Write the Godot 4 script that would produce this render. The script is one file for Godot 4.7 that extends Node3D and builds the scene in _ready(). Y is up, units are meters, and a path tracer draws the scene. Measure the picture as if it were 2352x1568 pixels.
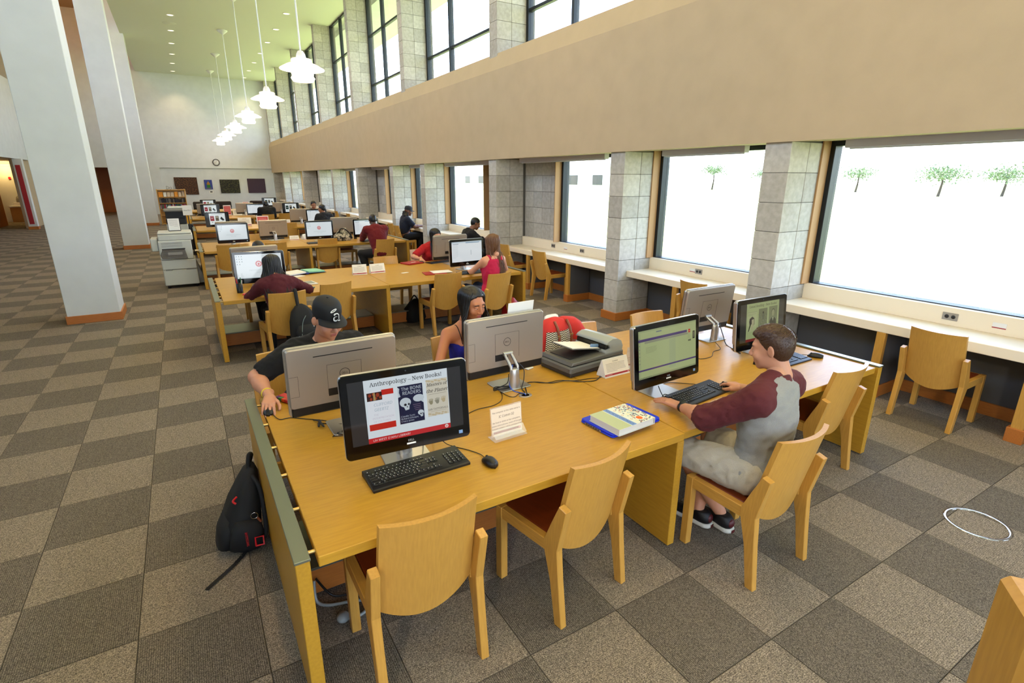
extends Node3D

var M := {}
var TX := {}
var taken := {}
var serif: SystemFont
var sans: SystemFont

func _ready() -> void:
	# camera
	var cam := Camera3D.new()
	cam.name = "camera"
	cam.position = Vector3(0, 2.09, 0)
	cam.rotation_degrees = Vector3(-17.015, -31.141, 0.11)
	cam.fov = 65.58
	cam.near = 0.05
	cam.far = 400.0
	add_child(cam)
	cam.current = true
	# sky and exposure
	var sky_mat := ProceduralSkyMaterial.new()
	sky_mat.sky_top_color = Color(0.66, 0.80, 1.0)
	sky_mat.sky_horizon_color = Color(0.95, 0.98, 1.0)
	sky_mat.ground_bottom_color = Color(0.8, 0.8, 0.75)
	sky_mat.ground_horizon_color = Color(0.95, 0.97, 0.95)
	sky_mat.energy_multiplier = 10.0
	var sky := Sky.new()
	sky.sky_material = sky_mat
	var env := Environment.new()
	env.background_mode = Environment.BG_SKY
	env.sky = sky
	env.tonemap_mode = Environment.TONE_MAPPER_LINEAR
	env.tonemap_exposure = 0.86
	env.sdfgi_enabled = true
	env.ssao_enabled = true
	env.ssil_enabled = true
	var we := WorldEnvironment.new()
	we.name = "world_environment"
	we.environment = env
	add_child(we)
	# the sun stands high on the far side of the building
	var sun := DirectionalLight3D.new()
	sun.name = "sun"
	sun.light_energy = 9.0
	sun.light_color = Color(1.0, 0.96, 0.88)
	sun.light_angular_distance = 0.6
	sun.shadow_enabled = true
	sun.sky_mode = DirectionalLight3D.SKY_MODE_LIGHT_ONLY
	add_child(sun)
	sun.look_at_from_position(Vector3(-0.6, 10, -5), Vector3.ZERO)
	big_lights()
	sans = SystemFont.new()
	sans.font_names = PackedStringArray(["Droid Sans"])
	serif = SystemFont.new()
	serif.font_names = PackedStringArray(["Droid Serif"])
	textures()
	materials()
	shell()
	windows()
	outside()
	fittings()
	furniture()
	computers()
	desk_things()
	far_things()
	people()

# ---------------------------------------------------------------- mesh building
class MB:
	var st := SurfaceTool.new()
	var n := 0
	var sm := 1
	func _init() -> void:
		st.begin(Mesh.PRIMITIVE_TRIANGLES)
	func flat() -> MB:
		st.set_smooth_group(-1)
		return self
	func smooth() -> MB:
		sm += 1
		st.set_smooth_group(sm)
		return self
	func col(c: Color) -> MB:
		st.set_color(c)
		return self
	# a, b, c counter-clockwise as seen from outside
	func tri(a: Vector3, b: Vector3, c: Vector3) -> void:
		st.add_vertex(a)
		st.add_vertex(c)
		st.add_vertex(b)
		n += 1
	func tri_out(a: Vector3, b: Vector3, c: Vector3, o: Vector3) -> void:
		if (b - a).cross(c - a).dot(o) < 0.0:
			tri(a, c, b)
		else:
			tri(a, b, c)
	func quad_out(a: Vector3, b: Vector3, c: Vector3, d: Vector3, o: Vector3) -> void:
		tri_out(a, b, c, o)
		tri_out(a, c, d, o)
	func quad_uv(a: Vector3, b: Vector3, c: Vector3, d: Vector3) -> void:
		# a upper left, b upper right, c lower right, d lower left, seen from the front
		var p := [a, b, c, a, c, d]
		var u := [Vector2(0, 0), Vector2(1, 0), Vector2(1, 1), Vector2(0, 0), Vector2(1, 1), Vector2(0, 1)]
		for i in 6:
			st.set_uv(u[i])
			st.add_vertex(p[i])
		n += 2
	func box(c: Vector3, s: Vector3, bev := 0.0, b := Basis.IDENTITY) -> MB:
		flat()
		var h := s * 0.5
		bev = minf(bev, minf(h.x, minf(h.y, h.z)) * 0.9)
		var vt := func(sx: float, sy: float, sz: float, a: int) -> Vector3:
			var q := Vector3(sx * (h.x - (0.0 if a == 0 else bev)), sy * (h.y - (0.0 if a == 1 else bev)), sz * (h.z - (0.0 if a == 2 else bev)))
			return c + b * q
		for s0 in [-1.0, 1.0]:
			quad_out(vt.call(s0, -1, -1, 0), vt.call(s0, 1, -1, 0), vt.call(s0, 1, 1, 0), vt.call(s0, -1, 1, 0), b * Vector3(s0, 0, 0))
			quad_out(vt.call(-1, s0, -1, 1), vt.call(1, s0, -1, 1), vt.call(1, s0, 1, 1), vt.call(-1, s0, 1, 1), b * Vector3(0, s0, 0))
			quad_out(vt.call(-1, -1, s0, 2), vt.call(1, -1, s0, 2), vt.call(1, 1, s0, 2), vt.call(-1, 1, s0, 2), b * Vector3(0, 0, s0))
		if bev > 0.0:
			for s0 in [-1.0, 1.0]:
				for s1 in [-1.0, 1.0]:
					quad_out(vt.call(s0, s1, -1, 0), vt.call(s0, s1, 1, 0), vt.call(s0, s1, 1, 1), vt.call(s0, s1, -1, 1), b * Vector3(s0, s1, 0))
					quad_out(vt.call(s0, -1, s1, 0), vt.call(s0, 1, s1, 0), vt.call(s0, 1, s1, 2), vt.call(s0, -1, s1, 2), b * Vector3(s0, 0, s1))
					quad_out(vt.call(-1, s0, s1, 1), vt.call(1, s0, s1, 1), vt.call(1, s0, s1, 2), vt.call(-1, s0, s1, 2), b * Vector3(0, s0, s1))
					for s2 in [-1.0, 1.0]:
						tri_out(vt.call(s0, s1, s2, 0), vt.call(s0, s1, s2, 1), vt.call(s0, s1, s2, 2), b * Vector3(s0, s1, s2))
		return self
	func span(a: Vector3, c: Vector3, bev := 0.0) -> MB:
		return box((a + c) * 0.5, (c - a).abs(), bev)
	# polygon in the xy plane of t, pulled along its z from z0 to z1
	func prism(poly: PackedVector2Array, t: Transform3D, z0: float, z1: float, bev := 0.0) -> MB:
		flat()
		if Geometry2D.is_polygon_clockwise(poly):
			poly = poly.duplicate()
			poly.reverse()
		var k := poly.size()
		var ins := PackedVector2Array()
		for i in k:
			var d0 := (poly[i] - poly[(i + k - 1) % k]).normalized()
			var d1 := (poly[(i + 1) % k] - poly[i]).normalized()
			var n0 := Vector2(-d0.y, d0.x)
			var n1 := Vector2(-d1.y, d1.x)
			var m := (n0 + n1)
			var q := maxf(0.35, m.dot(n0))
			ins.append(poly[i] + m / q * bev)
		var rings := [[poly, z0 + bev], [poly, z1 - bev]]
		if bev > 0.0:
			rings = [[ins, z0], [poly, z0 + bev], [poly, z1 - bev], [ins, z1]]
		for r in rings.size() - 1:
			for i in k:
				var j := (i + 1) % k
				var a: Vector3 = t * Vector3(rings[r][0][i].x, rings[r][0][i].y, rings[r][1])
				var b: Vector3 = t * Vector3(rings[r][0][j].x, rings[r][0][j].y, rings[r][1])
				var c: Vector3 = t * Vector3(rings[r + 1][0][j].x, rings[r + 1][0][j].y, rings[r + 1][1])
				var d: Vector3 = t * Vector3(rings[r + 1][0][i].x, rings[r + 1][0][i].y, rings[r + 1][1])
				tri(a, b, c)
				tri(a, c, d)
		var caps: PackedVector2Array = rings[0][0]
		var tr := Geometry2D.triangulate_polygon(caps)
		for i in range(0, tr.size(), 3):
			var p0 := caps[tr[i]]
			var p1 := caps[tr[i + 1]]
			var p2 := caps[tr[i + 2]]
			tri_out(t * Vector3(p0.x, p0.y, z1), t * Vector3(p1.x, p1.y, z1), t * Vector3(p2.x, p2.y, z1), t.basis.z)
			tri_out(t * Vector3(p0.x, p0.y, z0), t * Vector3(p1.x, p1.y, z0), t * Vector3(p2.x, p2.y, z0), -t.basis.z)
		return self
	# rings of equal length; each ring counter-clockwise seen from its far end
	func loft(rings: Array, cap0 := true, cap1 := true, closed := true) -> MB:
		smooth()
		var k: int = rings[0].size()
		for r in rings.size() - 1:
			var A: PackedVector3Array = rings[r]
			var B: PackedVector3Array = rings[r + 1]
			for i in (k if closed else k - 1):
				var j := (i + 1) % k
				if not A[i].is_equal_approx(A[j]):
					tri(A[i], A[j], B[j])
				if not B[i].is_equal_approx(B[j]):
					tri(A[i], B[j], B[i])
		flat()
		for e in [[cap0, rings[0], true], [cap1, rings[-1], false]]:
			if e[0]:
				var R: PackedVector3Array = e[1]
				var m := Vector3.ZERO
				for p in R:
					m += p
				m /= k
				for i in k:
					var j := (i + 1) % k
					if e[2]:
						tri(m, R[j], R[i])
					else:
						tri(m, R[i], R[j])
		return self
	# profile of (radius, height) turned round the y axis of t
	func lathe(prof: Array, t: Transform3D, seg := 24, sx := 1.0, sz := 1.0) -> MB:
		var rings := []
		for p in prof:
			var R := PackedVector3Array()
			for i in seg:
				var a := -TAU * i / seg
				R.append(t * Vector3(cos(a) * p.x * sx, p.y, sin(a) * p.x * sz))
			rings.append(R)
		var ring: bool = (prof[0] as Vector2).is_equal_approx(prof[-1])
		return loft(rings, not ring, not ring)
	func tube(pts: Array, r: float, seg := 8, smoothed := true, r1 := -1.0) -> MB:
		var P := PackedVector3Array()
		if smoothed and pts.size() > 2:
			for i in pts.size() - 1:
				var p0: Vector3 = pts[maxi(i - 1, 0)]
				var p1: Vector3 = pts[i]
				var p2: Vector3 = pts[i + 1]
				var p3: Vector3 = pts[mini(i + 2, pts.size() - 1)]
				for s in 6:
					P.append(p1.cubic_interpolate(p2, p0, p3, s / 6.0))
			P.append(pts[-1])
		else:
			for p in pts:
				P.append(p)
		var rings := []
		var up := Vector3.UP
		for i in P.size():
			var d := (P[mini(i + 1, P.size() - 1)] - P[maxi(i - 1, 0)]).normalized()
			if i == 0 and absf(d.y) > 0.9:
				up = Vector3.RIGHT
			var x := up.cross(d)
			if x.length() < 1e-4:
				x = Vector3(1, 0, 0.3).cross(d)
			x = x.normalized()
			var y := d.cross(x)
			up = y
			var rr := r if r1 < 0 else lerpf(r, r1, float(i) / (P.size() - 1))
			var R := PackedVector3Array()
			for k in seg:
				var a := TAU * k / seg
				R.append(P[i] + (x * cos(a) + y * sin(a)) * rr)
			rings.append(R)
		return loft(rings)
	func ball(c: Vector3, s: Vector3, b := Basis.IDENTITY, seg := 16, rg := 10) -> MB:
		var prof := []
		for i in rg + 1:
			var a := PI * i / rg - PI / 2
			prof.append(Vector2(maxf(cos(a), 0.0001), sin(a)))
		return lathe(prof, Transform3D(b * Basis.from_scale(s), c), seg)
	func text(font: Font, words: String, height: float, t: Transform3D, depth := 0.0006, align := 1) -> MB:
		var tm := TextMesh.new()
		tm.font = font
		tm.text = words
		tm.font_size = 40
		tm.pixel_size = height / 40.0
		tm.depth = depth
		tm.curve_step = 1.2
		tm.horizontal_alignment = (HORIZONTAL_ALIGNMENT_LEFT if align == 0 else HORIZONTAL_ALIGNMENT_CENTER)
		flat()
		st.append_from(tm, 0, t)
		n += 1
		return self
	func done() -> ArrayMesh:
		st.generate_normals()
		return st.commit()

func numbered(called: String) -> String:
	var k: int = taken.get(called, 0)
	taken[called] = k + 1
	return called if k == 0 else "%s_%03d" % [called, k]

func put(mesh: Mesh, called: String, m: Material, parent: Node3D = null, at := Transform3D.IDENTITY) -> MeshInstance3D:
	var o := MeshInstance3D.new()
	o.mesh = mesh
	o.material_override = m
	o.transform = at
	if parent == null:
		o.name = numbered(called)
		add_child(o, true)
	else:
		o.name = called
		var k := 0
		while parent.has_node(NodePath(o.name)):
			k += 1
			o.name = "%s_%03d" % [called, k]
		parent.add_child(o, true)
	return o

func obj(mb: MB, called: String, m: Material, parent: Node3D = null) -> MeshInstance3D:
	return put(mb.done(), called, m, parent)

func tag(o: Node, label: String, category: String, group := "") -> void:
	o.set_meta("label", label)
	o.set_meta("category", category)
	if group:
		o.set_meta("group", group)

func thing(called: String, label: String, category: String, at := Vector3.ZERO, turn := 0.0, group := "") -> Node3D:
	var o := Node3D.new()
	o.name = numbered(called)
	add_child(o)
	o.position = at
	o.rotation.y = turn
	tag(o, label, category, group)
	return o

func struct_node(called: String, at := Vector3.ZERO) -> Node3D:
	var o := Node3D.new()
	o.name = numbered(called)
	add_child(o)
	o.position = at
	o.set_meta("kind", "structure")
	return o

func struct(mb: MB, called: String, m: Material, parent: Node3D = null) -> MeshInstance3D:
	var o := obj(mb, called, m, parent)
	if parent == null:
		o.set_meta("kind", "structure")
	return o

func copy(o: Node3D, at: Vector3, turn: float, label: String) -> Node3D:
	var r: Node3D = o.duplicate()
	var base := String(o.name)
	var us := base.rfind("_")
	if us > 0 and base.substr(us + 1).is_valid_int():
		base = base.substr(0, us)
	r.name = numbered(base)
	add_child(r)
	r.position = at
	r.rotation = Vector3(0, turn, 0)
	r.set_meta("label", label)
	return r

func T(o: Vector3, b := Basis.IDENTITY) -> Transform3D:
	return Transform3D(b, o)

func poly(a: Array) -> PackedVector2Array:
	var p := PackedVector2Array()
	for i in range(0, a.size(), 2):
		p.append(Vector2(a[i], a[i + 1]))
	return p

func rrect(w: float, h: float, r: float, seg := 5) -> PackedVector2Array:
	var p := PackedVector2Array()
	for c in [[1, 1, 0.0], [-1, 1, PI / 2], [-1, -1, PI], [1, -1, PI * 1.5]]:
		for i in seg + 1:
			var a: float = c[2] + PI / 2 * i / seg
			p.append(Vector2(c[0] * (w / 2 - r) + cos(a) * r, c[1] * (h / 2 - r) + sin(a) * r))
	return p

# ---------------------------------------------------------------- materials
func mk(called: String, c: Color, rough := 0.6, metal := 0.0) -> StandardMaterial3D:
	var m := StandardMaterial3D.new()
	m.resource_name = called
	m.albedo_color = c
	m.roughness = rough
	m.metallic = metal
	M[called] = m
	return m

func noise_tex(sd: int, freq: float, lo: Color, hi: Color, size := 512, oct := 4, mid := -1.0) -> NoiseTexture2D:
	var f := FastNoiseLite.new()
	f.seed = sd
	f.frequency = freq
	f.fractal_octaves = oct
	var g := Gradient.new()
	g.set_color(0, lo)
	g.set_color(1, hi)
	if mid >= 0.0:
		g.set_offset(0, mid)
		g.set_offset(1, 1.0 - mid)
	var t := NoiseTexture2D.new()
	t.width = size
	t.height = size
	t.seamless = true
	t.noise = f
	t.color_ramp = g
	return t

func tri_map(m: StandardMaterial3D, t: Texture2D, s: Vector3, world := false) -> StandardMaterial3D:
	m.albedo_texture = t
	m.uv1_triplanar = true
	m.uv1_world_triplanar = world
	m.uv1_scale = s
	return m

func carpet_tex(sd: int, dark: Color, light: Color, rib: float, speck: float, along: bool) -> ImageTexture:
	var rng := RandomNumberGenerator.new()
	rng.seed = sd
	var n := 512
	var im := Image.create(n, n, false, Image.FORMAT_RGB8)
	var blot := FastNoiseLite.new()
	blot.seed = sd
	blot.frequency = 0.06
	# yarn tufts: each a few pixels long
	var tuft := PackedFloat32Array()
	tuft.resize(171 * 171)
	for i in tuft.size():
		tuft[i] = rng.randf()
	for y in n:
		for x in n:
			var u := x if along else y
			var v := y if along else x
			var row := u * 58 / n
			var ph := float(u) * 58.0 / n - row
			var tu := tuft[((v / 3 + row * 7) % 171) * 171 + (u / 3) % 171]
			var groove := smoothstep(0.62, 0.98, 2.0 * absf(ph - 0.5))
			var k := 0.55 + speck * (tu - 0.5) - rib * groove + 0.12 * blot.get_noise_2d(x, y)
			im.set_pixel(x, y, dark.lerp(light, clampf(k, 0.0, 1.0)))
	return ImageTexture.create_from_image(im)

func textures() -> void:
	TX.wood = noise_tex(3, 0.02, Color(0.93, 0.915, 0.88), Color(1, 1, 1), 512, 5, 0.1)
	TX.wood2 = noise_tex(13, 0.03, Color(0.92, 0.905, 0.885), Color(1, 1, 1), 512, 4, 0.1)
	TX.block = noise_tex(5, 0.012, Color(0.90, 0.895, 0.88), Color(1, 1, 1), 512, 5, 0.1)
	TX.cloth = noise_tex(7, 0.12, Color(0.80, 0.80, 0.80), Color(1, 1, 1), 256, 3, 0.1)
	TX.plaster = noise_tex(9, 0.02, Color(0.965, 0.965, 0.965), Color(1, 1, 1), 256, 3)
	TX.carpet_dark = carpet_tex(21, Color(0.17, 0.15, 0.125), Color(0.62, 0.575, 0.51), 0.40, 0.65, true)
	TX.carpet_light = carpet_tex(22, Color(0.24, 0.215, 0.18), Color(0.73, 0.67, 0.59), 0.16, 0.75, false)

func materials() -> void:
	mk("white_paint", Color(0.83, 0.84, 0.835), 0.75)
	mk("beam_paint", Color(0.735, 0.65, 0.515), 0.75)
	mk("ceiling_paint", Color(0.84, 0.85, 0.78), 0.85)
	mk("tan_paint", Color(0.72, 0.58, 0.42), 0.8)
	mk("grey_panel", Color(0.33, 0.325, 0.32), 0.55)
	mk("slab", Color(0.3, 0.28, 0.26), 0.9)
	for i in 3:
		tri_map(mk("block_%d" % i, [Color(0.73, 0.71, 0.66), Color(0.77, 0.75, 0.70), Color(0.70, 0.68, 0.635)][i], 0.85), TX.block, Vector3(1.7, 1.7, 1.7), true)
	mk("mortar", Color(0.36, 0.345, 0.315), 0.95)
	mk("frame_dark", Color(0.10, 0.125, 0.14), 0.45, 0.3)
	mk("jamb", Color(0.68, 0.52, 0.33), 0.6)
	var g := mk("glass", Color(1, 1, 1, 0.04), 0.02)
	g.transparency = BaseMaterial3D.TRANSPARENCY_ALPHA
	var honey := Color(0.745, 0.555, 0.165)
	for a in [["x", Vector3(0.5, 4.5, 4.5)], ["y", Vector3(4.5, 0.5, 4.5)], ["z", Vector3(4.5, 4.5, 0.5)]]:
		var w := tri_map(mk("wood_" + a[0], honey, 0.36), TX.wood, a[1])
		w.metallic_specular = 0.5
		tri_map(mk("maple_" + a[0], Color(0.79, 0.59, 0.265), 0.34), TX.wood2, a[1])
		tri_map(mk("skirt_" + a[0], Color(0.72, 0.43, 0.17), 0.45), TX.wood2, a[1])
	tri_map(mk("seat_red", Color(0.47, 0.20, 0.07), 0.4), TX.wood2, Vector3(2.6, 2.6, 0.3))
	mk("satin", Color(0.55, 0.57, 0.52), 0.3, 0.75)
	mk("brass", Color(0.80, 0.68, 0.42), 0.3, 0.9)
	mk("laminate", Color(0.93, 0.87, 0.755), 0.33)
	mk("blind", Color(0.80, 0.79, 0.83), 0.5)
	mk("black_gap", Color(0.05, 0.045, 0.04), 0.9)
	mk("black", Color(0.022, 0.022, 0.025), 0.42)
	mk("black_gloss", Color(0.012, 0.012, 0.014), 0.08)
	mk("key_black", Color(0.03, 0.03, 0.034), 0.35)
	mk("key_print", Color(0.75, 0.75, 0.75), 0.5)
	mk("silver", Color(0.72, 0.71, 0.69), 0.33, 0.85)
	mk("silver_dull", Color(0.66, 0.63, 0.59), 0.38, 0.7)
	mk("chrome", Color(0.8, 0.8, 0.8), 0.1, 1.0)
	mk("white", Color(0.88, 0.88, 0.87), 0.5)
	mk("paper", Color(0.90, 0.89, 0.86), 0.7)
	mk("ink", Color(0.16, 0.16, 0.17), 0.7)
	mk("crimson", Color(0.62, 0.10, 0.14), 0.5)
	var ct := mk("carpet_dark", Color(1, 1, 1), 0.97)
	ct.albedo_texture = TX.carpet_dark
	ct = mk("carpet_light", Color(1, 1, 1), 0.97)
	ct.albedo_texture = TX.carpet_light
	for m in ["carpet_dark", "carpet_light"]:
		M[m].heightmap_enabled = true
		M[m].heightmap_texture = M[m].albedo_texture
		M[m].heightmap_scale = 0.25
	for m in ["white_paint", "beam_paint"]:
		tri_map(M[m], TX.plaster, Vector3(0.4, 0.4, 0.4))

func glow(called: String, c: Color, e: float) -> StandardMaterial3D:
	var m := mk(called, c * 0.3, 0.5)
	m.emission_enabled = true
	m.emission = c
	m.emission_energy_multiplier = e
	return m

# ---------------------------------------------------------------- the room
const PZ := [0.1, -3.63, -6.11, -9.82, -13.56, -16.0, -19.72, -23.4, -25.9, -29.6, -33.3, -35.8, -39.5]  # lower fins
const BACK := -39.8
const WARM := Color(1.0, 0.86, 0.66)

func spot(called: String, at: Vector3, to: Vector3, e: float, c: Color, angle: float, size: float) -> void:
	var l := SpotLight3D.new()
	l.name = numbered(called)
	l.light_energy = e
	l.light_color = c
	l.spot_angle = angle
	l.spot_angle_attenuation = 0.6
	l.spot_range = 60.0
	l.spot_attenuation = 2.0
	l.light_size = size
	l.shadow_enabled = true
	add_child(l)
	l.look_at_from_position(at, to, Vector3.RIGHT)

func big_lights() -> void:
	# unseen lamp left of and behind the camera, placed to light the near table
	spot("unseen_spot", Vector3(-2.6, 3.9, 2.6), Vector3(2.2, 0.5, -2.6), 12.0, Color(1.0, 0.93, 0.82), 40.0, 0.12)
	# recessed downlights out of the frame, the same rows as the ones in view
	for k in 10:
		for x in [0.68, 4.39]:
			var z: float = 2.2 - 2.54 * k
			if z > (-26.0 if x < 1.0 else -23.5):
				spot("downlight_lamp", Vector3(x, 7.9, z), Vector3(x, 0, z), 4.0, WARM, 50.0, 0.1)

func shell() -> void:
	# floor: slab with carpet tiles, the quarter-turned pile's shade painted as two tones
	var fl := struct(MB.new().span(Vector3(-12, -0.2, -46), Vector3(6.6, -0.012, 6.5)), "floor", M.slab)
	var tm := MB.new()
	tm.flat()
	var a := 0.2572
	var b := 0.2552
	tm.quad_uv(Vector3(-b, 0, -b), Vector3(b, 0, -b), Vector3(b, 0, b), Vector3(-b, 0, b))
	for e in [[Vector3(-b, 0, b), Vector3(b, 0, b), Vector3(a, -0.002, a), Vector3(-a, -0.002, a)], [Vector3(b, 0, b), Vector3(b, 0, -b), Vector3(a, -0.002, -a), Vector3(a, -0.002, a)], [Vector3(b, 0, -b), Vector3(-b, 0, -b), Vector3(-a, -0.002, -a), Vector3(a, -0.002, -a)], [Vector3(-b, 0, -b), Vector3(-b, 0, b), Vector3(-a, -0.002, a), Vector3(-a, -0.002, -a)]]:
		tm.quad_uv(e[0], e[1], e[2], e[3])
		var d0 := Vector3(0, -0.01, 0)
		tm.quad_uv(e[3], e[2], e[2] + d0, e[3] + d0)
	var tmesh := tm.done()
	var cam_basis := Basis.from_euler(Vector3(deg_to_rad(-17.015), deg_to_rad(-31.141), deg_to_rad(0.11)))
	var inside := []
	var rest := [[], []]
	for i in range(-24, 13):
		for j in range(-92, 13):
			var c := Vector3((i + 0.5) * 0.516 + 0.03, 0, (j + 0.5) * 0.516 - 0.555)
			if c.x > 6.4 or c.z > 6.0:
				continue
			var v := cam_basis.inverse() * (c - Vector3(0, 2.09, 0))
			var dark := posmod(i + j, 2)
			var seen := v.z < -0.3 and absf(v.x / v.z) < 1.02 and absf(v.y / v.z) < 0.70
			if seen and c.x < 5.6:
				inside.append([v.length(), c, dark])
			else:
				rest[dark].append(c)
	inside.sort_custom(func(p, q): return p[0] < q[0])
	for k in inside.size():
		var e = inside[k]
		if k < 300:
			put(tmesh, "carpet_tile", M.carpet_dark if e[2] else M.carpet_light, fl, T(e[1]))
		else:
			rest[e[2]].append(e[1])
	for d in 2:
		var mm := MultiMesh.new()
		mm.transform_format = MultiMesh.TRANSFORM_3D
		mm.mesh = tmesh
		mm.instance_count = rest[d].size()
		for k in rest[d].size():
			mm.set_instance_transform(k, T(rest[d][k]))
		var mi := MultiMeshInstance3D.new()
		mi.multimesh = mm
		mi.material_override = M.carpet_dark if d else M.carpet_light
		mi.name = ["light_carpet_tiles", "dark_carpet_tiles"][d]
		mi.set_meta("kind", "stuff")
		fl.add_child(mi)
	# far wall: opening to a corridor left of the columns, a shallow recess for the pictures
	var w := MB.new()
	w.span(Vector3(-12, 2.7, BACK - 0.3), Vector3(-0.85, 10.8, BACK))
	w.span(Vector3(-0.85, 2.72, BACK - 0.3), Vector3(6.6, 10.8, BACK))
	w.span(Vector3(-12, 0, BACK - 0.3), Vector3(-4.55, 2.7, BACK))
	w.span(Vector3(-2.5, 0, BACK - 0.3), Vector3(-0.85, 2.7, BACK))
	w.span(Vector3(-0.85, 0, BACK - 0.4), Vector3(6.6, 2.72, BACK - 0.1))
	struct(w, "wall_back", M.white_paint)
	# corridor behind the opening, lined in wood
	var cr := struct_node("wall_corridor")
	obj(MB.new().span(Vector3(-5.2, 0, BACK - 4.2), Vector3(-1.6, 2.9, BACK - 4.0)), "panel_wall", M.skirt_y, cr)
	for x in [-4.4, -3.55, -2.7]:
		obj(MB.new().span(Vector3(x, 0, BACK - 4.0), Vector3(x + 0.08, 2.8, BACK - 3.96), 0.005), "upright", M.maple_y, cr)
	obj(MB.new().span(Vector3(-5.2, 0, BACK - 4.0), Vector3(-5.0, 2.9, BACK - 0.3)), "side_wall", M.skirt_y, cr)
	obj(MB.new().span(Vector3(-2.0, 0, BACK - 4.0), Vector3(-1.8, 2.9, BACK - 0.3)), "side_wall", M.skirt_y, cr)
	obj(MB.new().span(Vector3(-5.2, 2.75, BACK - 4.0), Vector3(-1.8, 2.95, BACK - 0.3)), "soffit", M.tan_paint, cr)
	# ceilings
	var c := MB.new()
	c.span(Vector3(-1.18, 7.97, -41), Vector3(6.55, 8.3, 6.5))
	struct(c, "ceiling", M.ceiling_paint)
	var c2 := MB.new()
	c2.span(Vector3(-8.7, 10.8, -41), Vector3(-1.18, 11.1, 6.5))
	c2.span(Vector3(-1.18, 8.3, -41), Vector3(-1.0, 11.1, 6.5))
	struct(c2, "ceiling", M.tan_paint)  # tan chosen to give the void its warm bounce light
	struct(MB.new().span(Vector3(6.55, 7.75, -41), Vector3(8.6, 8.2, 6.5)), "trim_eaves", M.white_paint)
	# walls behind and beside the camera
	var wf := MB.new().span(Vector3(-12, -0.1, 6.2), Vector3(6.6, 0.9, 6.5)).span(Vector3(-12, 4.2, 6.2), Vector3(6.6, 11, 6.5))
	wf.span(Vector3(-12, 0.9, 6.2), Vector3(-3.6, 4.2, 6.5)).span(Vector3(4.6, 0.9, 6.2), Vector3(6.6, 4.2, 6.5))
	struct(wf, "wall_front", M.white_paint)
	var wn := struct_node("window_40", Vector3(0.5, 0.9, 6.35))  # unseen window behind the camera, placed to light the column fronts
	for k in 6:
		obj(MB.new().span(Vector3(-4.1 + 1.62 * k, 0, -0.04), Vector3(-4.03 + 1.62 * k, 3.3, 0.04), 0.004), "mullion", M.frame_dark, wn)
	obj(MB.new().span(Vector3(-4.1, 0, -0.003), Vector3(4.1, 3.3, 0.003)), "pane", M.glass, wn)
	struct(MB.new().span(Vector3(-12.2, -0.1, -46), Vector3(-11.9, 3.2, 6.5)), "wall_left", M.white_paint)
	# mezzanine edge on the left with its own rear wall
	struct(MB.new().span(Vector3(-5.8, 2.87, BACK), Vector3(-5.6, 6.15, 6.2)).span(Vector3(-11.9, 2.87, BACK), Vector3(-5.8, 3.2, 6.2)), "wall_mezzanine", M.white_paint)
	var wu := MB.new().span(Vector3(-8.6, 3.2, BACK), Vector3(-8.4, 6.8, 6.2)).span(Vector3(-8.6, 10.3, BACK), Vector3(-8.4, 10.8, 6.2))
	struct(wu.span(Vector3(-8.6, 6.8, BACK), Vector3(-8.4, 10.3, -30.0)), "wall_upper", M.beam_paint)
	for k in 9:  # high left windows out of view, placed to light end wall and beam
		var wl := struct_node("window_%d" % (41 + k), Vector3(-8.5, 6.8, -30.0 + 4.0 * k))
		obj(MB.new().span(Vector3(-0.06, 0, 0), Vector3(0.06, 3.5, 0.09), 0.004), "mullion", M.frame_dark, wl)
		obj(MB.new().span(Vector3(-0.003, 0, 0.09), Vector3(0.003, 3.5, 4.0)), "pane", M.glass, wl)
	# wall under the mezzanine with the service counter
	struct(MB.new().span(Vector3(-8.9, 0, -36.6), Vector3(-5.7, 2.87, -36.4)), "wall_service", M.white_paint)
	struct(MB.new().span(Vector3(-9.2, 0, -36.6), Vector3(-8.9, 2.87, -26)), "wall_service", M.skirt_y)
	struct(MB.new().span(Vector3(-5.95, 0, -36.4), Vector3(-5.72, 2.87, -31.0)), "wall_service", M.beam_paint)
	# four tall columns with a wood skirting
	for z in [-9.97, -20.17, -30.2, 0.2]:
		var col := struct_node("column", Vector3(-1.39, 0, z - 0.33))
		obj(MB.new().span(Vector3(-0.325, 0, -0.33), Vector3(0.325, 10.8 if z < 0 else 10.8, 0.33), 0.006), "shaft", M.white_paint, col)
		obj(MB.new().span(Vector3(-0.345, 0, -0.35), Vector3(0.345, 0.12, 0.35), 0.004), "skirting", M.skirt_x, col)
	# beam over the side bays, its bottom lip open to the soffit, its ledge sloping up to the clerestory
	var bm := MB.new()
	var prof := poly([5.42, 2.465, 6.3, 2.50, 6.3, 4.4, 5.52, 4.36, 5.42, 4.055])
	bm.prism(prof, Transform3D(Basis(Vector3(1, 0, 0), Vector3(0, 1, 0), Vector3(0, 0, 1)), Vector3.ZERO), BACK, 6.2, 0.0)
	struct(bm, "wall_beam", M.beam_paint)

func block_mesh(w: float, h: float, d: float) -> ArrayMesh:
	return MB.new().box(Vector3.ZERO, Vector3(w - 0.005, h - 0.005, d), 0.004).done()

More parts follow.
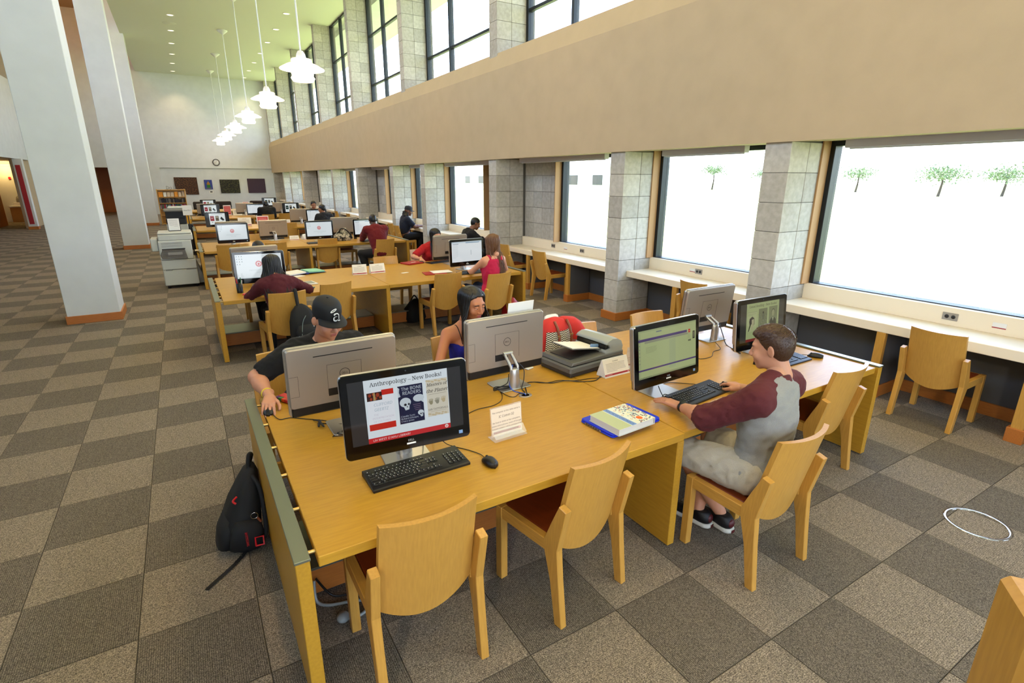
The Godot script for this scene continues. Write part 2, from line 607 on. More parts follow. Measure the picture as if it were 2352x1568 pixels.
func windows() -> void:
	var rng := RandomNumberGenerator.new()
	rng.seed = 4
	var rows := 8
	var ch := 2.47 / rows
	var bw := 0.325
	var m1 := MB.new().box(Vector3.ZERO, Vector3(bw - 0.005, ch - 0.005, 0.30), 0.004).done()
	var k := 0
	for z in PZ:
		var fin := struct_node("wall_fin", Vector3(5.46, 0, z))
		obj(MB.new().span(Vector3(0.008, 0, -0.142), Vector3(0.85, 2.5, 0.142)), "core", M.mortar, fin)
		for r in rows:
			for c in 2:
				put(m1, "concrete_block", M["block_%d" % rng.randi_range(0, 2)], fin, T(Vector3(bw * (c + 0.5), ch * (r + 0.5), 0)))
		obj(MB.new().span(Vector3(-0.022, 0, -0.172), Vector3(0.66, 0.125, 0.172), 0.004), "skirting", M.skirt_x, fin)
		k += 1
	# solid pieces of wall beside every third fin
	var m2 := MB.new().box(Vector3.ZERO, Vector3(0.16, ch - 0.005, 0.308), 0.004).done()
	for zc in [0.1, -9.82, -19.72, -29.6, -39.5]:
		for s in [-1, 1]:
			var z0: float = zc + s * 0.155
			var z1: float = zc + s * 1.40
			if z1 < BACK:
				continue
			var sw := struct_node("wall_infill", Vector3(6.15, 0, minf(z0, z1)))
			obj(MB.new().span(Vector3(0.012, 0, 0), Vector3(0.2, 2.5, 1.245)), "core", M.mortar, sw)
			for r in range(2, rows):
				for c in 4:
					put(m2, "concrete_block", M["block_%d" % rng.randi_range(0, 2)], sw, T(Vector3(0.085, ch * (r + 0.5), 0.311 * (c + 0.5))))
	# lower windows, counters and the grey wall beneath them
	for i in PZ.size() - 1:
		var za: float = PZ[i + 1] + 0.15
		var zb: float = PZ[i] - 0.15
		var wa := za + (1.25 if (i + 1) % 3 == 0 else 0.0)
		var wb := zb - (1.25 if i % 3 == 0 else 0.0)
		struct(MB.new().span(Vector3(6.13, 0, za), Vector3(6.35, 0.9, zb)), "wall_under_window", M.grey_panel)
		var win := struct_node("window_%d" % (i + 1), Vector3(6.15, 0, (wa + wb) / 2))
		var h := (wb - wa) / 2
		var y0 := 0.935
		var y1 := 2.50
		for s in [-1, 1]:
			obj(MB.new().span(Vector3(-0.14, y0, s * (h - 0.02)), Vector3(0.0, y1, s * h), 0.002), "jamb", M.jamb, win)
			obj(MB.new().span(Vector3(0.0, y0, s * (h - 0.07)), Vector3(0.14, y1, s * h), 0.004), "frame", M.frame_dark, win)
		obj(MB.new().span(Vector3(0.0, y0, -h + 0.07), Vector3(0.14, y0 + 0.012, h - 0.07)), "frame", M.frame_dark, win)
		obj(MB.new().span(Vector3(0.0, y1 - 0.06, -h + 0.07), Vector3(0.14, y1, h - 0.07)), "frame", M.frame_dark, win)
		obj(MB.new().span(Vector3(0.09, y0 + 0.012, -h + 0.07), Vector3(0.095, y1 - 0.06, h - 0.07)), "pane", M.glass, win)
		# laminate counter with upstand, on wood-ended supports
		var cl: float = za
		var cr: float = zb
		var ct := struct_node("trim_%d" % (i + 1), Vector3(5.63, 0, (cl + cr) / 2))
		var hc := (cr - cl) / 2
		obj(MB.new().span(Vector3(0, 0.675, -hc), Vector3(0.5, 0.765, hc), 0.004), "counter_top", M.laminate, ct)
		obj(MB.new().span(Vector3(0.465, 0.765, -hc), Vector3(0.52, 0.935, hc), 0.003).span(Vector3(0.49, 0.90, -hc), Vector3(0.70, 0.938, hc), 0.003), "upstand", M.laminate, ct)
		obj(MB.new().span(Vector3(0.475, 0, -hc), Vector3(0.50, 0.12, hc), 0.003), "skirting", M.skirt_z, ct)
		var posts: Array = [[-2.38, -1.25], [-5.0], [-7.45, -8.75], [-11.0, -12.3], [-15.0], [-17.3, -18.6], [-21.0, -22.2], [-24.9], [-27.2, -28.4], [-31, -32], [-34.8], [-37, -38]][i]
		for pz in posts:
			var p: float = pz - (cl + cr) / 2
			var lg := obj(MB.new().span(Vector3(0.0, 0, p - 0.04), Vector3(0.05, 0.675, p + 0.04), 0.003), "support_leg", M.maple_y, ct)
			obj(MB.new().span(Vector3(0.05, 0, p - 0.035), Vector3(0.48, 0.675, p + 0.035)), "support_panel", M.grey_panel, ct)
			obj(MB.new().span(Vector3(-0.018, 0, p - 0.06), Vector3(0.07, 0.125, p + 0.06), 0.003).span(Vector3(0.07, 0, p - 0.052), Vector3(0.48, 0.12, p + 0.052), 0.003), "skirting", M.skirt_x, ct)
	# roller blind cassettes
	var bl := [[-3.2, 0.0], [-5.72, -4.38], [-9.55, -6.95], [-13.2, -10.6], [-15.75, -14.3], [-19.5, -16.9], [-23.2, -20.2], [-25.6, -24.1]]
	var bn := ["nearest the camera", "between the first two block piers", "beside the block wall", "above the man in black at the counter", "above the person in the navy cap", "over the sixth bay from the camera", "over the seventh bay from the camera", "over the eighth bay from the camera"]
	for i in bl.size():
		var b := thing("roller_blind", "pale lilac roller blind cassette, " + bn[i], "blind", Vector3(5.98, 2.405, (bl[i][0] + bl[i][1]) / 2), 0.0, "roller blinds over the side windows")
		var hl: float = (bl[i][1] - bl[i][0]) / 2
		obj(MB.new().span(Vector3(-0.05, 0, -hl), Vector3(0.05, 0.09, hl), 0.006), "cassette", M.blind, b)
		obj(MB.new().span(Vector3(-0.012, -0.012, -hl + 0.03), Vector3(0.012, 0.0, hl - 0.03), 0.004), "hem_bar", M.white, b)
	# clerestory: fins, frames, glass
	var uh := (7.97 - 4.3) / 12
	var m3 := MB.new().box(Vector3.ZERO, Vector3(bw - 0.005, uh - 0.005, 0.30), 0.004).done()
	for j in range(-1, 8):
		var z := -9.82 - 4.94 * (j - 0)
		if j == 6:
			z = -39.5
		if z < -40 or z > 6:
			continue
		var fin := struct_node("wall_fin", Vector3(5.5, 4.3, z))
		obj(MB.new().span(Vector3(0.008, 0, -0.142), Vector3(0.85, 3.67, 0.142)), "core", M.mortar, fin)
		for r in 12:
			for c in 2:
				put(m3, "concrete_block", M["block_%d" % rng.randi_range(0, 2)], fin, T(Vector3(bw * (c + 0.5), uh * (r + 0.5), 0)))
		var far := z + 0.15
		var near := z + 4.94 - 0.15
		var win := struct_node("window_%d" % (20 + j), Vector3(6.15, 0, (far + near) / 2))
		var hz := (near - far) / 2
		var y0 := 4.3
		for e in [-hz, hz - 0.07, -hz + 1.42]:
			obj(MB.new().span(Vector3(0, y0, e), Vector3(0.12, 7.97, e + 0.07), 0.004), "mullion", M.frame_dark, win)
		for y in [y0, 5.12, 6.60, 7.91]:
			obj(MB.new().span(Vector3(0.01, y, -hz + 0.07), Vector3(0.10, y + 0.055, hz - 0.07), 0.004), "transom", M.frame_dark, win)
		obj(MB.new().span(Vector3(0.06, y0 + 0.05, -hz + 0.06), Vector3(0.065, 7.92, hz - 0.06)), "pane", M.glass, win)


# ---------------------------------------------------------------- lamps, columns' neighbours, clock, pictures, outlets
func fittings() -> void:
	glow("lamp_glow", Color(1.0, 0.93, 0.80), 3.0)
	glow("down_glow", Color(1.0, 0.95, 0.80), 2.6)
	glow("cove_glow", Color(1.0, 0.86, 0.55), 3.0)
	# pendants over the middle of the tables
	var base: Node3D = null
	var names := ["nearest of the row", "second in the row", "third in the row", "fourth in the row", "fifth in the row", "furthest, in front of the end wall"]
	for k in range(-3, 6):
		var z := -12.4 - 5.02 * k
		var y := 4.25
		if k < 0:
			lamp_light(Vector3(2.5, y, z))
			continue
		var label: String = "white glowing pendant lamp with a wide saucer shade, " + names[k]
		if base == null:
			base = thing("pendant_lamp", label, "lamp", Vector3(2.5, y, z), 0.0, "pendant lamps over the reading tables")
			obj(MB.new().lathe([Vector2(0.001, 0.30), Vector2(0.05, 0.30), Vector2(0.085, 0.24), Vector2(0.10, 0.17), Vector2(0.001, 0.17)], T(Vector3.ZERO)), "socket_cap", M.white, base)
			obj(MB.new().lathe([Vector2(0.10, 0.17), Vector2(0.19, 0.15), Vector2(0.205, 0.115), Vector2(0.15, 0.08)], T(Vector3.ZERO), 28), "upper_diffuser", M.lamp_glow, base)
			obj(MB.new().lathe([Vector2(0.16, 0.10), Vector2(0.30, 0.045), Vector2(0.435, -0.03), Vector2(0.43, -0.045), Vector2(0.29, 0.02), Vector2(0.15, 0.06)], T(Vector3.ZERO), 36), "saucer_shade", M.lamp_glow, base)
			obj(MB.new().lathe([Vector2(0.20, 0.0), Vector2(0.225, -0.06), Vector2(0.205, -0.16), Vector2(0.20, -0.17), Vector2(0.001, -0.17)], T(Vector3.ZERO), 28), "drum_diffuser", M.lamp_glow, base)
			obj(MB.new().lathe([Vector2(0.215, -0.17), Vector2(0.235, -0.20), Vector2(0.20, -0.26), Vector2(0.001, -0.275)], T(Vector3.ZERO), 28), "lower_diffuser", M.lamp_glow, base)
			obj(MB.new().tube([Vector3(0, 0.3, 0), Vector3(0, 7.97 - y - 0.1, 0)], 0.016, 8, false), "cord", M.white, base)
			obj(MB.new().lathe([Vector2(0.012, 7.80 - y), Vector2(0.05, 7.83 - y), Vector2(0.20, 7.95 - y), Vector2(0.20, 7.97 - y), Vector2(0.001, 7.97 - y)], T(Vector3.ZERO), 24), "canopy", M.white, base)
		else:
			copy(base, Vector3(2.5, y, z), 0.0, label)
		lamp_light(Vector3(2.5, y - 0.45, z))
	# recessed downlights in two rows
	var dl: Node3D = null
	for row in 2:
		for k in 7 - (1 if row == 0 else 0):
			var x: float = [0.68, 4.39][row]
			var z: float = [-26.03, -23.57][row] - 2.545 * k
			var n: int = (6 if row == 0 else 7) - k
			var ord: String = ["", "first", "second", "third", "fourth", "fifth", "sixth", "seventh"][n]
			var label: String = "round recessed ceiling downlight, %s from the end wall in the row by the %s" % [ord, ["white columns", "high windows"][row]]
			if dl == null:
				dl = thing("downlight", label, "ceiling light", Vector3(x, 7.97, z), 0.0, "recessed downlights in the green-lit ceiling")
				obj(MB.new().lathe([Vector2(0.10, -0.001), Vector2(0.125, -0.012), Vector2(0.14, -0.004), Vector2(0.14, 0.0), Vector2(0.10, 0.0)], T(Vector3.ZERO), 24), "trim_ring", M.white, dl)
				obj(MB.new().lathe([Vector2(0.001, -0.006), Vector2(0.105, -0.004), Vector2(0.105, 0.0)], T(Vector3.ZERO), 24), "lens", M.down_glow, dl)
			else:
				copy(dl, Vector3(x, 7.97, z), 0.0, label)
			spot("downlight_lamp", Vector3(x, 7.93, z), Vector3(x, 0, z), 4.0, WARM, 50.0, 0.1)

func lamp_light(at: Vector3) -> void:
	var l := OmniLight3D.new()
	l.name = numbered("pendant_light")
	l.light_energy = 1.7
	l.light_color = Color(1.0, 0.87, 0.70)
	l.omni_range = 40.0
	l.omni_attenuation = 2.0
	l.light_size = 0.2
	l.shadow_enabled = true
	add_child(l)
	l.position = at

# ---------------------------------------------------------------- tables and chairs
const DZ := -5.03

func make_table(k: int, label: String) -> Node3D:
	var t := thing("reading_table", label, "table", Vector3(2.26, 0, -2.66 + DZ * k), 0.0, "long wooden computer tables across the room")
	for s in [-1, 1]:
		var e := obj(MB.new().span(Vector3(s * 2.105, 0.012, -0.875), Vector3(s * 2.052, 0.738, 0.872), 0.003), "end_panel", M.wood_z, t)
		obj(MB.new().span(Vector3(s * 2.108, 0.738, -0.878), Vector3(s * 2.049, 0.750, 0.876), 0.002), "metal_cap", M.satin, e)
		obj(MB.new().span(Vector3(s * 2.10, 0.0, -0.86), Vector3(s * 2.06, 0.012, 0.86)), "foot_strip", M.chrome, e)
		for i in 6:
			obj(MB.new().lathe([Vector2(0.008, 0.0), Vector2(0.008, 0.036)], Transform3D(Basis(Vector3.FORWARD, s * PI / 2), Vector3(s * 2.016, 0.722, -0.80 + i * 0.32)), 10), "spacer", M.brass, t)
	obj(MB.new().span(Vector3(-2.022, 0.694, -0.872), Vector3(-0.052, 0.740, 0.870), 0.003), "table_top", M.wood_x, t)
	obj(MB.new().span(Vector3(-0.046, 0.694, -0.872), Vector3(2.022, 0.740, 0.862), 0.003), "table_top", M.wood_x, t)
	var cp := obj(MB.new().span(Vector3(-0.098, 0.012, -0.868), Vector3(-0.046, 0.694, 0.868), 0.003), "centre_panel", M.wood_z, t)
	obj(MB.new().span(Vector3(-0.092, 0.0, -0.85), Vector3(-0.052, 0.012, 0.85)), "foot_strip", M.chrome, cp)
	for a in [[-2.05, -0.1], [-0.045, 2.05]]:
		obj(MB.new().span(Vector3(a[0], 0.02, -0.20), Vector3(a[1], 0.18, 0.20), 0.004), "cable_trough", M.skirt_x, t)
		obj(MB.new().span(Vector3(a[0], 0.182, -0.225), Vector3(a[1], 0.196, 0.225), 0.003), "trough_lid", M.satin, t)
		obj(MB.new().span(Vector3(a[0], 0.60, -0.05), Vector3(a[1], 0.693, -0.03), 0.002), "apron", M.wood_x, t)
	return t

func chair_back() -> ArrayMesh:
	var mb := MB.new()
	var nu := 14
	var nv := 10
	var pt := func(u: float, v: float, side: float) -> Vector3:
		# u -1..1 across, v 0..1 from the bowed lower edge to the top
		var y0 := 0.405 - 0.075 * (1.0 - u * u)
		var y1 := 0.862 - 0.004 * (1.0 - u * u)
		var y := lerpf(y0, y1, v)
		var w := lerpf(0.212, 0.203, clampf((y - 0.4) / 0.45, 0, 1))
		var z := 0.150 + (y - 0.45) * 0.225 + 0.048 * (1.0 - u * u)
		return Vector3(u * w, y, z + side * 0.0135)
	for side in [-1.0, 1.0]:
		mb.smooth()
		for i in nu:
			for j in nv:
				var a: Vector3 = pt.call(-1.0 + 2.0 * i / nu, float(j) / nv, side)
				var b: Vector3 = pt.call(-1.0 + 2.0 * (i + 1) / nu, float(j) / nv, side)
				var c: Vector3 = pt.call(-1.0 + 2.0 * (i + 1) / nu, float(j + 1) / nv, side)
				var d: Vector3 = pt.call(-1.0 + 2.0 * i / nu, float(j + 1) / nv, side)
				mb.quad_out(a, b, c, d, Vector3(0, 0, side))
	for v in [0.0, 1.0]:
		mb.smooth()
		for i in nu:
			mb.quad_out(pt.call(-1.0 + 2.0 * i / nu, v, -1.0), pt.call(-1.0 + 2.0 * (i + 1) / nu, v, -1.0), pt.call(-1.0 + 2.0 * (i + 1) / nu, v, 1.0), pt.call(-1.0 + 2.0 * i / nu, v, 1.0), Vector3(0, v - 0.5, 0))
	for u in [-1.0, 1.0]:
		mb.smooth()
		for j in nv:
			mb.quad_out(pt.call(u, float(j) / nv, -1.0), pt.call(u, float(j + 1) / nv, -1.0), pt.call(u, float(j + 1) / nv, 1.0), pt.call(u, float(j) / nv, 1.0), Vector3(u, 0, 0))
	return mb.done()

func make_chair() -> Node3D:
	var t := thing("library_chair", "", "chair", Vector3.ZERO, 0.0, "honey maple chairs round the reading tables")
	put(chair_back(), "backrest", M.maple_y, t)
	obj(MB.new().span(Vector3(-0.206, 0.418, -0.225), Vector3(0.206, 0.448, 0.150), 0.006), "seat", M.seat_red, t)
	# side view of the bent rear leg, (z, y)
	var leg := poly([0.205, 0.0, 0.252, 0.0, 0.222, 0.26, 0.208, 0.42, 0.238, 0.56, 0.258, 0.655, 0.212, 0.668, 0.165, 0.56, 0.118, 0.445, 0.120, 0.40, 0.165, 0.24])
	var side := Basis(Vector3(0, 0, 1), Vector3(0, 1, 0), Vector3(-1, 0, 0))
	for s in [-1.0, 1.0]:
		obj(MB.new().prism(leg, Transform3D(side, Vector3(s * 0.232, 0, 0)), -0.0195, 0.0195, 0.003), "leg", M.maple_y, t)
		obj(MB.new().span(Vector3(s * 0.207, 0, -0.245), Vector3(s * 0.251, 0.45, -0.198), 0.003), "leg", M.maple_y, t)
		obj(MB.new().span(Vector3(s * 0.208, 0.385, -0.20), Vector3(s * 0.248, 0.449, 0.16), 0.003), "side_rail", M.maple_z, t)
	obj(MB.new().span(Vector3(-0.208, 0.385, -0.243), Vector3(0.208, 0.446, -0.215), 0.003), "front_rail", M.maple_x, t)
	return t

func furniture() -> void:
	var tn := ["long honey wood table nearest the camera, with metal-capped end panels", "long honey wood table second from the camera, two white cards at its middle", "long wooden table third from the camera, where the man in red sits", "long wooden table fourth from the camera, two rows behind the man in red", "long wooden table fifth from the camera, toward the end wall", "long wooden table nearest the end wall and pictures"]
	var t0 := make_table(0, tn[0])
	for k in range(1, 6):
		copy(t0, Vector3(2.26, 0, -2.66 + DZ * k), 0.0, tn[k])
	var c0 := make_chair()
	var list := [
		[0.645, -1.93, 0.0, "empty maple chair nearest the camera, its back to us before the near keyboard"],
		[1.47, -1.92, 0.17, "empty maple chair half pulled out, turned, before the blue laptop"],
		[2.53, -1.56, 0.0, "maple chair that the young man in the grey and maroon shirt sits on"],
		[3.77, -1.97, 0.0, "maple chair pushed in right of the young man in the maroon-sleeved shirt"],
		[2.84, -3.34, PI, "maple chair behind the flatbed scanner, far side of the nearest table"],
		[3.68, -3.34, PI, "maple chair behind the dark monitor frame, far side of the nearest table, toward the windows"],
		[1.76, -3.60, PI, "maple chair that the black-haired young woman sits on"],
		[0.50, -3.86, PI, "maple chair that the man in the black cap sits on"],
		[0.85, -6.64, 0.1, "maple chair with a black backpack hanging from its backrest"],
		[1.43, -6.92, 0.24, "empty maple chair of the second table, behind the man in the black cap"],
		[2.98, -6.88, 0.05, "empty maple chair at the second table, left of the woman in pink"],
		[3.55, -6.52, 0.22, "maple chair that the woman in the pink tank top sits on"],
		[2.75, -8.38, PI, "maple chair facing us across the second table, behind the two white cards"],
		[3.62, -9.02, PI, "maple chair that the girl in the red shirt sits on"],
		[0.85, -8.75, PI, "maple chair behind the left monitors of the second table"],
		[0.65, -12.05, 0.0, "maple chair at the third table behind the left monitors of the second table"],
		[1.50, -11.95, 0.0, "maple chair at the third table, in front of the grey monitor back"],
		[2.57, -12.19, 0.0, "maple chair at the third table before the middle logo screen"],
		[3.60, -11.50, 0.1, "maple chair that the man in the red sweater sits on"],
		[3.25, -13.35, PI, "maple chair on the far side of the third table, under the patterned bag"],
		[2.60, -17.15, 0.0, "maple chair at the fourth table, left of the man in dark blue"],
		[1.00, -17.1, 0.0, "maple chair at the fourth table, behind the red notice stand"],
		[1.40, -13.55, PI, "maple chair on the far side of the third table behind the grey monitor back"],
		[3.50, -16.72, 0.0, "maple chair of the man in dark blue at the fourth table"],
		[2.62, -21.70, 0.0, "maple chair of the man in black at the fifth table"],
		[3.25, -22.1, 0.0, "maple chair at the fifth table, right of the man in black"],
		[3.72, -19.0, PI, "maple chair of the man whose face shows over a far monitor"],
		[5.60, -1.835, -PI / 2, "maple chair at the white counter nearest the camera, under the nearest window"],
		[5.61, -4.47, -PI / 2, "maple chair at the counter behind the dark monitor back, second window bay"],
		[5.60, -7.96, -PI / 2, "maple chair at the counter in the third bay, by the block pier"],
		[5.60, -9.22, -PI / 2, "maple chair at the counter behind the long-haired woman in pink"],
		[5.16, -10.38, -PI / 2, "maple chair that the man in black at the window counter sits on"],
		[5.26, -14.58, -PI / 2, "maple chair that the person in the navy cap sits on"],
		[5.36, -15.35, -PI / 2, "empty maple chair just beyond the person in the navy cap"],
		[5.50, -20.6, -PI / 2, "maple chair at the far counter beyond the man in red, nearer one"],
		[5.50, -22.4, -PI / 2, "maple chair at the far counter beyond the man in red, farther one"],
		[5.55, -25.1, -PI / 2, "maple chair at the counter near the far end of the window wall"],
	]
	for i in list.size():
		var e = list[i]
		if i == 0:
			c0.position = Vector3(e[0], 0, e[1])
			c0.rotation.y = e[2]
			c0.set_meta("label", e[3])
		else:
			copy(c0, Vector3(e[0], 0, e[1]), e[2], e[3])

# ---------------------------------------------------------------- flat print: screens, cards, covers
class Pic:
	var im: Image
	var w: int
	var h: int
	const S := 2
	func _init(ww: int, hh: int, c: Color) -> void:
		w = ww
		h = hh
		im = Image.create(w * S, h * S, false, Image.FORMAT_RGB8)
		im.fill(c)
	func rect(x: float, y: float, ww: float, hh: float, c: Color) -> Pic:
		im.fill_rect(Rect2i(roundi(x * S), roundi(y * S), maxi(1, roundi(ww * S)), maxi(1, roundi(hh * S))), c)
		return self
	func polyg(p: PackedVector2Array, c: Color) -> Pic:
		var y0 := 1e9
		var y1 := -1e9
		for q in p:
			y0 = minf(y0, q.y * S)
			y1 = maxf(y1, q.y * S)
		for y in range(maxi(0, floori(y0)), mini(h * S - 1, ceili(y1)) + 1):
			var yy := y + 0.5
			var xs := []
			for i in p.size():
				var a := p[i] * S
				var b := p[(i + 1) % p.size()] * S
				if (a.y <= yy) != (b.y <= yy):
					xs.append(a.x + (yy - a.y) / (b.y - a.y) * (b.x - a.x))
			xs.sort()
			for k in range(0, xs.size() - 1, 2):
				var xa := roundi(xs[k])
				var n := roundi(xs[k + 1]) - xa
				if n > 0:
					im.fill_rect(Rect2i(xa, y, n, 1), c)
		return self
	func oval(cx: float, cy: float, rx: float, ry: float, c: Color) -> Pic:
		var p := PackedVector2Array()
		for i in 28:
			p.append(Vector2(cx + cos(TAU * i / 28) * rx, cy + sin(TAU * i / 28) * ry))
		return polyg(p, c)
	# words with their baseline at y; size is the letter height in pixels
	func text(f: Font, words: String, x: float, y: float, size: float, c: Color, align := 0, slant := 0.0) -> Pic:
		var tm := TextMesh.new()
		tm.font = f
		tm.text = words
		tm.font_size = 48
		tm.pixel_size = size / 48.0
		tm.depth = 0.0
		tm.curve_step = 2.0
		tm.horizontal_alignment = HORIZONTAL_ALIGNMENT_LEFT if align == 0 else HORIZONTAL_ALIGNMENT_CENTER
		tm.vertical_alignment = VERTICAL_ALIGNMENT_CENTER
		var ar := tm.get_mesh_arrays()
		var v: PackedVector3Array = ar[Mesh.ARRAY_VERTEX]
		var ix: PackedInt32Array = ar[Mesh.ARRAY_INDEX] if ar[Mesh.ARRAY_INDEX] != null else PackedInt32Array(range(v.size()))
		for i in range(0, ix.size(), 3):
			var p := PackedVector2Array()
			for k in 3:
				var q := v[ix[i + k]]
				p.append(Vector2(x + q.x + slant * q.y, y - q.y))
			polyg(p, c)
		return self
	func lines(x: float, y: float, ww: float, n: int, gap: float, c: Color, sd := 1) -> Pic:
		var r := RandomNumberGenerator.new()
		r.seed = sd
		for i in n:
			var u := x
			var last := ww * (r.randf_range(0.45, 0.95) if i == n - 1 else r.randf_range(0.92, 1.0))
			while u < x + last:
				var l := r.randf_range(2.0, 7.0)
				rect(u, y + i * gap, minf(l, x + last - u), gap * 0.30, c)
				u += l + 1.6
		return self
	func tex() -> ImageTexture:
		var o: Image = im.duplicate()
		o.resize(w, h, Image.INTERPOLATE_BILINEAR)
		return ImageTexture.create_from_image(o)

func print_mat(called: String, t: Texture2D, rough := 0.6) -> StandardMaterial3D:
	var m := mk(called, Color.WHITE, rough)
	m.albedo_texture = t
	m.texture_repeat = false
	return m

func screen_mat(called: String, t: Texture2D, e: float) -> StandardMaterial3D:
	var m := mk(called, Color(0.012, 0.012, 0.014), 0.09)
	m.texture_repeat = false
	m.emission_enabled = true
	m.emission = Color.WHITE
	m.emission_operator = BaseMaterial3D.EMISSION_OP_MULTIPLY
	m.emission_texture = t
	m.emission_energy_multiplier = e
	return m

func page_mesh(w: float, h: float) -> ArrayMesh:
	var mb := MB.new().flat()
	mb.quad_uv(Vector3(-w / 2, h / 2, 0), Vector3(w / 2, h / 2, 0), Vector3(w / 2, -h / 2, 0), Vector3(-w / 2, -h / 2, 0))
	return mb.done()

func skull(p: Pic, x: float, y: float, s: float, side: float, bone: Color, hole: Color) -> void:
	p.oval(x, y, s, s * 0.86, bone)
	p.polyg(poly([x - s * 0.5, y + s * 0.4, x + s * 0.75, y + s * 0.2, x + s * 0.62 , y + s * 1.35, x - s * 0.05, y + s * 1.45]), bone)
	p.oval(x + side * s * 0.12 - s * 0.15, y + s * 0.42, s * 0.24, s * 0.22, hole)
	p.oval(x + side * s * 0.5 + s * 0.1, y + s * 0.38, s * 0.17, s * 0.2, hole)
	p.polyg(poly([x + s * 0.28, y + s * 0.62, x + s * 0.42, y + s * 0.95, x + s * 0.2, y + s * 0.93]), hole)

func hand_print(p: Pic, x: float, y: float, s: float, c: Color) -> void:
	p.oval(x, y, s * 0.5, s * 0.6, c)
	for k in 4:
		var u := (k - 1.5) * s * 0.27
		p.polyg(poly([x + u - s * 0.1, y, x + u * 1.3 - s * 0.09, y - s * (1.25 - 0.12 * absf(k - 1.6)), x + u * 1.3 + s * 0.09, y - s * (1.25 - 0.12 * absf(k - 1.6)), x + u + s * 0.1, y]), c)
	p.polyg(poly([x - s * 0.45, y + s * 0.1, x - s * 0.85, y - s * 0.45, x - s * 0.7, y - s * 0.5, x - s * 0.3, y - s * 0.15]), c)

func seal(p: Pic, x: float, y: float, r: float) -> void:
	var red := Color(0.80, 0.16, 0.17)
	p.oval(x, y, r, r, red)
	p.oval(x, y, r * 0.93, r * 0.93, Color(0.95, 0.9, 0.9))
	p.oval(x, y, r * 0.86, r * 0.86, red)
	p.oval(x, y, r * 0.62, r * 0.62, Color(0.96, 0.95, 0.95))
	p.oval(x, y + r * 0.12, r * 0.30, r * 0.34, red)
	for k in 5:
		var a := -PI / 2 + (k - 2) * 0.62
		p.polyg(poly([x + cos(a + 1.6) * r * 0.12, y + r * 0.1 + sin(a + 1.6) * r * 0.12, x + cos(a) * r * 0.52, y + r * 0.05 + sin(a) * r * 0.52, x + cos(a - 1.6) * r * 0.12, y + r * 0.1 + sin(a - 1.6) * r * 0.12]), red)

func slide_base(title: String, back: Color, page: Color) -> Pic:
	var p := Pic.new(720, 405, back)
	p.rect(96, 0, 534, 405, page)
	p.text(serif, title, 363, 32, 35, Color(0.13, 0.13, 0.15), 1)
	p.rect(96, 372, 534, 33, Color(0.80, 0.17, 0.19))
	p.text(sans, "UH WEST O'AHU LIBRARY", 122, 389, 21, Color.WHITE)
	p.oval(603, 388, 12, 12, Color(0.98, 0.93, 0.92))
	p.oval(603, 388, 6, 6, Color(0.80, 0.17, 0.19))
	p.oval(603, 386, 2.6, 4, Color(0.98, 0.93, 0.92))
	return p

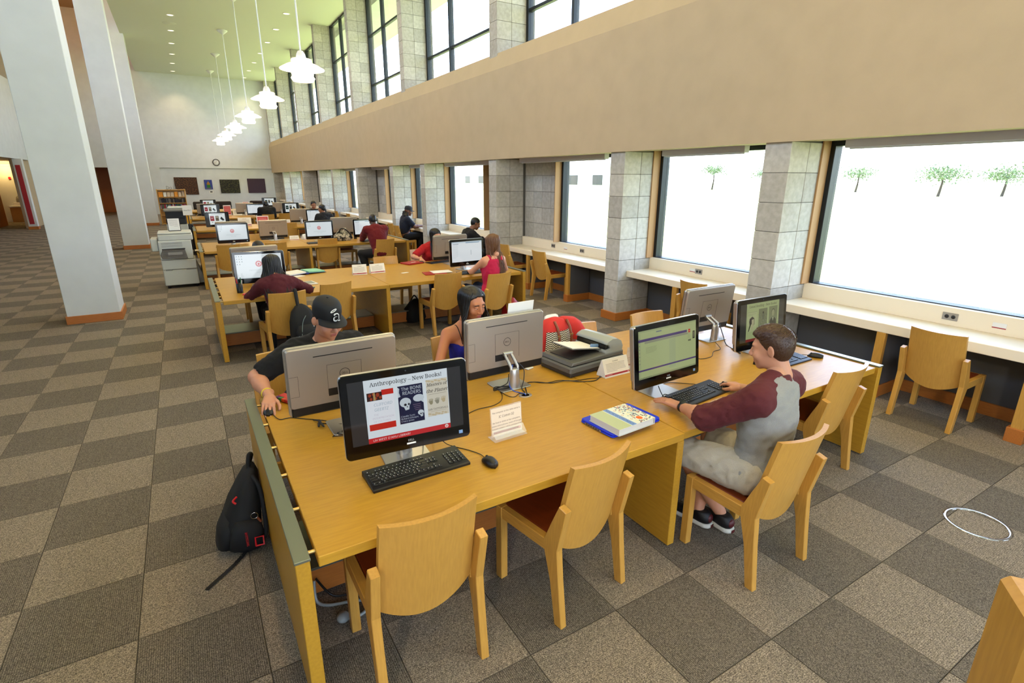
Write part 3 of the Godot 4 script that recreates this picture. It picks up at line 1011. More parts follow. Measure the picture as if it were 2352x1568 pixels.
func screens() -> void:
	var dark := Color(0.20, 0.20, 0.205)
	var white := Color(0.90, 0.945, 0.965)
	# slide of three new books
	var p := slide_base("Anthropology – New Books!", dark, white)
	p.rect(110, 72, 164, 244, Color(0.93, 0.95, 0.98))
	p.rect(200, 72, 74, 34, Color(0.80, 0.16, 0.14))
	p.rect(110, 82, 92, 52, Color(0.20, 0.08, 0.06))
	for e in [[128, 98, 9], [150, 92, 8], [176, 100, 11], [192, 118, 8], [135, 122, 8], [165, 120, 7]]:
		p.oval(e[0], e[1], e[2], e[2] * 1.2, Color(0.62, 0.22, 0.10))
	p.polyg(poly([150, 84, 160, 84, 163, 132, 148, 132]), Color(0.70, 0.58, 0.36))
	p.text(sans, "CLIFFORD", 205, 162, 26, Color(0.68, 0.75, 0.80), 1, 0.15)
	p.text(sans, "GEERTZ", 192, 194, 26, Color(0.68, 0.75, 0.80), 1, 0.15)
	p.text(sans, "THE", 142, 226, 17, Color(0.83, 0.80, 0.86), 0, 0.15)
	p.text(sans, "INTERPRETATION", 200, 248, 17, Color(0.83, 0.80, 0.86), 1, 0.15)
	p.text(sans, "OF CULTURES", 190, 270, 17, Color(0.83, 0.80, 0.86), 1, 0.15)
	p.rect(110, 284, 164, 40, Color(0.80, 0.17, 0.14))
	var navy := Color(0.10, 0.11, 0.25)
	var bone := Color(0.80, 0.85, 0.88)
	p.rect(300, 70, 160, 248, navy)
	p.text(sans, "The BONE", 388, 92, 29, white, 1)
	p.text(sans, "READERS", 388, 120, 30, white, 1)
	skull(p, 343, 180, 36, 1.0, bone, Color(0.12, 0.12, 0.17))
	p.oval(430, 164, 36, 24, bone)
	p.polyg(poly([440, 160, 460, 160, 460, 200, 446, 188]), bone)
	skull(p, 438, 262, 20, 1.0, bone, Color(0.12, 0.12, 0.17))
	p.polyg(poly([300, 74, 312, 86, 308, 112, 316, 138, 300, 142]), bone)
	for k in 4:
		p.rect(390 + k * 4, 202 + k * 12, 50 - k * 4, 3, Color(0.52, 0.42, 0.52))
	p.text(sans, "Claudio Tuniz", 308, 270, 15, white)
	p.text(sans, "Richard Gillespie", 308, 286, 15, white)
	p.text(sans, "Cheryl Jones", 308, 302, 15, white)
	p.rect(484, 60, 142, 244, Color(0.86, 0.84, 0.77))
	for k in 26:
		p.oval(490 + fmod(k * 53.7, 130), 64 + (k % 2) * 222 + fmod(k * 17.3, 14), 8, 5, Color(0.80, 0.74, 0.60))
	p.text(serif, "Masters of", 556, 94, 27, Color(0.22, 0.20, 0.20), 1, 0.3)
	p.text(serif, "the Planet", 556, 134, 30, Color(0.22, 0.20, 0.20), 1, 0.3)
	p.rect(496, 156, 118, 2, Color(0.58, 0.56, 0.5))
	hand_print(p, 510, 212, 22, Color(0.60, 0.58, 0.46))
	hand_print(p, 552, 212, 23, Color(0.58, 0.57, 0.5))
	hand_print(p, 594, 208, 23, Color(0.76, 0.70, 0.56))
	p.text(serif, "IAN TATTERSALL", 555, 258, 16, Color(0.38, 0.36, 0.34), 1)
	p.rect(502, 272, 108, 1.5, Color(0.66, 0.62, 0.55))
	screen_mat("screen_slide", p.tex(), 0.80)
	# casual reading slide, its colours tinted pale green for the slanting view
	var pale := Color(0.66, 0.71, 0.50)
	p = Pic.new(720, 405, Color(0.25, 0.25, 0.22))
	p.rect(96, 0, 534, 405, pale)
	p.text(serif, "Casual Reading – New Books!", 363, 34, 33, Color(0.30, 0.30, 0.22), 1)
	p.rect(112, 92, 150, 206, Color(0.70, 0.74, 0.54))
	p.rect(112, 92, 150, 3, Color(0.5, 0.52, 0.4))
	p.lines(120, 110, 130, 2, 12, Color(0.52, 0.55, 0.42), 4)
	p.polyg(poly([148, 160, 190, 138, 222, 160, 226, 220, 200, 250, 176, 216, 140, 292, 128, 296, 150, 230, 142, 190]), Color(0.20, 0.19, 0.16))
	p.polyg(poly([182, 172, 216, 166, 220, 214, 200, 262, 214, 290, 176, 268, 184, 220]), Color(0.72, 0.70, 0.55))
	p.rect(292, 70, 142, 224, Color(0.46, 0.49, 0.36))
	for k in 30:
		p.oval(300 + fmod(k * 47.1, 126), 130 + fmod(k * 31.7, 150), 10, 7, Color(0.50, 0.53, 0.40) if k % 2 else Color(0.42, 0.45, 0.34))
	p.oval(366, 116, 12, 14, Color(0.25, 0.25, 0.20))
	p.polyg(poly([346, 150, 366, 122, 388, 150, 380, 190, 354, 190]), Color(0.40, 0.42, 0.33))
	p.rect(462, 62, 142, 226, Color(0.50, 0.53, 0.39))
	p.oval(534, 130, 30, 40, Color(0.34, 0.35, 0.27))
	p.oval(534, 136, 25, 36, Color(0.60, 0.62, 0.47))
	p.polyg(poly([476, 288, 482, 214, 518, 180, 550, 180, 586, 214, 594, 288]), Color(0.25, 0.26, 0.20))
	p.polyg(poly([516, 182, 552, 182, 534, 226]), Color(0.62, 0.64, 0.50))
	p.rect(96, 376, 534, 29, Color(0.50, 0.15, 0.14))
	screen_mat("screen_casual", p.tex(), 0.72)
	# course page in a browser, the green cast of its oblique view painted in
	p = Pic.new(720, 405, Color(0.70, 0.745, 0.53))
	p.rect(0, 0, 720, 14, Color(0.64, 0.69, 0.5))
	p.rect(0, 18, 26, 387, Color(0.66, 0.70, 0.51))
	p.rect(210, 24, 66, 10, Color(0.47, 0.50, 0.52))
	p.rect(0, 70, 600, 22, Color(0.35, 0.29, 0.46))
	p.rect(72, 96, 540, 12, Color(0.58, 0.58, 0.5))
	p.rect(72, 110, 540, 1.5, Color(0.50, 0.52, 0.42))
	p.rect(372, 118, 80, 250, Color(0.67, 0.71, 0.53))
	p.lines(86, 146, 130, 6, 9, Color(0.53, 0.56, 0.42), 6)
	p.rect(618, 68, 26, 30, Color(0.78, 0.18, 0.12))
	p.rect(622, 82, 18, 3, Color(0.9, 0.85, 0.7))
	p.lines(614, 106, 30, 4, 12, Color(0.55, 0.58, 0.45), 8)
	p.rect(616, 160, 38, 14, Color(0.42, 0.44, 0.33))
	p.rect(676, 92, 28, 68, Color(0.22, 0.21, 0.18))
	p.rect(684, 100, 12, 50, Color(0.5, 0.5, 0.4))
	p.rect(0, 326, 720, 14, Color(0.35, 0.29, 0.46))
	p.rect(0, 391, 720, 14, Color(0.60, 0.64, 0.47))
	for k in 8:
		p.rect(12 + k * 18, 394, 7, 6, Color(0.3, 0.33, 0.25))
		p.rect(6, 60 + k * 30, 12, 5, Color(0.45, 0.47, 0.48))
	screen_mat("screen_course", p.tex(), 0.78)
	# desktop with the round red seal
	p = Pic.new(720, 405, Color(0.92, 0.955, 0.965))
	seal(p, 352, 165, 52)
	p.text(serif, "UNIVERSITY of HAWAI'I", 372, 272, 31, Color(0.74, 0.80, 0.80), 1)
	p.text(serif, "WEST O'AHU", 372, 310, 22, Color(0.74, 0.80, 0.80), 1)
	for k in 11:
		p.rect(18 + (k % 3) * 38, 22 + (k / 3) * 44, 11, 12, [Color(0.35, 0.5, 0.65), Color(0.45, 0.45, 0.4), Color(0.3, 0.42, 0.4)][k % 3])
		p.rect(12 + (k % 3) * 38, 38 + (k / 3) * 44, 24, 3, Color(0.65, 0.7, 0.72))
	p.rect(0, 392, 720, 13, Color(0.80, 0.86, 0.88))
	screen_mat("screen_seal", p.tex(), 0.85)
	# white document window
	p = Pic.new(720, 405, Color(0.93, 0.955, 0.965))
	p.rect(0, 0, 720, 26, Color(0.80, 0.86, 0.90))
	p.rect(330, 22, 330, 12, Color(0.34, 0.52, 0.66))
	p.rect(30, 40, 130, 10, Color(0.55, 0.60, 0.66))
	p.lines(30, 72, 120, 12, 22, Color(0.80, 0.83, 0.84), 3)
	p.rect(452, 180, 8, 96, Color(0.52, 0.60, 0.64))
	screen_mat("screen_page", p.tex(), 0.85)
	# slides seen far off
	for a in [["screen_covers", Color(0.60, 0.13, 0.18), Color(0.38, 0.33, 0.24)], ["screen_covers_dark", Color(0.12, 0.22, 0.20), Color(0.14, 0.15, 0.17)]]:
		p = Pic.new(360, 203, Color(0.13, 0.13, 0.14))
		p.rect(48, 0, 267, 203, Color(0.93, 0.96, 0.95))
		p.rect(90, 14, 180, 6, Color(0.6, 0.62, 0.62))
		p.rect(62, 44, 66, 92, a[1])
		p.rect(76, 86, 32, 8, Color(0.9, 0.88, 0.85))
		p.rect(150, 44, 56, 92, a[2])
		p.rect(158, 60, 40, 16, Color(0.75, 0.70, 0.55))
		p.polyg(poly([228, 100, 250, 60, 280, 96, 296, 120, 262, 132]), Color(0.16, 0.18, 0.18))
		p.oval(276, 122, 16, 12, Color(0.72, 0.55, 0.2) if a[0] == "screen_covers_dark" else Color(0.2, 0.22, 0.2))
		for k in 3:
			p.rect(84 + k * 84, 152, 16, 14, Color(0.45, 0.47, 0.47))
		screen_mat(a[0], p.tex(), 0.85)

# ---------------------------------------------------------------- computers, keyboards, mice, leads
# local frame: base on the desk at the origin, the screen faces +z
func make_computer(lift: float, tilt: float, screen: String, detail: bool) -> Node3D:
	var t := thing("computer", "", "computer", Vector3.ZERO, 0.0, "all-in-one computers on the reading tables")
	var b := Basis(Vector3.RIGHT, -tilt)
	var c := Vector3(0, lift, 0.02)   # centre of the front glass
	var body := Transform3D(b, c)
	obj(MB.new().prism(rrect(0.61, 0.405, 0.022), body, -0.022, 0.0, 0.003), "bezel", M.black_gloss, t)
	obj(MB.new().prism(rrect(0.614, 0.409, 0.023), body, -0.024, -0.006, 0.002), "rim", M.silver, t)
	# back shell in silver, its lowest strip black
	var shell_poly := rrect(0.604, 0.352, 0.022)
	var sh := PackedVector2Array()
	for q in shell_poly:
		sh.append(q + Vector2(0, 0.025))
	var back := obj(MB.new().prism(sh, body, -0.048, -0.023, 0.006), "back_shell", M.silver_dull, t)
	obj(MB.new().box(body * Vector3(0, -0.166, -0.034), Vector3(0.59, 0.07, 0.022), 0.006, b), "lower_strip", M.black, t)
	var scr := put(page_mesh(0.543, 0.3055), "screen", M[screen], t, Transform3D(b, body * Vector3(0, 0.0155, 0.0006)))
	if detail:
		obj(MB.new().box(body * Vector3(0, 0.145, -0.0485), Vector3(0.325, 0.005, 0.001), 0.0, b), "vent_slot", M.black, back)
		var seam := MB.new()
		for e in [[0.0, 0.085, 0.19, 0.0012], [-0.095, -0.005, 0.0012, 0.18], [0.095, -0.005, 0.0012, 0.18], [0.272, 0.045, 0.045, 0.0012], [0.272, -0.075, 0.045, 0.0012], [0.2495, -0.015, 0.0012, 0.12]]:
			seam.box(body * Vector3(e[0], e[1], -0.0484), Vector3(e[2], e[3], 0.0008), 0.0, b)
		obj(seam, "seam", M.ink, back)
		obj(MB.new().box(body * Vector3(0.045, -0.082, -0.0483), Vector3(0.10, 0.045, 0.0014), 0.0, b), "port_recess", M.black, back)
		var back_t := Transform3D(b * Basis(Vector3.UP, PI), body * Vector3(0, 0.022, -0.0483))
		var ring := MB.new()
		var k := 24
		ring.flat()
		for i in k:
			var a0 := TAU * i / k
			var a1 := TAU * (i + 1) / k
			ring.quad_out(back_t * Vector3(cos(a0) * 0.029, sin(a0) * 0.029, 0.001), back_t * Vector3(cos(a1) * 0.029, sin(a1) * 0.029, 0.001), back_t * Vector3(cos(a1) * 0.026, sin(a1) * 0.026, 0.001), back_t * Vector3(cos(a0) * 0.026, sin(a0) * 0.026, 0.001), back_t.basis.z)
		obj(ring, "badge_ring", M.ink, back)
		obj(MB.new().text(sans, "DELL", 0.016, back_t), "badge_lettering", M.ink, back)
		obj(MB.new().text(sans, "DELL", 0.014, Transform3D(b, body * Vector3(0, -0.158, 0.0008))), "brand_lettering", M.silver, t)
		obj(MB.new().box(body * Vector3(0, -0.174, 0.0006), Vector3(0.044, 0.008, 0.0012), 0.0, b), "name_strip", M.paper, t)
		obj(MB.new().box(body * Vector3(0.255, -0.170, 0.0006), Vector3(0.02, 0.017, 0.001), 0.0, b), "sticker", M.sticker, t)
		obj(MB.new().lathe([Vector2(0.0045, 0), Vector2(0.004, 0.001), Vector2(0.0001, 0.001)], Transform3D(b * Basis(Vector3.RIGHT, PI / 2), body * Vector3(0, 0.186, 0.0)), 12), "camera", M.frame_dark, t)
	# stand: plate, post and a two-pronged arm
	var plate := Transform3D(Basis(Vector3.RIGHT, -PI / 2), Vector3(0, 0, -0.05))
	obj(MB.new().prism(rrect(0.235, 0.215, 0.018), plate, 0.0, 0.008, 0.002), "base_plate", M.silver, t)
	obj(MB.new().lathe([Vector2(0.042, 0.008), Vector2(0.036, 0.09), Vector2(0.033, 0.135), Vector2(0.03, 0.14), Vector2(0.001, 0.14)], T(Vector3(0, 0, -0.118)), 20, 1.0, 0.75), "post", M.silver, t)
	var hinge := body * Vector3(0, -0.06, -0.052)
	var arm := MB.new()
	for s in [-1, 1]:
		arm.tube([Vector3(s * 0.026, 0.10, -0.118), Vector3(s * 0.026, 0.15, -0.116), hinge + Vector3(s * 0.026, 0, 0)], 0.0105, 8, false)
	obj(arm, "arm", M.silver, t)
	obj(MB.new().tube([hinge + Vector3(-0.036, 0, 0), hinge + Vector3(0.036, 0, 0)], 0.014, 12, false), "hinge", M.silver, t)
	return t

func make_keyboard(single_keys: bool) -> Node3D:
	var t := thing("keyboard", "", "keyboard", Vector3.ZERO, 0.0, "black keyboards on the reading tables")
	var side := Basis(Vector3(0, 0, 1), Vector3(0, 1, 0), Vector3(-1, 0, 0))
	# side view (z, y): the rear edge stands higher
	obj(MB.new().prism(poly([-0.088, 0.0, 0.088, 0.0, 0.088, 0.011, 0.080, 0.014, -0.072, 0.026, -0.086, 0.027]), Transform3D(side, Vector3.ZERO), -0.245, 0.245, 0.002), "case", M.black, t)
	var keys := MB.new()
	var shapes := {}
	var rows := [[-0.060, 0.012], [-0.036, 0.017], [-0.017, 0.017], [0.002, 0.017], [0.021, 0.017], [0.040, 0.017]]
	var spec := []
	for r in 6:
		var x := -0.233
		var widths := []
		if r == 0:
			widths = [1, -1, 1, 1, 1, 1, -0.5, 1, 1, 1, 1, -0.5, 1, 1, 1, 1]
		elif r == 1:
			widths = [1, 1, 1, 1, 1, 1, 1, 1, 1, 1, 1, 1, 1, 2]
		elif r == 2:
			widths = [1.5, 1, 1, 1, 1, 1, 1, 1, 1, 1, 1, 1, 1, 1.5]
		elif r == 3:
			widths = [1.75, 1, 1, 1, 1, 1, 1, 1, 1, 1, 1, 1, 2.25]
		elif r == 4:
			widths = [2.25, 1, 1, 1, 1, 1, 1, 1, 1, 1, 1, 2.75]
		else:
			widths = [1.25, 1.25, 1.25, 6.25, 1.25, 1.25, 1.25, 1.25]
		for w in widths:
			if w < 0:
				x += -w * 0.0192
				continue
			spec.append([x, w * 0.0192, r])
			x += w * 0.0192
		if r in [1, 2]:
			for k in 3:
				spec.append([0.052 + 0.0192 * k, 0.0192, r])
		if r == 4:
			spec.append([0.0712, 0.0192, r])
		if r == 5:
			for k in 3:
				spec.append([0.052 + 0.0192 * k, 0.0192, r])
		if r > 0:
			for k in 4:
				spec.append([0.146 + 0.0235 * k, 0.0215, r])
	for e in spec:
		var z: float = rows[e[2]][0] + 0.006
		var d: float = rows[e[2]][1]
		var y := 0.0255 - (z + 0.072) * 0.079
		if single_keys:
			var id := "%.4f %.3f" % [e[1], d]
			if not shapes.has(id):
				shapes[id] = MB.new().box(Vector3.ZERO, Vector3(e[1] - 0.0022, 0.007, d - 0.0004), 0.002).done()
			var kk := put(shapes[id], "key", M.key_black, t, Transform3D(Basis(Vector3.RIGHT, 0.079), Vector3(e[0] + e[1] / 2, y + 0.001, z)))
			if e[1] < 0.024 or e[2] == 5 and e[1] < 0.03:
				put(print_mesh, "legend", M.key_print, kk, T(Vector3(-0.003, 0.0037, -0.003)))
		else:
			keys.box(Vector3(e[0] + e[1] / 2, y + 0.001, z), Vector3(e[1] - 0.002, 0.007, d - 0.0005), 0.0, Basis(Vector3.RIGHT, 0.079))
	if not single_keys:
		obj(keys, "key_field", M.key_black, t).set_meta("kind", "stuff")
	return t

var print_mesh: ArrayMesh

func make_mouse() -> Node3D:
	var t := thing("mouse", "", "mouse", Vector3.ZERO, 0.0, "black computer mice")
	var rings := []
	for i in 13:
		var u := float(i) / 12
		var z := lerpf(0.056, -0.056, u)
		var w := 0.032 * pow(maxf(0.0, 1.0 - pow(absf(2 * u - 1.0), 3.2)), 0.5) * (0.94 + 0.10 * sin(u * 3.0)) + 0.0004
		var hh := 0.036 * pow(maxf(0.0, 1.0 - pow(absf(2 * u - 0.86) / 1.14, 2.4)), 0.6) + 0.001
		var R := PackedVector3Array()
		for k in 16:
			var a := TAU * k / 16
			R.append(Vector3(cos(a) * w, maxf(0.0, 0.010 + sin(a) * (hh - 0.010 if sin(a) > 0 else 0.010)), z))
		rings.append(R)
	obj(MB.new().loft(rings), "shell", M.black, t)
	obj(MB.new().lathe([Vector2(0.001, -0.004), Vector2(0.009, -0.004), Vector2(0.009, 0.004), Vector2(0.001, 0.004)], Transform3D(Basis(Vector3.FORWARD, PI / 2), Vector3(0, 0.026, -0.030)), 14), "wheel", M.frame_dark, t)
	obj(MB.new().box(Vector3(0, 0.0335, 0.012), Vector3(0.012, 0.0006, 0.005)), "logo", M.key_print, t)
	return t

func cable(called: String, label: String, pts: Array, r: float, m: Material, group := "leads trailing over the tables") -> void:
	var q := []
	for p in pts:
		q.append(Vector3(p[0], p[1], p[2]))
	var o := obj(MB.new().tube(q, r, 7), called, m)
	tag(o, label, "cable", group)

func computers() -> void:
	screens()
	mk("sticker", Color(0.45, 0.58, 0.75), 0.4)
	mk("blue_lead", Color(0.18, 0.32, 0.70), 0.5)
	print_mesh = MB.new().box(Vector3.ZERO, Vector3(0.004, 0.0004, 0.004)).done()
	# [x, z of the screen, yaw in degrees, height of the screen's centre, tilt, screen, near, label]
	var list := [
		[0.779, -2.242, -4.6, 1.044, 0.10, "screen_slide", true, "all-in-one computer nearest the camera, its screen announcing new anthropology books"],
		[0.640, -2.925, 181.0, 1.035, 0.10, "screen_seal", true, "silver-backed computer that the man in the black cap looks at"],
		[1.735, -2.985, 182.0, 1.022, 0.0, "screen_seal", true, "silver-backed computer in front of the black-haired young woman, cables round its stand"],
		[2.534, -2.251, 2.7, 1.034, 0.12, "screen_course", true, "computer with a pale course page, before the young man with maroon sleeves"],
		[3.83, -3.038, 179.2, 1.0, 0.10, "screen_seal", true, "bluish silver computer back at the window end of the nearest table"],
		[3.862, -2.491, -1.2, 0.99, 0.10, "screen_casual", true, "computer showing a casual reading slide, behind the young man with maroon sleeves"],
		[0.744, -7.60, -6.0, 0.99, 0.08, "screen_seal", true, "computer with the red seal on white, before the woman with long dark hair"],
		[0.756, -8.20, 185.8, 1.0, 0.10, "screen_page", true, "computer back just behind the seal screen of the second table"],
		[3.656, -7.397, 5.9, 1.01, 0.02, "screen_page", true, "computer with a white page, before the woman in the pink top"],
		[3.713, -8.179, 181.4, 1.012, 0.14, "screen_page", true, "silver computer back hiding the girl in the red shirt"],
		[0.822, -12.70, 3.0, 1.0, 0.05, "screen_seal", true, "left computer with a red seal at the third table, nearest the copier"],
		[2.576, -12.70, -1.2, 0.99, 0.05, "screen_seal", true, "middle computer with a red seal at the third table"],
		[3.571, -12.45, 5.0, 1.01, 0.03, "screen_page", true, "computer at the third table that the man in the red sweater works on"],
		[1.707, -13.45, 184.0, 0.995, 0.14, "screen_page", true, "grey computer back between two red seal screens"],
		[3.25, -13.2, 178.0, 1.02, 0.10, "screen_page", false, "computer back at the third table, left of the man in red"],
		[0.85, -13.3, 180.0, 1.0, 0.10, "screen_page", false, "computer back peeping over the left red seal screen"],
		[0.80, -17.55, 6.0, 0.98, 0.05, "screen_covers", false, "screen with three book covers at the fourth table, beside the columns"],
		[3.50, -17.45, 2.0, 1.0, 0.05, "screen_page", false, "white screen behind the man in dark blue"],
		[3.15, -18.2, 180.0, 0.99, 0.10, "screen_page", false, "computer back left of the man in dark blue"],
		[0.85, -22.6, 8.0, 1.0, 0.05, "screen_covers", false, "screen with book covers at the fifth table, left end"],
		[0.75, -23.3, 180.0, 1.0, 0.10, "screen_page", false, "computer back left of the fifth table's left screen"],
		[2.05, -23.4, 180.0, 1.0, 0.10, "screen_page", false, "grey computer back at the fifth table, left of the man in black"],
		[2.35, -22.6, 0.0, 0.99, 0.05, "screen_page", false, "white screen in front of the man in black"],
		[3.60, -22.6, -2.0, 1.0, 0.05, "screen_covers_dark", false, "dark-framed screen with three covers, right of the man in black"],
		[3.35, -23.3, 180.0, 1.0, 0.10, "screen_page", false, "computer back behind the dark covers screen at the fifth table"],
		[1.00, -27.7, 4.0, 1.0, 0.05, "screen_covers", false, "left screen of the table nearest the end wall"],
		[3.50, -27.7, -2.0, 1.05, 0.05, "screen_covers_dark", false, "right screen of the table nearest the end wall, above the man in black"],
	]
	var made := {}
	for e in list:
		var t: Node3D = make_computer(e[3] - 0.74, e[4], e[5], e[6])
		t.set_meta("label", e[7])
		var yaw := deg_to_rad(e[2])
		t.rotation.y = yaw
		t.position = Vector3(e[0], 0.7406, e[1]) - Basis(Vector3.UP, yaw) * Vector3(0, 0, 0.02)
	# keyboards
	var kb := make_keyboard(true)
	kb.set_meta("label", "black keyboard before the screen of new anthropology books")
	kb.position = Vector3(0.785, 0.74, -2.185)
	kb.rotation.y = 0.015
	copy(kb, Vector3(2.715, 0.74, -2.125), 0.02, "black keyboard under the hands of the young man with maroon sleeves").rotation.y = 0.10
	var k2 := make_keyboard(false)
	k2.set_meta("label", "black keyboard half hidden behind the young man's head, window end of the table")
	k2.position = Vector3(3.80, 0.74, -2.235)
	var ks := [[0.62, -3.20, PI, "keyboard in front of the man in the black cap, behind the silver computer"], [1.75, -3.22, PI, "keyboard of the black-haired young woman, behind her computer"], [3.80, -3.28, PI, "keyboard behind the bluish computer back at the window end"], [0.88, -7.20, 0.05, "keyboard of the woman with long dark hair, by the pen pot"], [3.60, -7.10, 0.05, "keyboard of the woman in the pink top"], [3.62, -8.36, PI + 0.2, "keyboard of the girl in the red shirt, by her mouse"], [1.70, -13.68, PI, "keyboard behind the grey computer back of the third table"], [2.45, -12.25, 0.0, "keyboard before the middle red seal screen"], [3.58, -12.12, 0.05, "keyboard of the man in the red sweater"]]
	for e in ks:
		copy(k2, Vector3(e[0], 0.74, e[1]), e[2], e[3])
	# mice
	var ms := make_mouse()
	ms.set_meta("label", "black mouse right of the keyboard nearest the camera")
	ms.position = Vector3(1.115, 0.74, -2.055)
	var ml := [[0.262, -3.265, PI - 0.15, "dark mouse under the hand with the yellow wristband"], [2.985, -2.115, 0.1, "black mouse under the right hand of the young man with maroon sleeves"], [4.135, -2.175, 0.5, "black mouse alone near the window end of the nearest table"], [3.31, -8.43, PI + 0.3, "mouse under the hand of the girl in the red shirt"], [3.98, -7.12, 0.0, "mouse at the right hand of the woman in the pink top"], [0.50, -12.45, 0.3, "small dark mouse left of the third table's left screen"]]
	for e in ml:
		copy(ms, Vector3(e[0], 0.74, e[1]), e[2], e[3])
	leads()

func leads() -> void:
	var y := 0.7435
	cable("mouse_lead", "thin black lead from the near mouse up to the computer with the anthropology screen", [[1.112, 0.752, -2.108], [1.115, 0.745, -2.16], [1.085, y, -2.23], [1.04, y, -2.30], [1.00, 0.76, -2.34], [0.93, 0.86, -2.33]], 0.0022, M.black)
	cable("mouse_lead", "black lead running from the mouse of the man in the cap", [[0.275, 0.750, -3.215], [0.30, y, -3.13], [0.36, y, -3.12], [0.43, y, -3.06], [0.52, y, -2.98], [0.60, y, -2.86], [0.70, y, -2.80]], 0.0024, M.black)
	var loops := []
	for k in 22:
		var a := TAU * k / 7.3
		loops.append([0.585 + 0.085 * cos(a) + 0.004 * k, y + 0.003 * (k % 4), -2.735 + 0.028 * sin(a) - 0.002 * k])
	cable("coiled_lead", "black lead looped several times on the table behind the near screen", loops + [[0.72, y, -2.75], [0.80, y, -2.72]], 0.0028, M.black)
	cable("tied_lead", "short bundle of black lead left of the silver stand, behind the near screen", [[0.47, y, -3.02], [0.49, 0.758, -2.95], [0.50, 0.750, -2.885], [0.485, 0.757, -2.94], [0.475, 0.750, -2.90], [0.50, 0.755, -2.965]], 0.005, M.black)
	cable("power_lead", "black lead crossing behind the near screen to the silver base", [[0.50, y, -2.95], [0.56, y, -2.90], [0.62, 0.752, -2.84], [0.60, y, -2.79], [0.66, y, -2.77], [0.71, 0.78, -2.79], [0.74, 0.86, -2.82]], 0.003, M.black)
	cable("power_lead", "black leads hanging under the screen of new books to its stand", [[0.86, 0.80, -2.33], [0.90, 0.755, -2.40], [0.88, y, -2.44], [0.95, y, -2.45], [1.0, 0.76, -2.42], [0.97, 0.80, -2.36]], 0.003, M.black)
	cable("power_lead", "black lead dropping right of the near stand", [[0.93, 0.84, -2.33], [0.955, 0.76, -2.40], [0.98, y, -2.47], [0.93, y, -2.52]], 0.003, M.black)
	# round the second stand and its desk grommet
	var g := struct_grommet(Vector3(1.735, 0.74, -2.70), "grey oval cable outlet in the table before the second silver stand")
	cable("network_lead", "blue lead from the silver stand down to the oval cable outlet", [[1.74, 0.90, -2.87], [1.715, 0.84, -2.85], [1.70, 0.77, -2.845], [1.705, y, -2.80], [1.725, y, -2.75], [1.735, 0.748, -2.71], [1.74, 0.73, -2.70]], 0.0035, M.blue_lead)
	cable("power_lead", "black lead looping from the second silver stand into the oval outlet", [[1.78, 0.91, -2.88], [1.82, 0.86, -2.86], [1.81, 0.79, -2.84], [1.77, 0.75, -2.80], [1.755, y, -2.74], [1.74, 0.735, -2.70]], 0.0034, M.black)
	var lp := []
	for k in 18:
		var a := TAU * k / 6.1
		lp.append([1.645 + 0.062 * cos(a), 0.752 + 0.003 * (k % 5), -2.855 + 0.026 * sin(a)])
	cable("coiled_lead", "black lead coiled on the base plate of the second silver stand", lp + [[1.70, 0.78, -2.87], [1.72, 0.83, -2.89]], 0.003, M.black)
	cable("power_lead", "thin black lead from the coil across to behind the near screen", [[1.62, y, -2.83], [1.60, y, -2.77], [1.55, y, -2.70], [1.47, y, -2.66], [1.36, y, -2.66], [1.25, y, -2.62], [1.10, y, -2.56]], 0.0022, M.black)
	cable("power_lead", "thin black lead curving in front of the second silver stand", [[1.62, y, -2.83], [1.63, y, -2.74], [1.66, y, -2.71], [1.71, y, -2.74], [1.735, 0.748, -2.71]], 0.0022, M.black)
	cable("scanner_lead", "twisted black lead from the cable outlet to the flatbed scanner", [[1.74, 0.745, -2.69], [1.78, y, -2.76], [1.84, y, -2.87], [1.92, y, -2.86], [2.0, y, -2.79], [2.10, 0.749, -2.76], [2.20, y, -2.70], [2.30, y, -2.67], [2.40, y, -2.74], [2.43, y, -2.82], [2.42, 0.77, -2.87]], 0.003, M.black)
	cable("scanner_lead", "thinner black lead twisting beside the scanner cable", [[1.75, 0.745, -2.70], [1.80, y, -2.80], [1.88, y, -2.88], [1.97, y, -2.81], [2.08, y, -2.80], [2.17, y, -2.74], [2.28, y, -2.72], [2.37, y, -2.70], [2.46, y, -2.80], [2.46, 0.765, -2.86]], 0.0024, M.black)
	# window end
	cable("power_lead", "black lead arching from the bluish computer back down to the table", [[3.90, 0.88, -2.92], [3.86, 0.80, -2.84], [3.80, y, -2.75], [3.74, y, -2.62], [3.70, y, -2.55]], 0.004, M.black)
	cable("power_lead", "black lead bowed between the two computers at the window end", [[3.98, 0.80, -2.60], [3.93, 0.86, -2.68], [3.86, 0.82, -2.74], [3.82, 0.77, -2.68], [3.76, y, -2.60], [3.70, y, -2.54]], 0.004, M.black)
	cable("power_lead", "thin lead on the table behind the course page screen", [[3.40, y, -2.75], [3.30, y, -2.62], [3.42, y, -2.60], [3.55, y, -2.68], [3.66, y, -2.70], [3.74, 0.76, -2.82]], 0.0025, M.black)
	cable("mouse_lead", "thin lead of the lone mouse near the window end", [[4.11, 0.75, -2.22], [4.06, y, -2.30], [3.98, y, -2.36], [3.92, y, -2.40]], 0.0022, M.black)
	cable("keyboard_lead", "thin lead behind the keyboard of the young man with maroon sleeves", [[2.86, 0.75, -2.21], [2.80, y, -2.30], [2.70, y, -2.38], [2.62, y, -2.36]], 0.0022, M.black)
	cable("power_lead", "small black knot of lead on the silver base of the course page computer", [[2.49, 0.80, -2.27], [2.47, 0.755, -2.20], [2.50, 0.751, -2.16], [2.44, 0.752, -2.18], [2.50, 0.756, -2.22], [2.53, 0.752, -2.17]], 0.003, M.black)

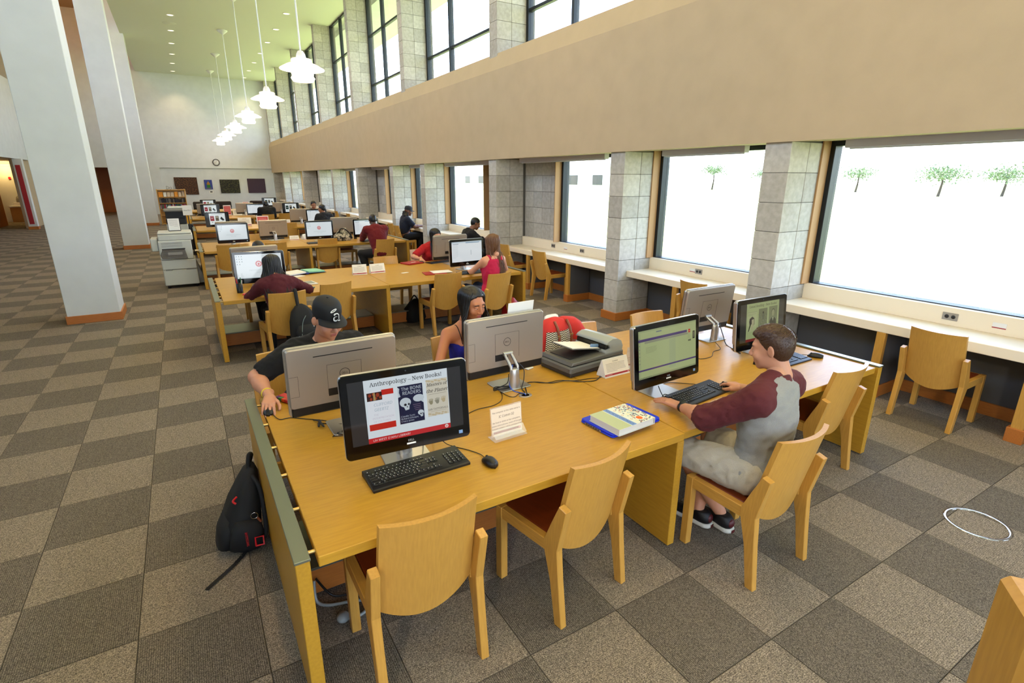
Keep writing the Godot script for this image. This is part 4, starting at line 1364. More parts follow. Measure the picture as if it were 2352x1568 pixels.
func struct_grommet(at: Vector3, label: String) -> Node3D:
	var t := thing("cable_outlet", label, "cable outlet", at)
	obj(MB.new().lathe([Vector2(0.026, 0.0), Vector2(0.046, 0.0), Vector2(0.044, 0.004), Vector2(0.028, 0.005), Vector2(0.026, 0.0)], T(Vector3.ZERO), 24, 1.0, 0.8), "rim", M.silver_dull, t)
	obj(MB.new().lathe([Vector2(0.001, 0.001), Vector2(0.027, 0.001)], T(Vector3.ZERO), 20, 1.0, 0.8), "hole", M.black, t)
	return t

# ---------------------------------------------------------------- things on and under the near tables
func tent_card(label: String, at: Vector3, turn: float, w: float, h: float, t: Texture2D, key: String) -> Node3D:
	var n := thing("tent_card", label, "card", at, turn, "folded notice cards on the tables")
	var tri := poly([-0.05, 0.0, 0.05, 0.0, 0.003, h, -0.003, h])
	var side := Basis(Vector3(0, 0, 1), Vector3(0, 1, 0), Vector3(-1, 0, 0))
	obj(MB.new().prism(tri, Transform3D(side, Vector3.ZERO), -w / 2, w / 2, 0.0008), "folded_card", M.paper, n)
	if not M.has(key):
		print_mat(key, t)
	var ang := atan2(0.047, h)
	put(page_mesh(w * 0.99, h * 0.97), "print", M[key], n, Transform3D(Basis(Vector3.RIGHT, -ang), Vector3(0, h * 0.5, 0.0278)))
	return n

func notice_tex(head: String, sd: int, band: bool) -> ImageTexture:
	var p := Pic.new(240, 132, Color(0.92, 0.90, 0.85))
	p.text(sans, head, 120, 18, 13, Color(0.35, 0.33, 0.33), 1)
	p.lines(24, 32, 190, 7, 10, Color(0.52, 0.50, 0.50), sd)
	if band:
		p.rect(0, 112, 240, 14, Color(0.62, 0.10, 0.15))
		p.rect(10, 117, 60, 4, Color(0.85, 0.6, 0.6))
		p.oval(228, 119, 5, 5, Color(0.9, 0.75, 0.75))
	return p.tex()

func flat_thing(called: String, label: String, category: String, at: Vector3, turn: float, s: Vector3, m: Material, bev := 0.002, group := "") -> Node3D:
	var n := thing(called, label, category, at, turn, group)
	obj(MB.new().box(Vector3(0, s.y / 2, 0), s, bev), "body", m, n)
	return n

# a soft bag: stacked rounded outlines [y, half width, half depth, x offset, z offset]
func sack(rows: Array, ex := 2.6, seg := 28, wob := 0.0, sd := 1) -> Array:
	var nz := FastNoiseLite.new()
	nz.seed = sd
	nz.frequency = 6.0
	var rings := []
	for e in rows:
		var R := PackedVector3Array()
		for k in seg:
			var a := -TAU * k / seg
			var c := cos(a)
			var s := sin(a)
			var x: float = signf(c) * pow(absf(c), 2.0 / ex) * e[1]
			var z: float = signf(s) * pow(absf(s), 2.0 / ex) * e[2]
			var f := 1.0 + wob * nz.get_noise_3d(x * 1.5, e[0] * 2.0, z * 1.5)
			R.append(Vector3(x * f + e[3], e[0], z * f + e[4]))
		rings.append(R)
	return rings

func desk_things() -> void:
	tri_map(mk("bag_black", Color(0.030, 0.031, 0.036), 0.75), TX.cloth, Vector3(8, 8, 8))
	tri_map(mk("coral", Color(0.86, 0.20, 0.17), 0.85), TX.cloth, Vector3(8, 8, 8))
	mk("leather", Color(0.50, 0.24, 0.11), 0.5)
	mk("red_plastic", Color(0.80, 0.08, 0.12), 0.4)
	tri_map(mk("navy_cloth", Color(0.035, 0.05, 0.10), 0.85), TX.cloth, Vector3(8, 8, 8))
	mk("laptop_blue", Color(0.03, 0.17, 0.80), 0.38)
	mk("scan_grey", Color(0.36, 0.36, 0.345), 0.45)
	mk("scan_dark", Color(0.20, 0.185, 0.175), 0.5)
	mk("scan_pale", Color(0.60, 0.62, 0.60), 0.35)
	mk("page_edge", Color(0.80, 0.80, 0.78), 0.8)
	var ac := mk("acrylic", Color(1, 1, 1, 0.14), 0.05)
	ac.transparency = BaseMaterial3D.TRANSPARENCY_ALPHA
	# acrylic stand with the computer's name
	var p := Pic.new(320, 250, Color(0.87, 0.80, 0.71))
	p.text(sans, "The computer at this table name is", 160, 40, 19, Color(0.36, 0.27, 0.23), 1)
	p.text(sans, "IC Comm 02", 160, 82, 30, Color(0.30, 0.22, 0.18), 1, 0.1)
	p.text(sans, "No food or drink at the computers,", 160, 130, 19, Color(0.36, 0.27, 0.23), 1)
	p.text(sans, "please silence phones, sound off through", 160, 158, 17, Color(0.40, 0.32, 0.28), 1)
	p.text(sans, "computer speakers - ask for assistance if lost", 160, 184, 16, Color(0.42, 0.34, 0.30), 1)
	p.rect(14, 210, 292, 20, Color(0.55, 0.16, 0.17))
	p.rect(286, 212, 18, 14, Color(0.85, 0.55, 0.58))
	print_mat("name_card", p.tex())
	for e in [[1.345, -2.275, 0.03, "clear acrylic sign stand with a small card, right of the near screen"], [2.735, -2.72, PI - 0.2, "clear acrylic sign stand half hidden behind the computer with the course page"]]:
		var s := thing("sign_stand", e[3], "sign", Vector3(e[0], 0.741, e[1]), e[2], "acrylic sign stands")
		obj(MB.new().span(Vector3(-0.105, 0.0, -0.035), Vector3(0.105, 0.004, 0.045), 0.001), "foot", M.acrylic, s)
		var b := Basis(Vector3.RIGHT, -0.10)
		obj(MB.new().box(b * Vector3(0, 0.088, 0.0) + Vector3(0, 0.004, 0), Vector3(0.20, 0.168, 0.005), 0.0, b), "clear_sleeve", M.acrylic, s)
		put(page_mesh(0.192, 0.158), "card", M.name_card, s, Transform3D(b, b * Vector3(0, 0.088, 0.0032) + Vector3(0, 0.004, 0)))
		obj(MB.new().box(b * Vector3(0, 0.03, 0.028) + Vector3(0, 0.002, 0), Vector3(0.20, 0.002, 0.055), 0.0, Basis(Vector3.RIGHT, 0.75)), "front_lip", M.acrylic, s)
	# laptop and textbook
	var lap := thing("laptop", "closed laptop in a bright blue case under the economics textbook", "laptop", Vector3(2.0, 0.741, -2.085), 0.07)
	var flat := Basis(Vector3.RIGHT, -PI / 2)
	obj(MB.new().prism(rrect(0.395, 0.262, 0.018), Transform3D(flat, Vector3.ZERO), 0.002, 0.011, 0.003), "lower_case", M.laptop_blue, lap)
	obj(MB.new().prism(rrect(0.392, 0.259, 0.018), Transform3D(flat, Vector3.ZERO), 0.0115, 0.024, 0.004), "lid", M.laptop_blue, lap)
	obj(MB.new().span(Vector3(-0.1985, 0.006, -0.09), Vector3(-0.196, 0.014, 0.04)), "port_strip", M.silver, lap)
	for k in 6:
		obj(MB.new().span(Vector3(-0.1995, 0.0075, -0.08 + k * 0.019), Vector3(-0.197, 0.0125, -0.067 + k * 0.019)), "port", M.black, lap)
	obj(MB.new().span(Vector3(-0.02, 0.009, 0.130), Vector3(0.03, 0.0125, 0.1318)), "latch_notch", M.silver, lap)
	var book := thing("textbook", "thick economics textbook with patterned cover lying on the blue laptop", "book", Vector3(1.962, 0.7655, -2.035), 0.06)
	obj(MB.new().box(Vector3(-0.002, 0.0195, 0), Vector3(0.272, 0.033, 0.228), 0.001), "pages", M.page_edge, book)
	obj(MB.new().box(Vector3(0, 0.0015, 0), Vector3(0.282, 0.003, 0.238), 0.001).box(Vector3(0, 0.0375, 0), Vector3(0.282, 0.003, 0.238), 0.001).box(Vector3(0.1405, 0.0195, 0), Vector3(0.003, 0.039, 0.238), 0.001), "cover", M.page_edge, book)
	var q := Pic.new(320, 380, Color(0.86, 0.87, 0.80))
	q.rect(0, 250, 320, 130, Color(0.70, 0.73, 0.55))
	q.rect(0, 196, 320, 48, Color(0.46, 0.58, 0.78))
	q.text(sans, "MACROECONOMICS", 160, 220, 33, Color(0.15, 0.25, 0.50), 1)
	var rg := RandomNumberGenerator.new()
	rg.seed = 9
	for j in 11:
		for i in 20:
			if rg.randf() < 0.92 - 0.5 * j / 11.0:
				q.oval(i * 16.5 + (j % 2) * 8, 8 + j * 14, 7.4, 7.0, [Color(0.20, 0.24, 0.36), Color(0.30, 0.36, 0.48), Color(0.90, 0.88, 0.80), Color(0.75, 0.45, 0.36), Color(0.62, 0.72, 0.70), Color(0.93, 0.86, 0.62)][rg.randi_range(0, 5)])
	for e in [[96, 150], [236, 168], [150, 178], [60, 172]]:
		q.oval(e[0], e[1], 9, 9, Color(0.68, 0.40, 0.32))
		q.oval(e[0], e[1], 6, 6, Color(0.90, 0.88, 0.78))
	q.oval(252, 100, 34, 32, Color(0.95, 0.93, 0.88))
	q.oval(252, 100, 28, 26, Color(0.92, 0.42, 0.18))
	print_mat("book_cover", q.tex(), 0.35)
	put(page_mesh(0.236, 0.280), "cover_print", M.book_cover, book, Transform3D(Basis(Vector3(0, 0, 1), Vector3(1, 0, 0), Vector3(0, 1, 0)), Vector3(0, 0.0393, 0)))
	scanner()
	tent_card("white tent card leaning open in front of the flatbed scanner", Vector3(2.50, 0.741, -2.715), 0.02, 0.235, 0.125, notice_tex("SCANNER", 3, true), "notice_scanner")
	# coral bag with black and white zigzags
	bag_coral()
	flat_thing("phone", "white phone lying behind the second silver stand", "phone", Vector3(2.02, 0.741, -3.16), 0.3, Vector3(0.065, 0.008, 0.125), M.white)
	var pl := flat_thing("paper_sheet", "loose white papers under the left side of the coral bag", "paper", Vector3(2.17, 0.741, -3.30), 0.2, Vector3(0.17, 0.004, 0.24), M.paper)
	pl.rotation.y = 0.15
	var sh := thing("paper_sheet", "white sheet held upright behind the top of the second silver computer", "paper", Vector3(1.90, 1.20, -3.03), 0.06)
	obj(MB.new().box(Vector3(0, 0.035, 0), Vector3(0.215, 0.10, 0.004), 0.001, Basis(Vector3.RIGHT, 0.15)), "sheet", M.paper, sh)
	# markers beside the man in the cap
	var mkx := thing("marker_pack", "red pack of colored markers between the yellow wristband and the silver computer", "markers", Vector3(0.385, 0.741, -3.40), 0.5)
	obj(MB.new().box(Vector3(0.02, 0.012, 0.0), Vector3(0.05, 0.024, 0.16), 0.003), "pack", M.red_plastic, mkx)
	var cs := [Color(0.30, 0.10, 0.42), Color(0.12, 0.45, 0.20), Color(0.80, 0.25, 0.05), Color(0.65, 0.08, 0.07), Color(0.10, 0.15, 0.5)]
	for k in 5:
		mk("marker_%d" % k, cs[k], 0.4)
		obj(MB.new().box(Vector3(-0.018, 0.014, -0.06 + 0.03 * k), Vector3(0.028, 0.020, 0.028), 0.002), "marker", M["marker_%d" % k], mkx)
	backpack_floor()
	# leads and a round plug on the carpet under the near table
	cable("power_lead", "grey flex with a round white plug on the floor under the near table's left end", [[0.29, 0.12, -2.44], [0.285, 0.03, -2.40], [0.33, 0.012, -2.36], [0.42, 0.012, -2.33], [0.49, 0.012, -2.30], [0.50, 0.012, -2.24], [0.45, 0.012, -2.21], [0.40, 0.014, -2.22]], 0.0085, M.scan_pale, "leads under the near table")
	var plug := thing("plug", "round white plug at the end of the grey flex under the near table", "plug", Vector3(0.375, 0.003, -2.225))
	obj(MB.new().ball(Vector3(0, 0.024, 0), Vector3(0.032, 0.024, 0.032)), "housing", M.scan_pale, plug)
	obj(MB.new().tube([Vector3(0.02, 0.02, 0), Vector3(0.05, 0.014, 0.005)], 0.010, 10, false), "strain_relief", M.white, plug)
	cable("power_lead", "black lead lying on the carpet beside the grey flex under the near table", [[0.30, 0.13, -2.44], [0.36, 0.06, -2.36], [0.46, 0.008, -2.38], [0.58, 0.008, -2.30], [0.62, 0.008, -2.36], [0.55, 0.008, -2.42]], 0.006, M.black, "leads under the near table")
	var brick := flat_thing("power_adapter", "black power adapter on the carpet under the near table", "power adapter", Vector3(0.60, 0.001, -2.24), 0.4, Vector3(0.06, 0.032, 0.13), M.black, 0.005)
	second_table()
	# floor socket with a steel ring
	var ring := thing("floor_socket", "round carpet-topped floor socket with a bright steel ring, right of the near table", "floor socket", Vector3(4.03, 0.0, -0.94))
	obj(MB.new().lathe([Vector2(0.150, 0.0), Vector2(0.172, 0.0), Vector2(0.171, 0.003), Vector2(0.166, 0.0045), Vector2(0.155, 0.0045), Vector2(0.150, 0.002), Vector2(0.150, 0.0)], T(Vector3.ZERO), 64), "ring", M.chrome, ring)
	# counter outlets and labels
	for e in [[-2.03, "double socket in the counter upstand nearest the camera, under the nearest window"], [-5.0, "double socket in the upstand of the second window bay"], [-7.63, "nearer double socket in the upstand of the third window bay"], [-8.53, "farther double socket in the upstand of the third window bay"]]:
		var o := thing("wall_socket", e[1], "socket", Vector3(6.094, 0.85, e[0]), -PI / 2, "double sockets in the counter upstands")
		obj(MB.new().box(Vector3(0, 0, 0.003), Vector3(0.125, 0.07, 0.006), 0.002), "plate", M.silver_dull, o)
		for s in [-1, 1]:
			obj(MB.new().lathe([Vector2(0.018, 0), Vector2(0.017, 0.003), Vector2(0.001, 0.003)], Transform3D(Basis(Vector3.RIGHT, PI / 2), Vector3(s * 0.026, 0, 0.006)), 14), "outlet", M.black, o)
	for e in [[-1.66, 0.845, "small white notice with a red edge right of the nearest socket"], [-5.11, 0.855, "small white notice beside the socket of the second bay"], [-8.13, 0.845, "small white notice between the two sockets of the third bay"]]:
		var o := thing("wall_notice", e[2], "notice", Vector3(6.094, e[1], e[0]), -PI / 2, "small notices on the counter upstands")
		obj(MB.new().box(Vector3(0, 0, 0.001), Vector3(0.10, 0.05, 0.002)), "card", M.paper, o)
		obj(MB.new().box(Vector3(0, -0.02, 0.0022), Vector3(0.10, 0.009, 0.0008)), "red_edge", M.crimson, o)
	# something wooden very close to the lens, lower right
	var rail := thing("wooden_post", "blurred honey wood edge cutting the lower right corner of the view", "post", Vector3(0.93, 0.0, -0.10), 0.62)
	obj(MB.new().span(Vector3(-0.02, 0, -0.04), Vector3(0.10, 1.52, 0.04), 0.01), "board", M.maple_y, rail)

func scanner() -> void:
	var s := thing("flatbed_scanner", "grey flatbed scanner with a document feeder in the middle of the near table", "scanner", Vector3(2.42, 0.741, -2.985), 0.10)
	obj(MB.new().span(Vector3(-0.265, 0.0, -0.165), Vector3(0.265, 0.032, 0.165), 0.006), "lower_base", M.scan_dark, s)
	obj(MB.new().span(Vector3(-0.28, 0.030, -0.18), Vector3(0.28, 0.080, 0.18), 0.010), "body", M.scan_grey, s)
	obj(MB.new().prism(poly([-0.262, 0.086, 0.27, 0.080, 0.27, 0.112, 0.05, 0.116, -0.25, 0.108]), Transform3D(Basis.IDENTITY, Vector3.ZERO), -0.168, 0.172, 0.006), "lid", M.scan_grey, s)
	obj(MB.new().prism(poly([-0.215, 0.112, 0.10, 0.117, 0.10, 0.121, -0.215, 0.116]), Transform3D(Basis.IDENTITY, Vector3.ZERO), -0.12, 0.10, 0.001), "output_tray", M.scan_dark, s)
	# feeder: a rounded hood across the right end
	var prof := [[0.075, 0.112], [0.265, 0.108], [0.272, 0.150], [0.250, 0.195], [0.205, 0.218], [0.150, 0.222], [0.105, 0.205], [0.085, 0.185], [0.115, 0.178], [0.13, 0.150], [0.09, 0.140]]
	var rings := []
	for i in 9:
		var u := float(i) / 8
		var z := lerpf(-0.165, 0.165, u)
		var k := 0.86 + 0.14 * pow(sin(PI * (0.08 + 0.84 * u)), 0.35)
		var R := PackedVector3Array()
		for q in prof:
			R.append(Vector3(0.17 + (q[0] - 0.17) * k, 0.108 + (q[1] - 0.108) * k, z))
		rings.append(R)
	obj(MB.new().loft(rings), "document_feeder", M.scan_pale, s)
	obj(MB.new().span(Vector3(0.09, 0.142, -0.15), Vector3(0.15, 0.176, 0.15)), "feed_slot", M.black, s)
	var tb := Basis(Vector3.FORWARD, 0.17)
	obj(MB.new().box(Vector3(-0.055, 0.163, 0.0), Vector3(0.31, 0.006, 0.225), 0.002, tb), "input_tray", M.scan_grey, s)
	obj(MB.new().box(Vector3(-0.057, 0.1685, 0.0), Vector3(0.28, 0.003, 0.205), 0.0, tb), "paper", M.paper, s)
	obj(MB.new().box(Vector3(0.055, 0.163, 0.075), Vector3(0.085, 0.022, 0.014), 0.003, tb), "guide", M.sticker, s)
	obj(MB.new().span(Vector3(0.262, 0.07, -0.18), Vector3(0.33, 0.11, 0.06), 0.008), "rear_box", M.scan_grey, s)

func bag_coral() -> void:
	var im := Pic.new(256, 256, Color(0.90, 0.87, 0.78))
	for j in 12:
		var y := j * 22.0 - 6
		for i in 9:
			var x := i * 30.0
			im.polyg(poly([x, y, x + 15, y + 15, x + 30, y, x + 30, y + 11, x + 15, y + 26, x, y + 11]), Color(0.035, 0.03, 0.03))
	print_mat("chevron", im.tex(), 0.85)
	var b := thing("cloth_bag", "coral cloth bag with black and white zigzag panels behind the scanner", "bag", Vector3(2.46, 0.741, -3.41), 0.10)
	obj(MB.new().loft(sack([[0.0, 0.145, 0.09, 0, 0], [0.03, 0.16, 0.105, 0, 0], [0.10, 0.158, 0.105, 0, 0], [0.17, 0.146, 0.095, 0, -0.005], [0.225, 0.12, 0.075, 0, -0.01], [0.255, 0.085, 0.05, 0.005, -0.01], [0.27, 0.03, 0.018, 0.01, -0.01]], 2.8, 32, 0.16, 3)), "body", M.coral, b)
	obj(MB.new().loft(sack([[0.05, 0.06, 0.06, 0.24, -0.01], [0.08, 0.105, 0.085, 0.225, -0.01], [0.14, 0.115, 0.095, 0.215, -0.01], [0.20, 0.105, 0.085, 0.185, -0.01], [0.245, 0.075, 0.06, 0.145, -0.01], [0.262, 0.03, 0.02, 0.11, -0.01]], 2.2, 28, 0.22, 8)), "gathered_side", M.coral, b)
	obj(MB.new().loft(sack([[0.0, 0.10, 0.055, 0.18, 0.0], [0.07, 0.11, 0.065, 0.19, 0.0], [0.09, 0.02, 0.02, 0.19, 0.0]], 2.8, 20, 0.1, 5)), "side_base", M.leather, b)
	# zigzag front pocket, curved with the bag
	var mb := MB.new().smooth()
	var pt := func(u: float, v: float) -> Vector3:
		var w := lerpf(0.155, 0.120, v)
		return Vector3(-0.012 + (u - 0.5) * 2.0 * w, 0.006 + v * 0.175, 0.122 - 0.036 * pow(absf(2 * u - 1), 2.6) - 0.022 * v * v)
	for i in 10:
		for j in 6:
			var c := [Vector2(i / 10.0, (j + 1) / 6.0), Vector2((i + 1) / 10.0, (j + 1) / 6.0), Vector2((i + 1) / 10.0, j / 6.0), Vector2(i / 10.0, j / 6.0)]
			for k in [0, 1, 2, 0, 2, 3]:
				mb.st.set_uv(Vector2(c[k].x * 1.0, 1.0 - c[k].y))
				mb.st.add_vertex(pt.call(c[k].x, c[k].y))
	obj(mb, "zigzag_pocket", M.chevron, b)
	for x in [-0.045, 0.085]:
		obj(MB.new().tube([Vector3(x, 0.085, 0.125), Vector3(x, 0.14, 0.122), Vector3(x + 0.005, 0.20, 0.095), Vector3(x + 0.012, 0.25, 0.045)], 0.011, 8), "strap", M.leather, b)
		obj(MB.new().box(Vector3(x, 0.145, 0.126), Vector3(0.034, 0.018, 0.006), 0.002), "buckle", M.brass, b)
	obj(MB.new().loft(sack([[0.245, 0.075, 0.028, 0.03, -0.065], [0.268, 0.07, 0.022, 0.03, -0.07], [0.278, 0.05, 0.01, 0.03, -0.07]], 2.4, 20, 0.1, 4)), "rear_flap", M.paper, b)

func backpack_floor() -> void:
	var b := thing("backpack", "black backpack with red zip pulls leaning on the near table's metal-capped end", "backpack", Vector3(0.005, 0.003, -3.17), 0.0)
	var lean := Transform3D(Basis(Vector3(0, 0, 1), -0.20), Vector3.ZERO)
	var rows := [[0.0, 0.07, 0.105, 0, 0.02], [0.015, 0.095, 0.135, -0.005, 0.02], [0.08, 0.11, 0.15, -0.01, 0.015], [0.17, 0.105, 0.148, -0.008, 0.0], [0.27, 0.085, 0.135, 0.0, -0.02], [0.36, 0.062, 0.115, 0.012, -0.035], [0.43, 0.042, 0.085, 0.02, -0.045], [0.465, 0.018, 0.045, 0.025, -0.05]]
	var body := obj(MB.new().loft(sack(rows, 2.7, 32, 0.10, 2)), "body", M.bag_black, b)
	body.transform = lean
	var pk := obj(MB.new().loft(sack([[0.012, 0.03, 0.08, -0.09, 0.04], [0.03, 0.045, 0.105, -0.095, 0.04], [0.12, 0.05, 0.108, -0.092, 0.035], [0.19, 0.035, 0.09, -0.082, 0.02], [0.21, 0.012, 0.05, -0.07, 0.015]], 2.6, 24, 0.08, 6)), "front_pocket", M.bag_black, b)
	pk.transform = lean
	var pk2 := obj(MB.new().loft(sack([[0.03, 0.07, 0.02, 0.01, 0.150], [0.05, 0.085, 0.034, 0.01, 0.152], [0.14, 0.088, 0.036, 0.008, 0.148], [0.20, 0.065, 0.022, 0.008, 0.138], [0.21, 0.03, 0.01, 0.008, 0.132]], 2.6, 24, 0.08, 7)), "side_pocket", M.bag_black, b)
	pk2.transform = lean
	obj(MB.new().tube([Vector3(0.10, 0.42, -0.10), Vector3(0.125, 0.50, -0.08), Vector3(0.11, 0.51, -0.05), Vector3(0.095, 0.43, -0.03)], 0.013, 8), "grab_loop", M.bag_black, b)
	obj(MB.new().tube([Vector3(0.11, 0.42, 0.03), Vector3(0.135, 0.36, 0.09), Vector3(0.138, 0.22, 0.13), Vector3(0.13, 0.10, 0.15), Vector3(0.09, 0.05, 0.16)], 0.013, 8), "shoulder_strap", M.bag_black, b)
	# loose webbing trailing on the carpet
	var wp := [Vector3(0.03, 0.03, 0.15), Vector3(-0.01, 0.004, 0.17), Vector3(-0.05, 0.003, 0.22), Vector3(-0.10, 0.003, 0.27), Vector3(-0.155, 0.003, 0.32), Vector3(-0.20, 0.003, 0.365)]
	var mb := MB.new()
	for i in wp.size() - 1:
		var d: Vector3 = (wp[i + 1] - wp[i])
		var n := d.cross(Vector3.UP).normalized() * 0.0125
		mb.quad_out(wp[i] + n, wp[i + 1] + n, wp[i + 1] - n, wp[i] - n, Vector3.UP)
		mb.quad_out(wp[i] + n, wp[i + 1] + n, wp[i + 1] + n - Vector3(0, 0.003, 0), wp[i] + n - Vector3(0, 0.003, 0), n)
	obj(mb, "loose_strap", M.bag_black, b)
	obj(MB.new().tube([lean * Vector3(-0.055, 0.335, 0.085), lean * Vector3(-0.075, 0.32, 0.105), lean * Vector3(-0.06, 0.31, 0.12)], 0.006, 7), "zip_pull", M.red_plastic, b)
	var bk := MB.new()
	var bc := lean * Vector3(0.07, 0.095, 0.19)
	bk.tube([bc + Vector3(-0.02, -0.025, 0), bc + Vector3(0.022, -0.025, 0.004), bc + Vector3(0.024, 0.028, 0), bc + Vector3(-0.018, 0.028, -0.004), bc + Vector3(-0.02, -0.025, 0)], 0.0055, 6, false)
	obj(bk, "strap_buckle", M.red_plastic, b)
	var rt := MB.new()
	var rc := lean * Vector3(0.035, 0.245, 0.155)
	var rp := []
	for k in 17:
		rp.append(rc + Vector3(cos(TAU * k / 16) * 0.019, sin(TAU * k / 16) * 0.019, 0.004))
	rt.tube(rp, 0.002, 6, false)
	obj(rt, "key_ring", M.chrome, b)
	obj(MB.new().tube([rc + Vector3(0.014, -0.016, 0.005), rc + Vector3(0.03, -0.045, 0.01)], 0.007, 8, false), "key_fob", M.leather, b)
	var lt := Transform3D(Basis(Vector3(0, 1, 0), Vector3(-1, 0, 0), Vector3(0, 0, 1)), lean * Vector3(0.005, 0.115, 0.1865))
	obj(MB.new().text(sans, "SWISSGEAR", 0.018, lt), "lettering", M.red_plastic, b)
	obj(MB.new().box(lean * Vector3(-0.06, 0.10, 0.168), Vector3(0.006, 0.05, 0.006), 0.001), "zip_pull", M.silver, b)

func second_table() -> void:
	tent_card("left white tent card in the middle of the second table", Vector3(2.10, 0.741, -7.84), -0.12, 0.205, 0.145, notice_tex("IC COMM 06", 5, true), "notice_a")
	tent_card("right white tent card in the middle of the second table", Vector3(2.37, 0.741, -7.86), 0.05, 0.225, 0.135, notice_tex("IC COMM 07", 8, true), "notice_b")
	mk("folder_red", Color(0.62, 0.07, 0.09), 0.45)
	mk("teal", Color(0.08, 0.42, 0.42), 0.5)
	mk("pink", Color(0.88, 0.16, 0.32), 0.4)
	mk("mint", Color(0.52, 0.78, 0.66), 0.6)
	mk("binder_blue", Color(0.08, 0.14, 0.45), 0.45)
	mk("slate", Color(0.42, 0.47, 0.44), 0.3)
	var f := flat_thing("folder", "closed red folder near the hand of the girl in the red shirt", "folder", Vector3(3.14, 0.741, -8.44), 0.28, Vector3(0.30, 0.022, 0.24), M.folder_red, 0.004, "red folders on the second table")
	obj(MB.new().box(Vector3(0.02, 0.0225, 0.02), Vector3(0.09, 0.001, 0.03)), "label_print", M.paper, f)
	flat_thing("folder", "open red folder under white paper behind a maple chair, left of the woman in pink", "folder", Vector3(3.08, 0.741, -7.34), -0.15, Vector3(0.33, 0.012, 0.24), M.folder_red, 0.003, "red folders on the second table")
	flat_thing("paper_sheet", "white paper lying on the open red folder", "paper", Vector3(3.20, 0.754, -7.37), -0.12, Vector3(0.30, 0.004, 0.22), M.paper)
	var er := flat_thing("tablet", "white tablet with a grey screen right of the woman with long dark hair", "tablet", Vector3(1.30, 0.741, -7.48), 0.12, Vector3(0.19, 0.010, 0.25), M.white, 0.004)
	obj(MB.new().box(Vector3(0.0, 0.0105, -0.01), Vector3(0.145, 0.001, 0.19)), "display", M.slate, er)
	flat_thing("notebook", "teal-edged notebook at the right elbow of the woman with long dark hair", "notebook", Vector3(1.17, 0.741, -7.17), 0.5, Vector3(0.20, 0.012, 0.24), M.teal, 0.002)
	flat_thing("paper_sheet", "white page on the teal-edged notebook", "paper", Vector3(1.16, 0.754, -7.17), 0.5, Vector3(0.19, 0.003, 0.22), M.paper)
	# open ring binder with a mint divider
	var bd := thing("ring_binder", "open blue ring binder with white pages and a mint divider behind the dark-haired woman", "binder", Vector3(1.40, 0.741, -8.35), 0.25)
	for s in [-1, 1]:
		obj(MB.new().box(Vector3(s * 0.15, 0.012, 0), Vector3(0.28, 0.004, 0.30), 0.001, Basis(Vector3.FORWARD, s * 0.05)), "cover", M.binder_blue, bd)
		obj(MB.new().box(Vector3(s * 0.145, 0.026, 0), Vector3(0.25, 0.022, 0.28), 0.003, Basis(Vector3.FORWARD, s * 0.05)), "pages", M.paper if s < 0 else M.mint, bd)
	obj(MB.new().box(Vector3(0, 0.012, 0), Vector3(0.05, 0.024, 0.30), 0.006), "spine", M.binder_blue, bd)
	flat_thing("paper_sheet", "white papers fanned beside the blue ring binder", "paper", Vector3(1.22, 0.741, -8.16), 0.5, Vector3(0.22, 0.006, 0.28), M.paper)
	# pen pot
	var pp := thing("pen_pot", "black pen pot with pens at the left of the dark-haired woman", "pen pot", Vector3(0.455, 0.741, -7.26))
	obj(MB.new().lathe([Vector2(0.035, 0), Vector2(0.037, 0.12), Vector2(0.032, 0.12), Vector2(0.031, 0.03), Vector2(0.001, 0.03)], T(Vector3.ZERO), 18), "pot", M.black, pp)
	for e in [[-0.012, 0.01, M.red_plastic, 0.17], [0.01, -0.008, M.marker_1, 0.185], [0.014, 0.012, M.white, 0.16], [-0.01, -0.014, M.crimson, 0.175]]:
		obj(MB.new().tube([Vector3(e[0], 0.03, e[1]), Vector3(e[0] * 2.4, e[3], e[1] * 2.4)], 0.005, 7, false), "pen", e[2], pp)
	flat_thing("phone", "pink phone at the table edge left of the dark-haired woman", "phone", Vector3(0.545, 0.741, -7.08), 0.9, Vector3(0.09, 0.012, 0.15), M.pink, 0.005)
	flat_thing("leaflet", "teal and white leaflet by the pink phone", "leaflet", Vector3(0.665, 0.741, -7.05), 0.6, Vector3(0.13, 0.004, 0.18), M.teal, 0.001)
	flat_thing("paper_sheet", "white note on the second table between the cards and the open red folder", "paper", Vector3(2.72, 0.741, -7.62), 0.3, Vector3(0.11, 0.002, 0.05), M.paper, 0.0)
	# backpack hung on the chair of the dark-haired woman
	var b := thing("backpack", "black backpack hanging by its strap from the dark-haired woman's chair", "backpack", Vector3(0.985, 0.28, -6.265), 0.12)
	obj(MB.new().loft(sack([[0.0, 0.10, 0.05, 0, 0], [0.02, 0.135, 0.085, 0, 0], [0.12, 0.15, 0.10, 0, 0], [0.26, 0.14, 0.09, 0.0, -0.005], [0.37, 0.11, 0.065, 0, -0.015], [0.43, 0.06, 0.035, 0.0, -0.02], [0.45, 0.02, 0.015, 0, -0.025]], 2.7, 28, 0.12, 11)), "body", M.bag_black, b)
	obj(MB.new().loft(sack([[0.03, 0.08, 0.02, 0, 0.09], [0.05, 0.105, 0.04, 0, 0.09], [0.15, 0.11, 0.045, 0, 0.085], [0.22, 0.085, 0.025, 0, 0.075], [0.235, 0.04, 0.01, 0, 0.07]], 2.6, 24, 0.1, 12)), "front_pocket", M.bag_black, b)
	obj(MB.new().tube([Vector3(-0.03, 0.42, -0.01), Vector3(-0.025, 0.52, -0.055), Vector3(-0.02, 0.588, -0.085), Vector3(-0.02, 0.592, -0.12), Vector3(-0.02, 0.50, -0.135)], 0.02, 8), "strap", M.bag_black, b)
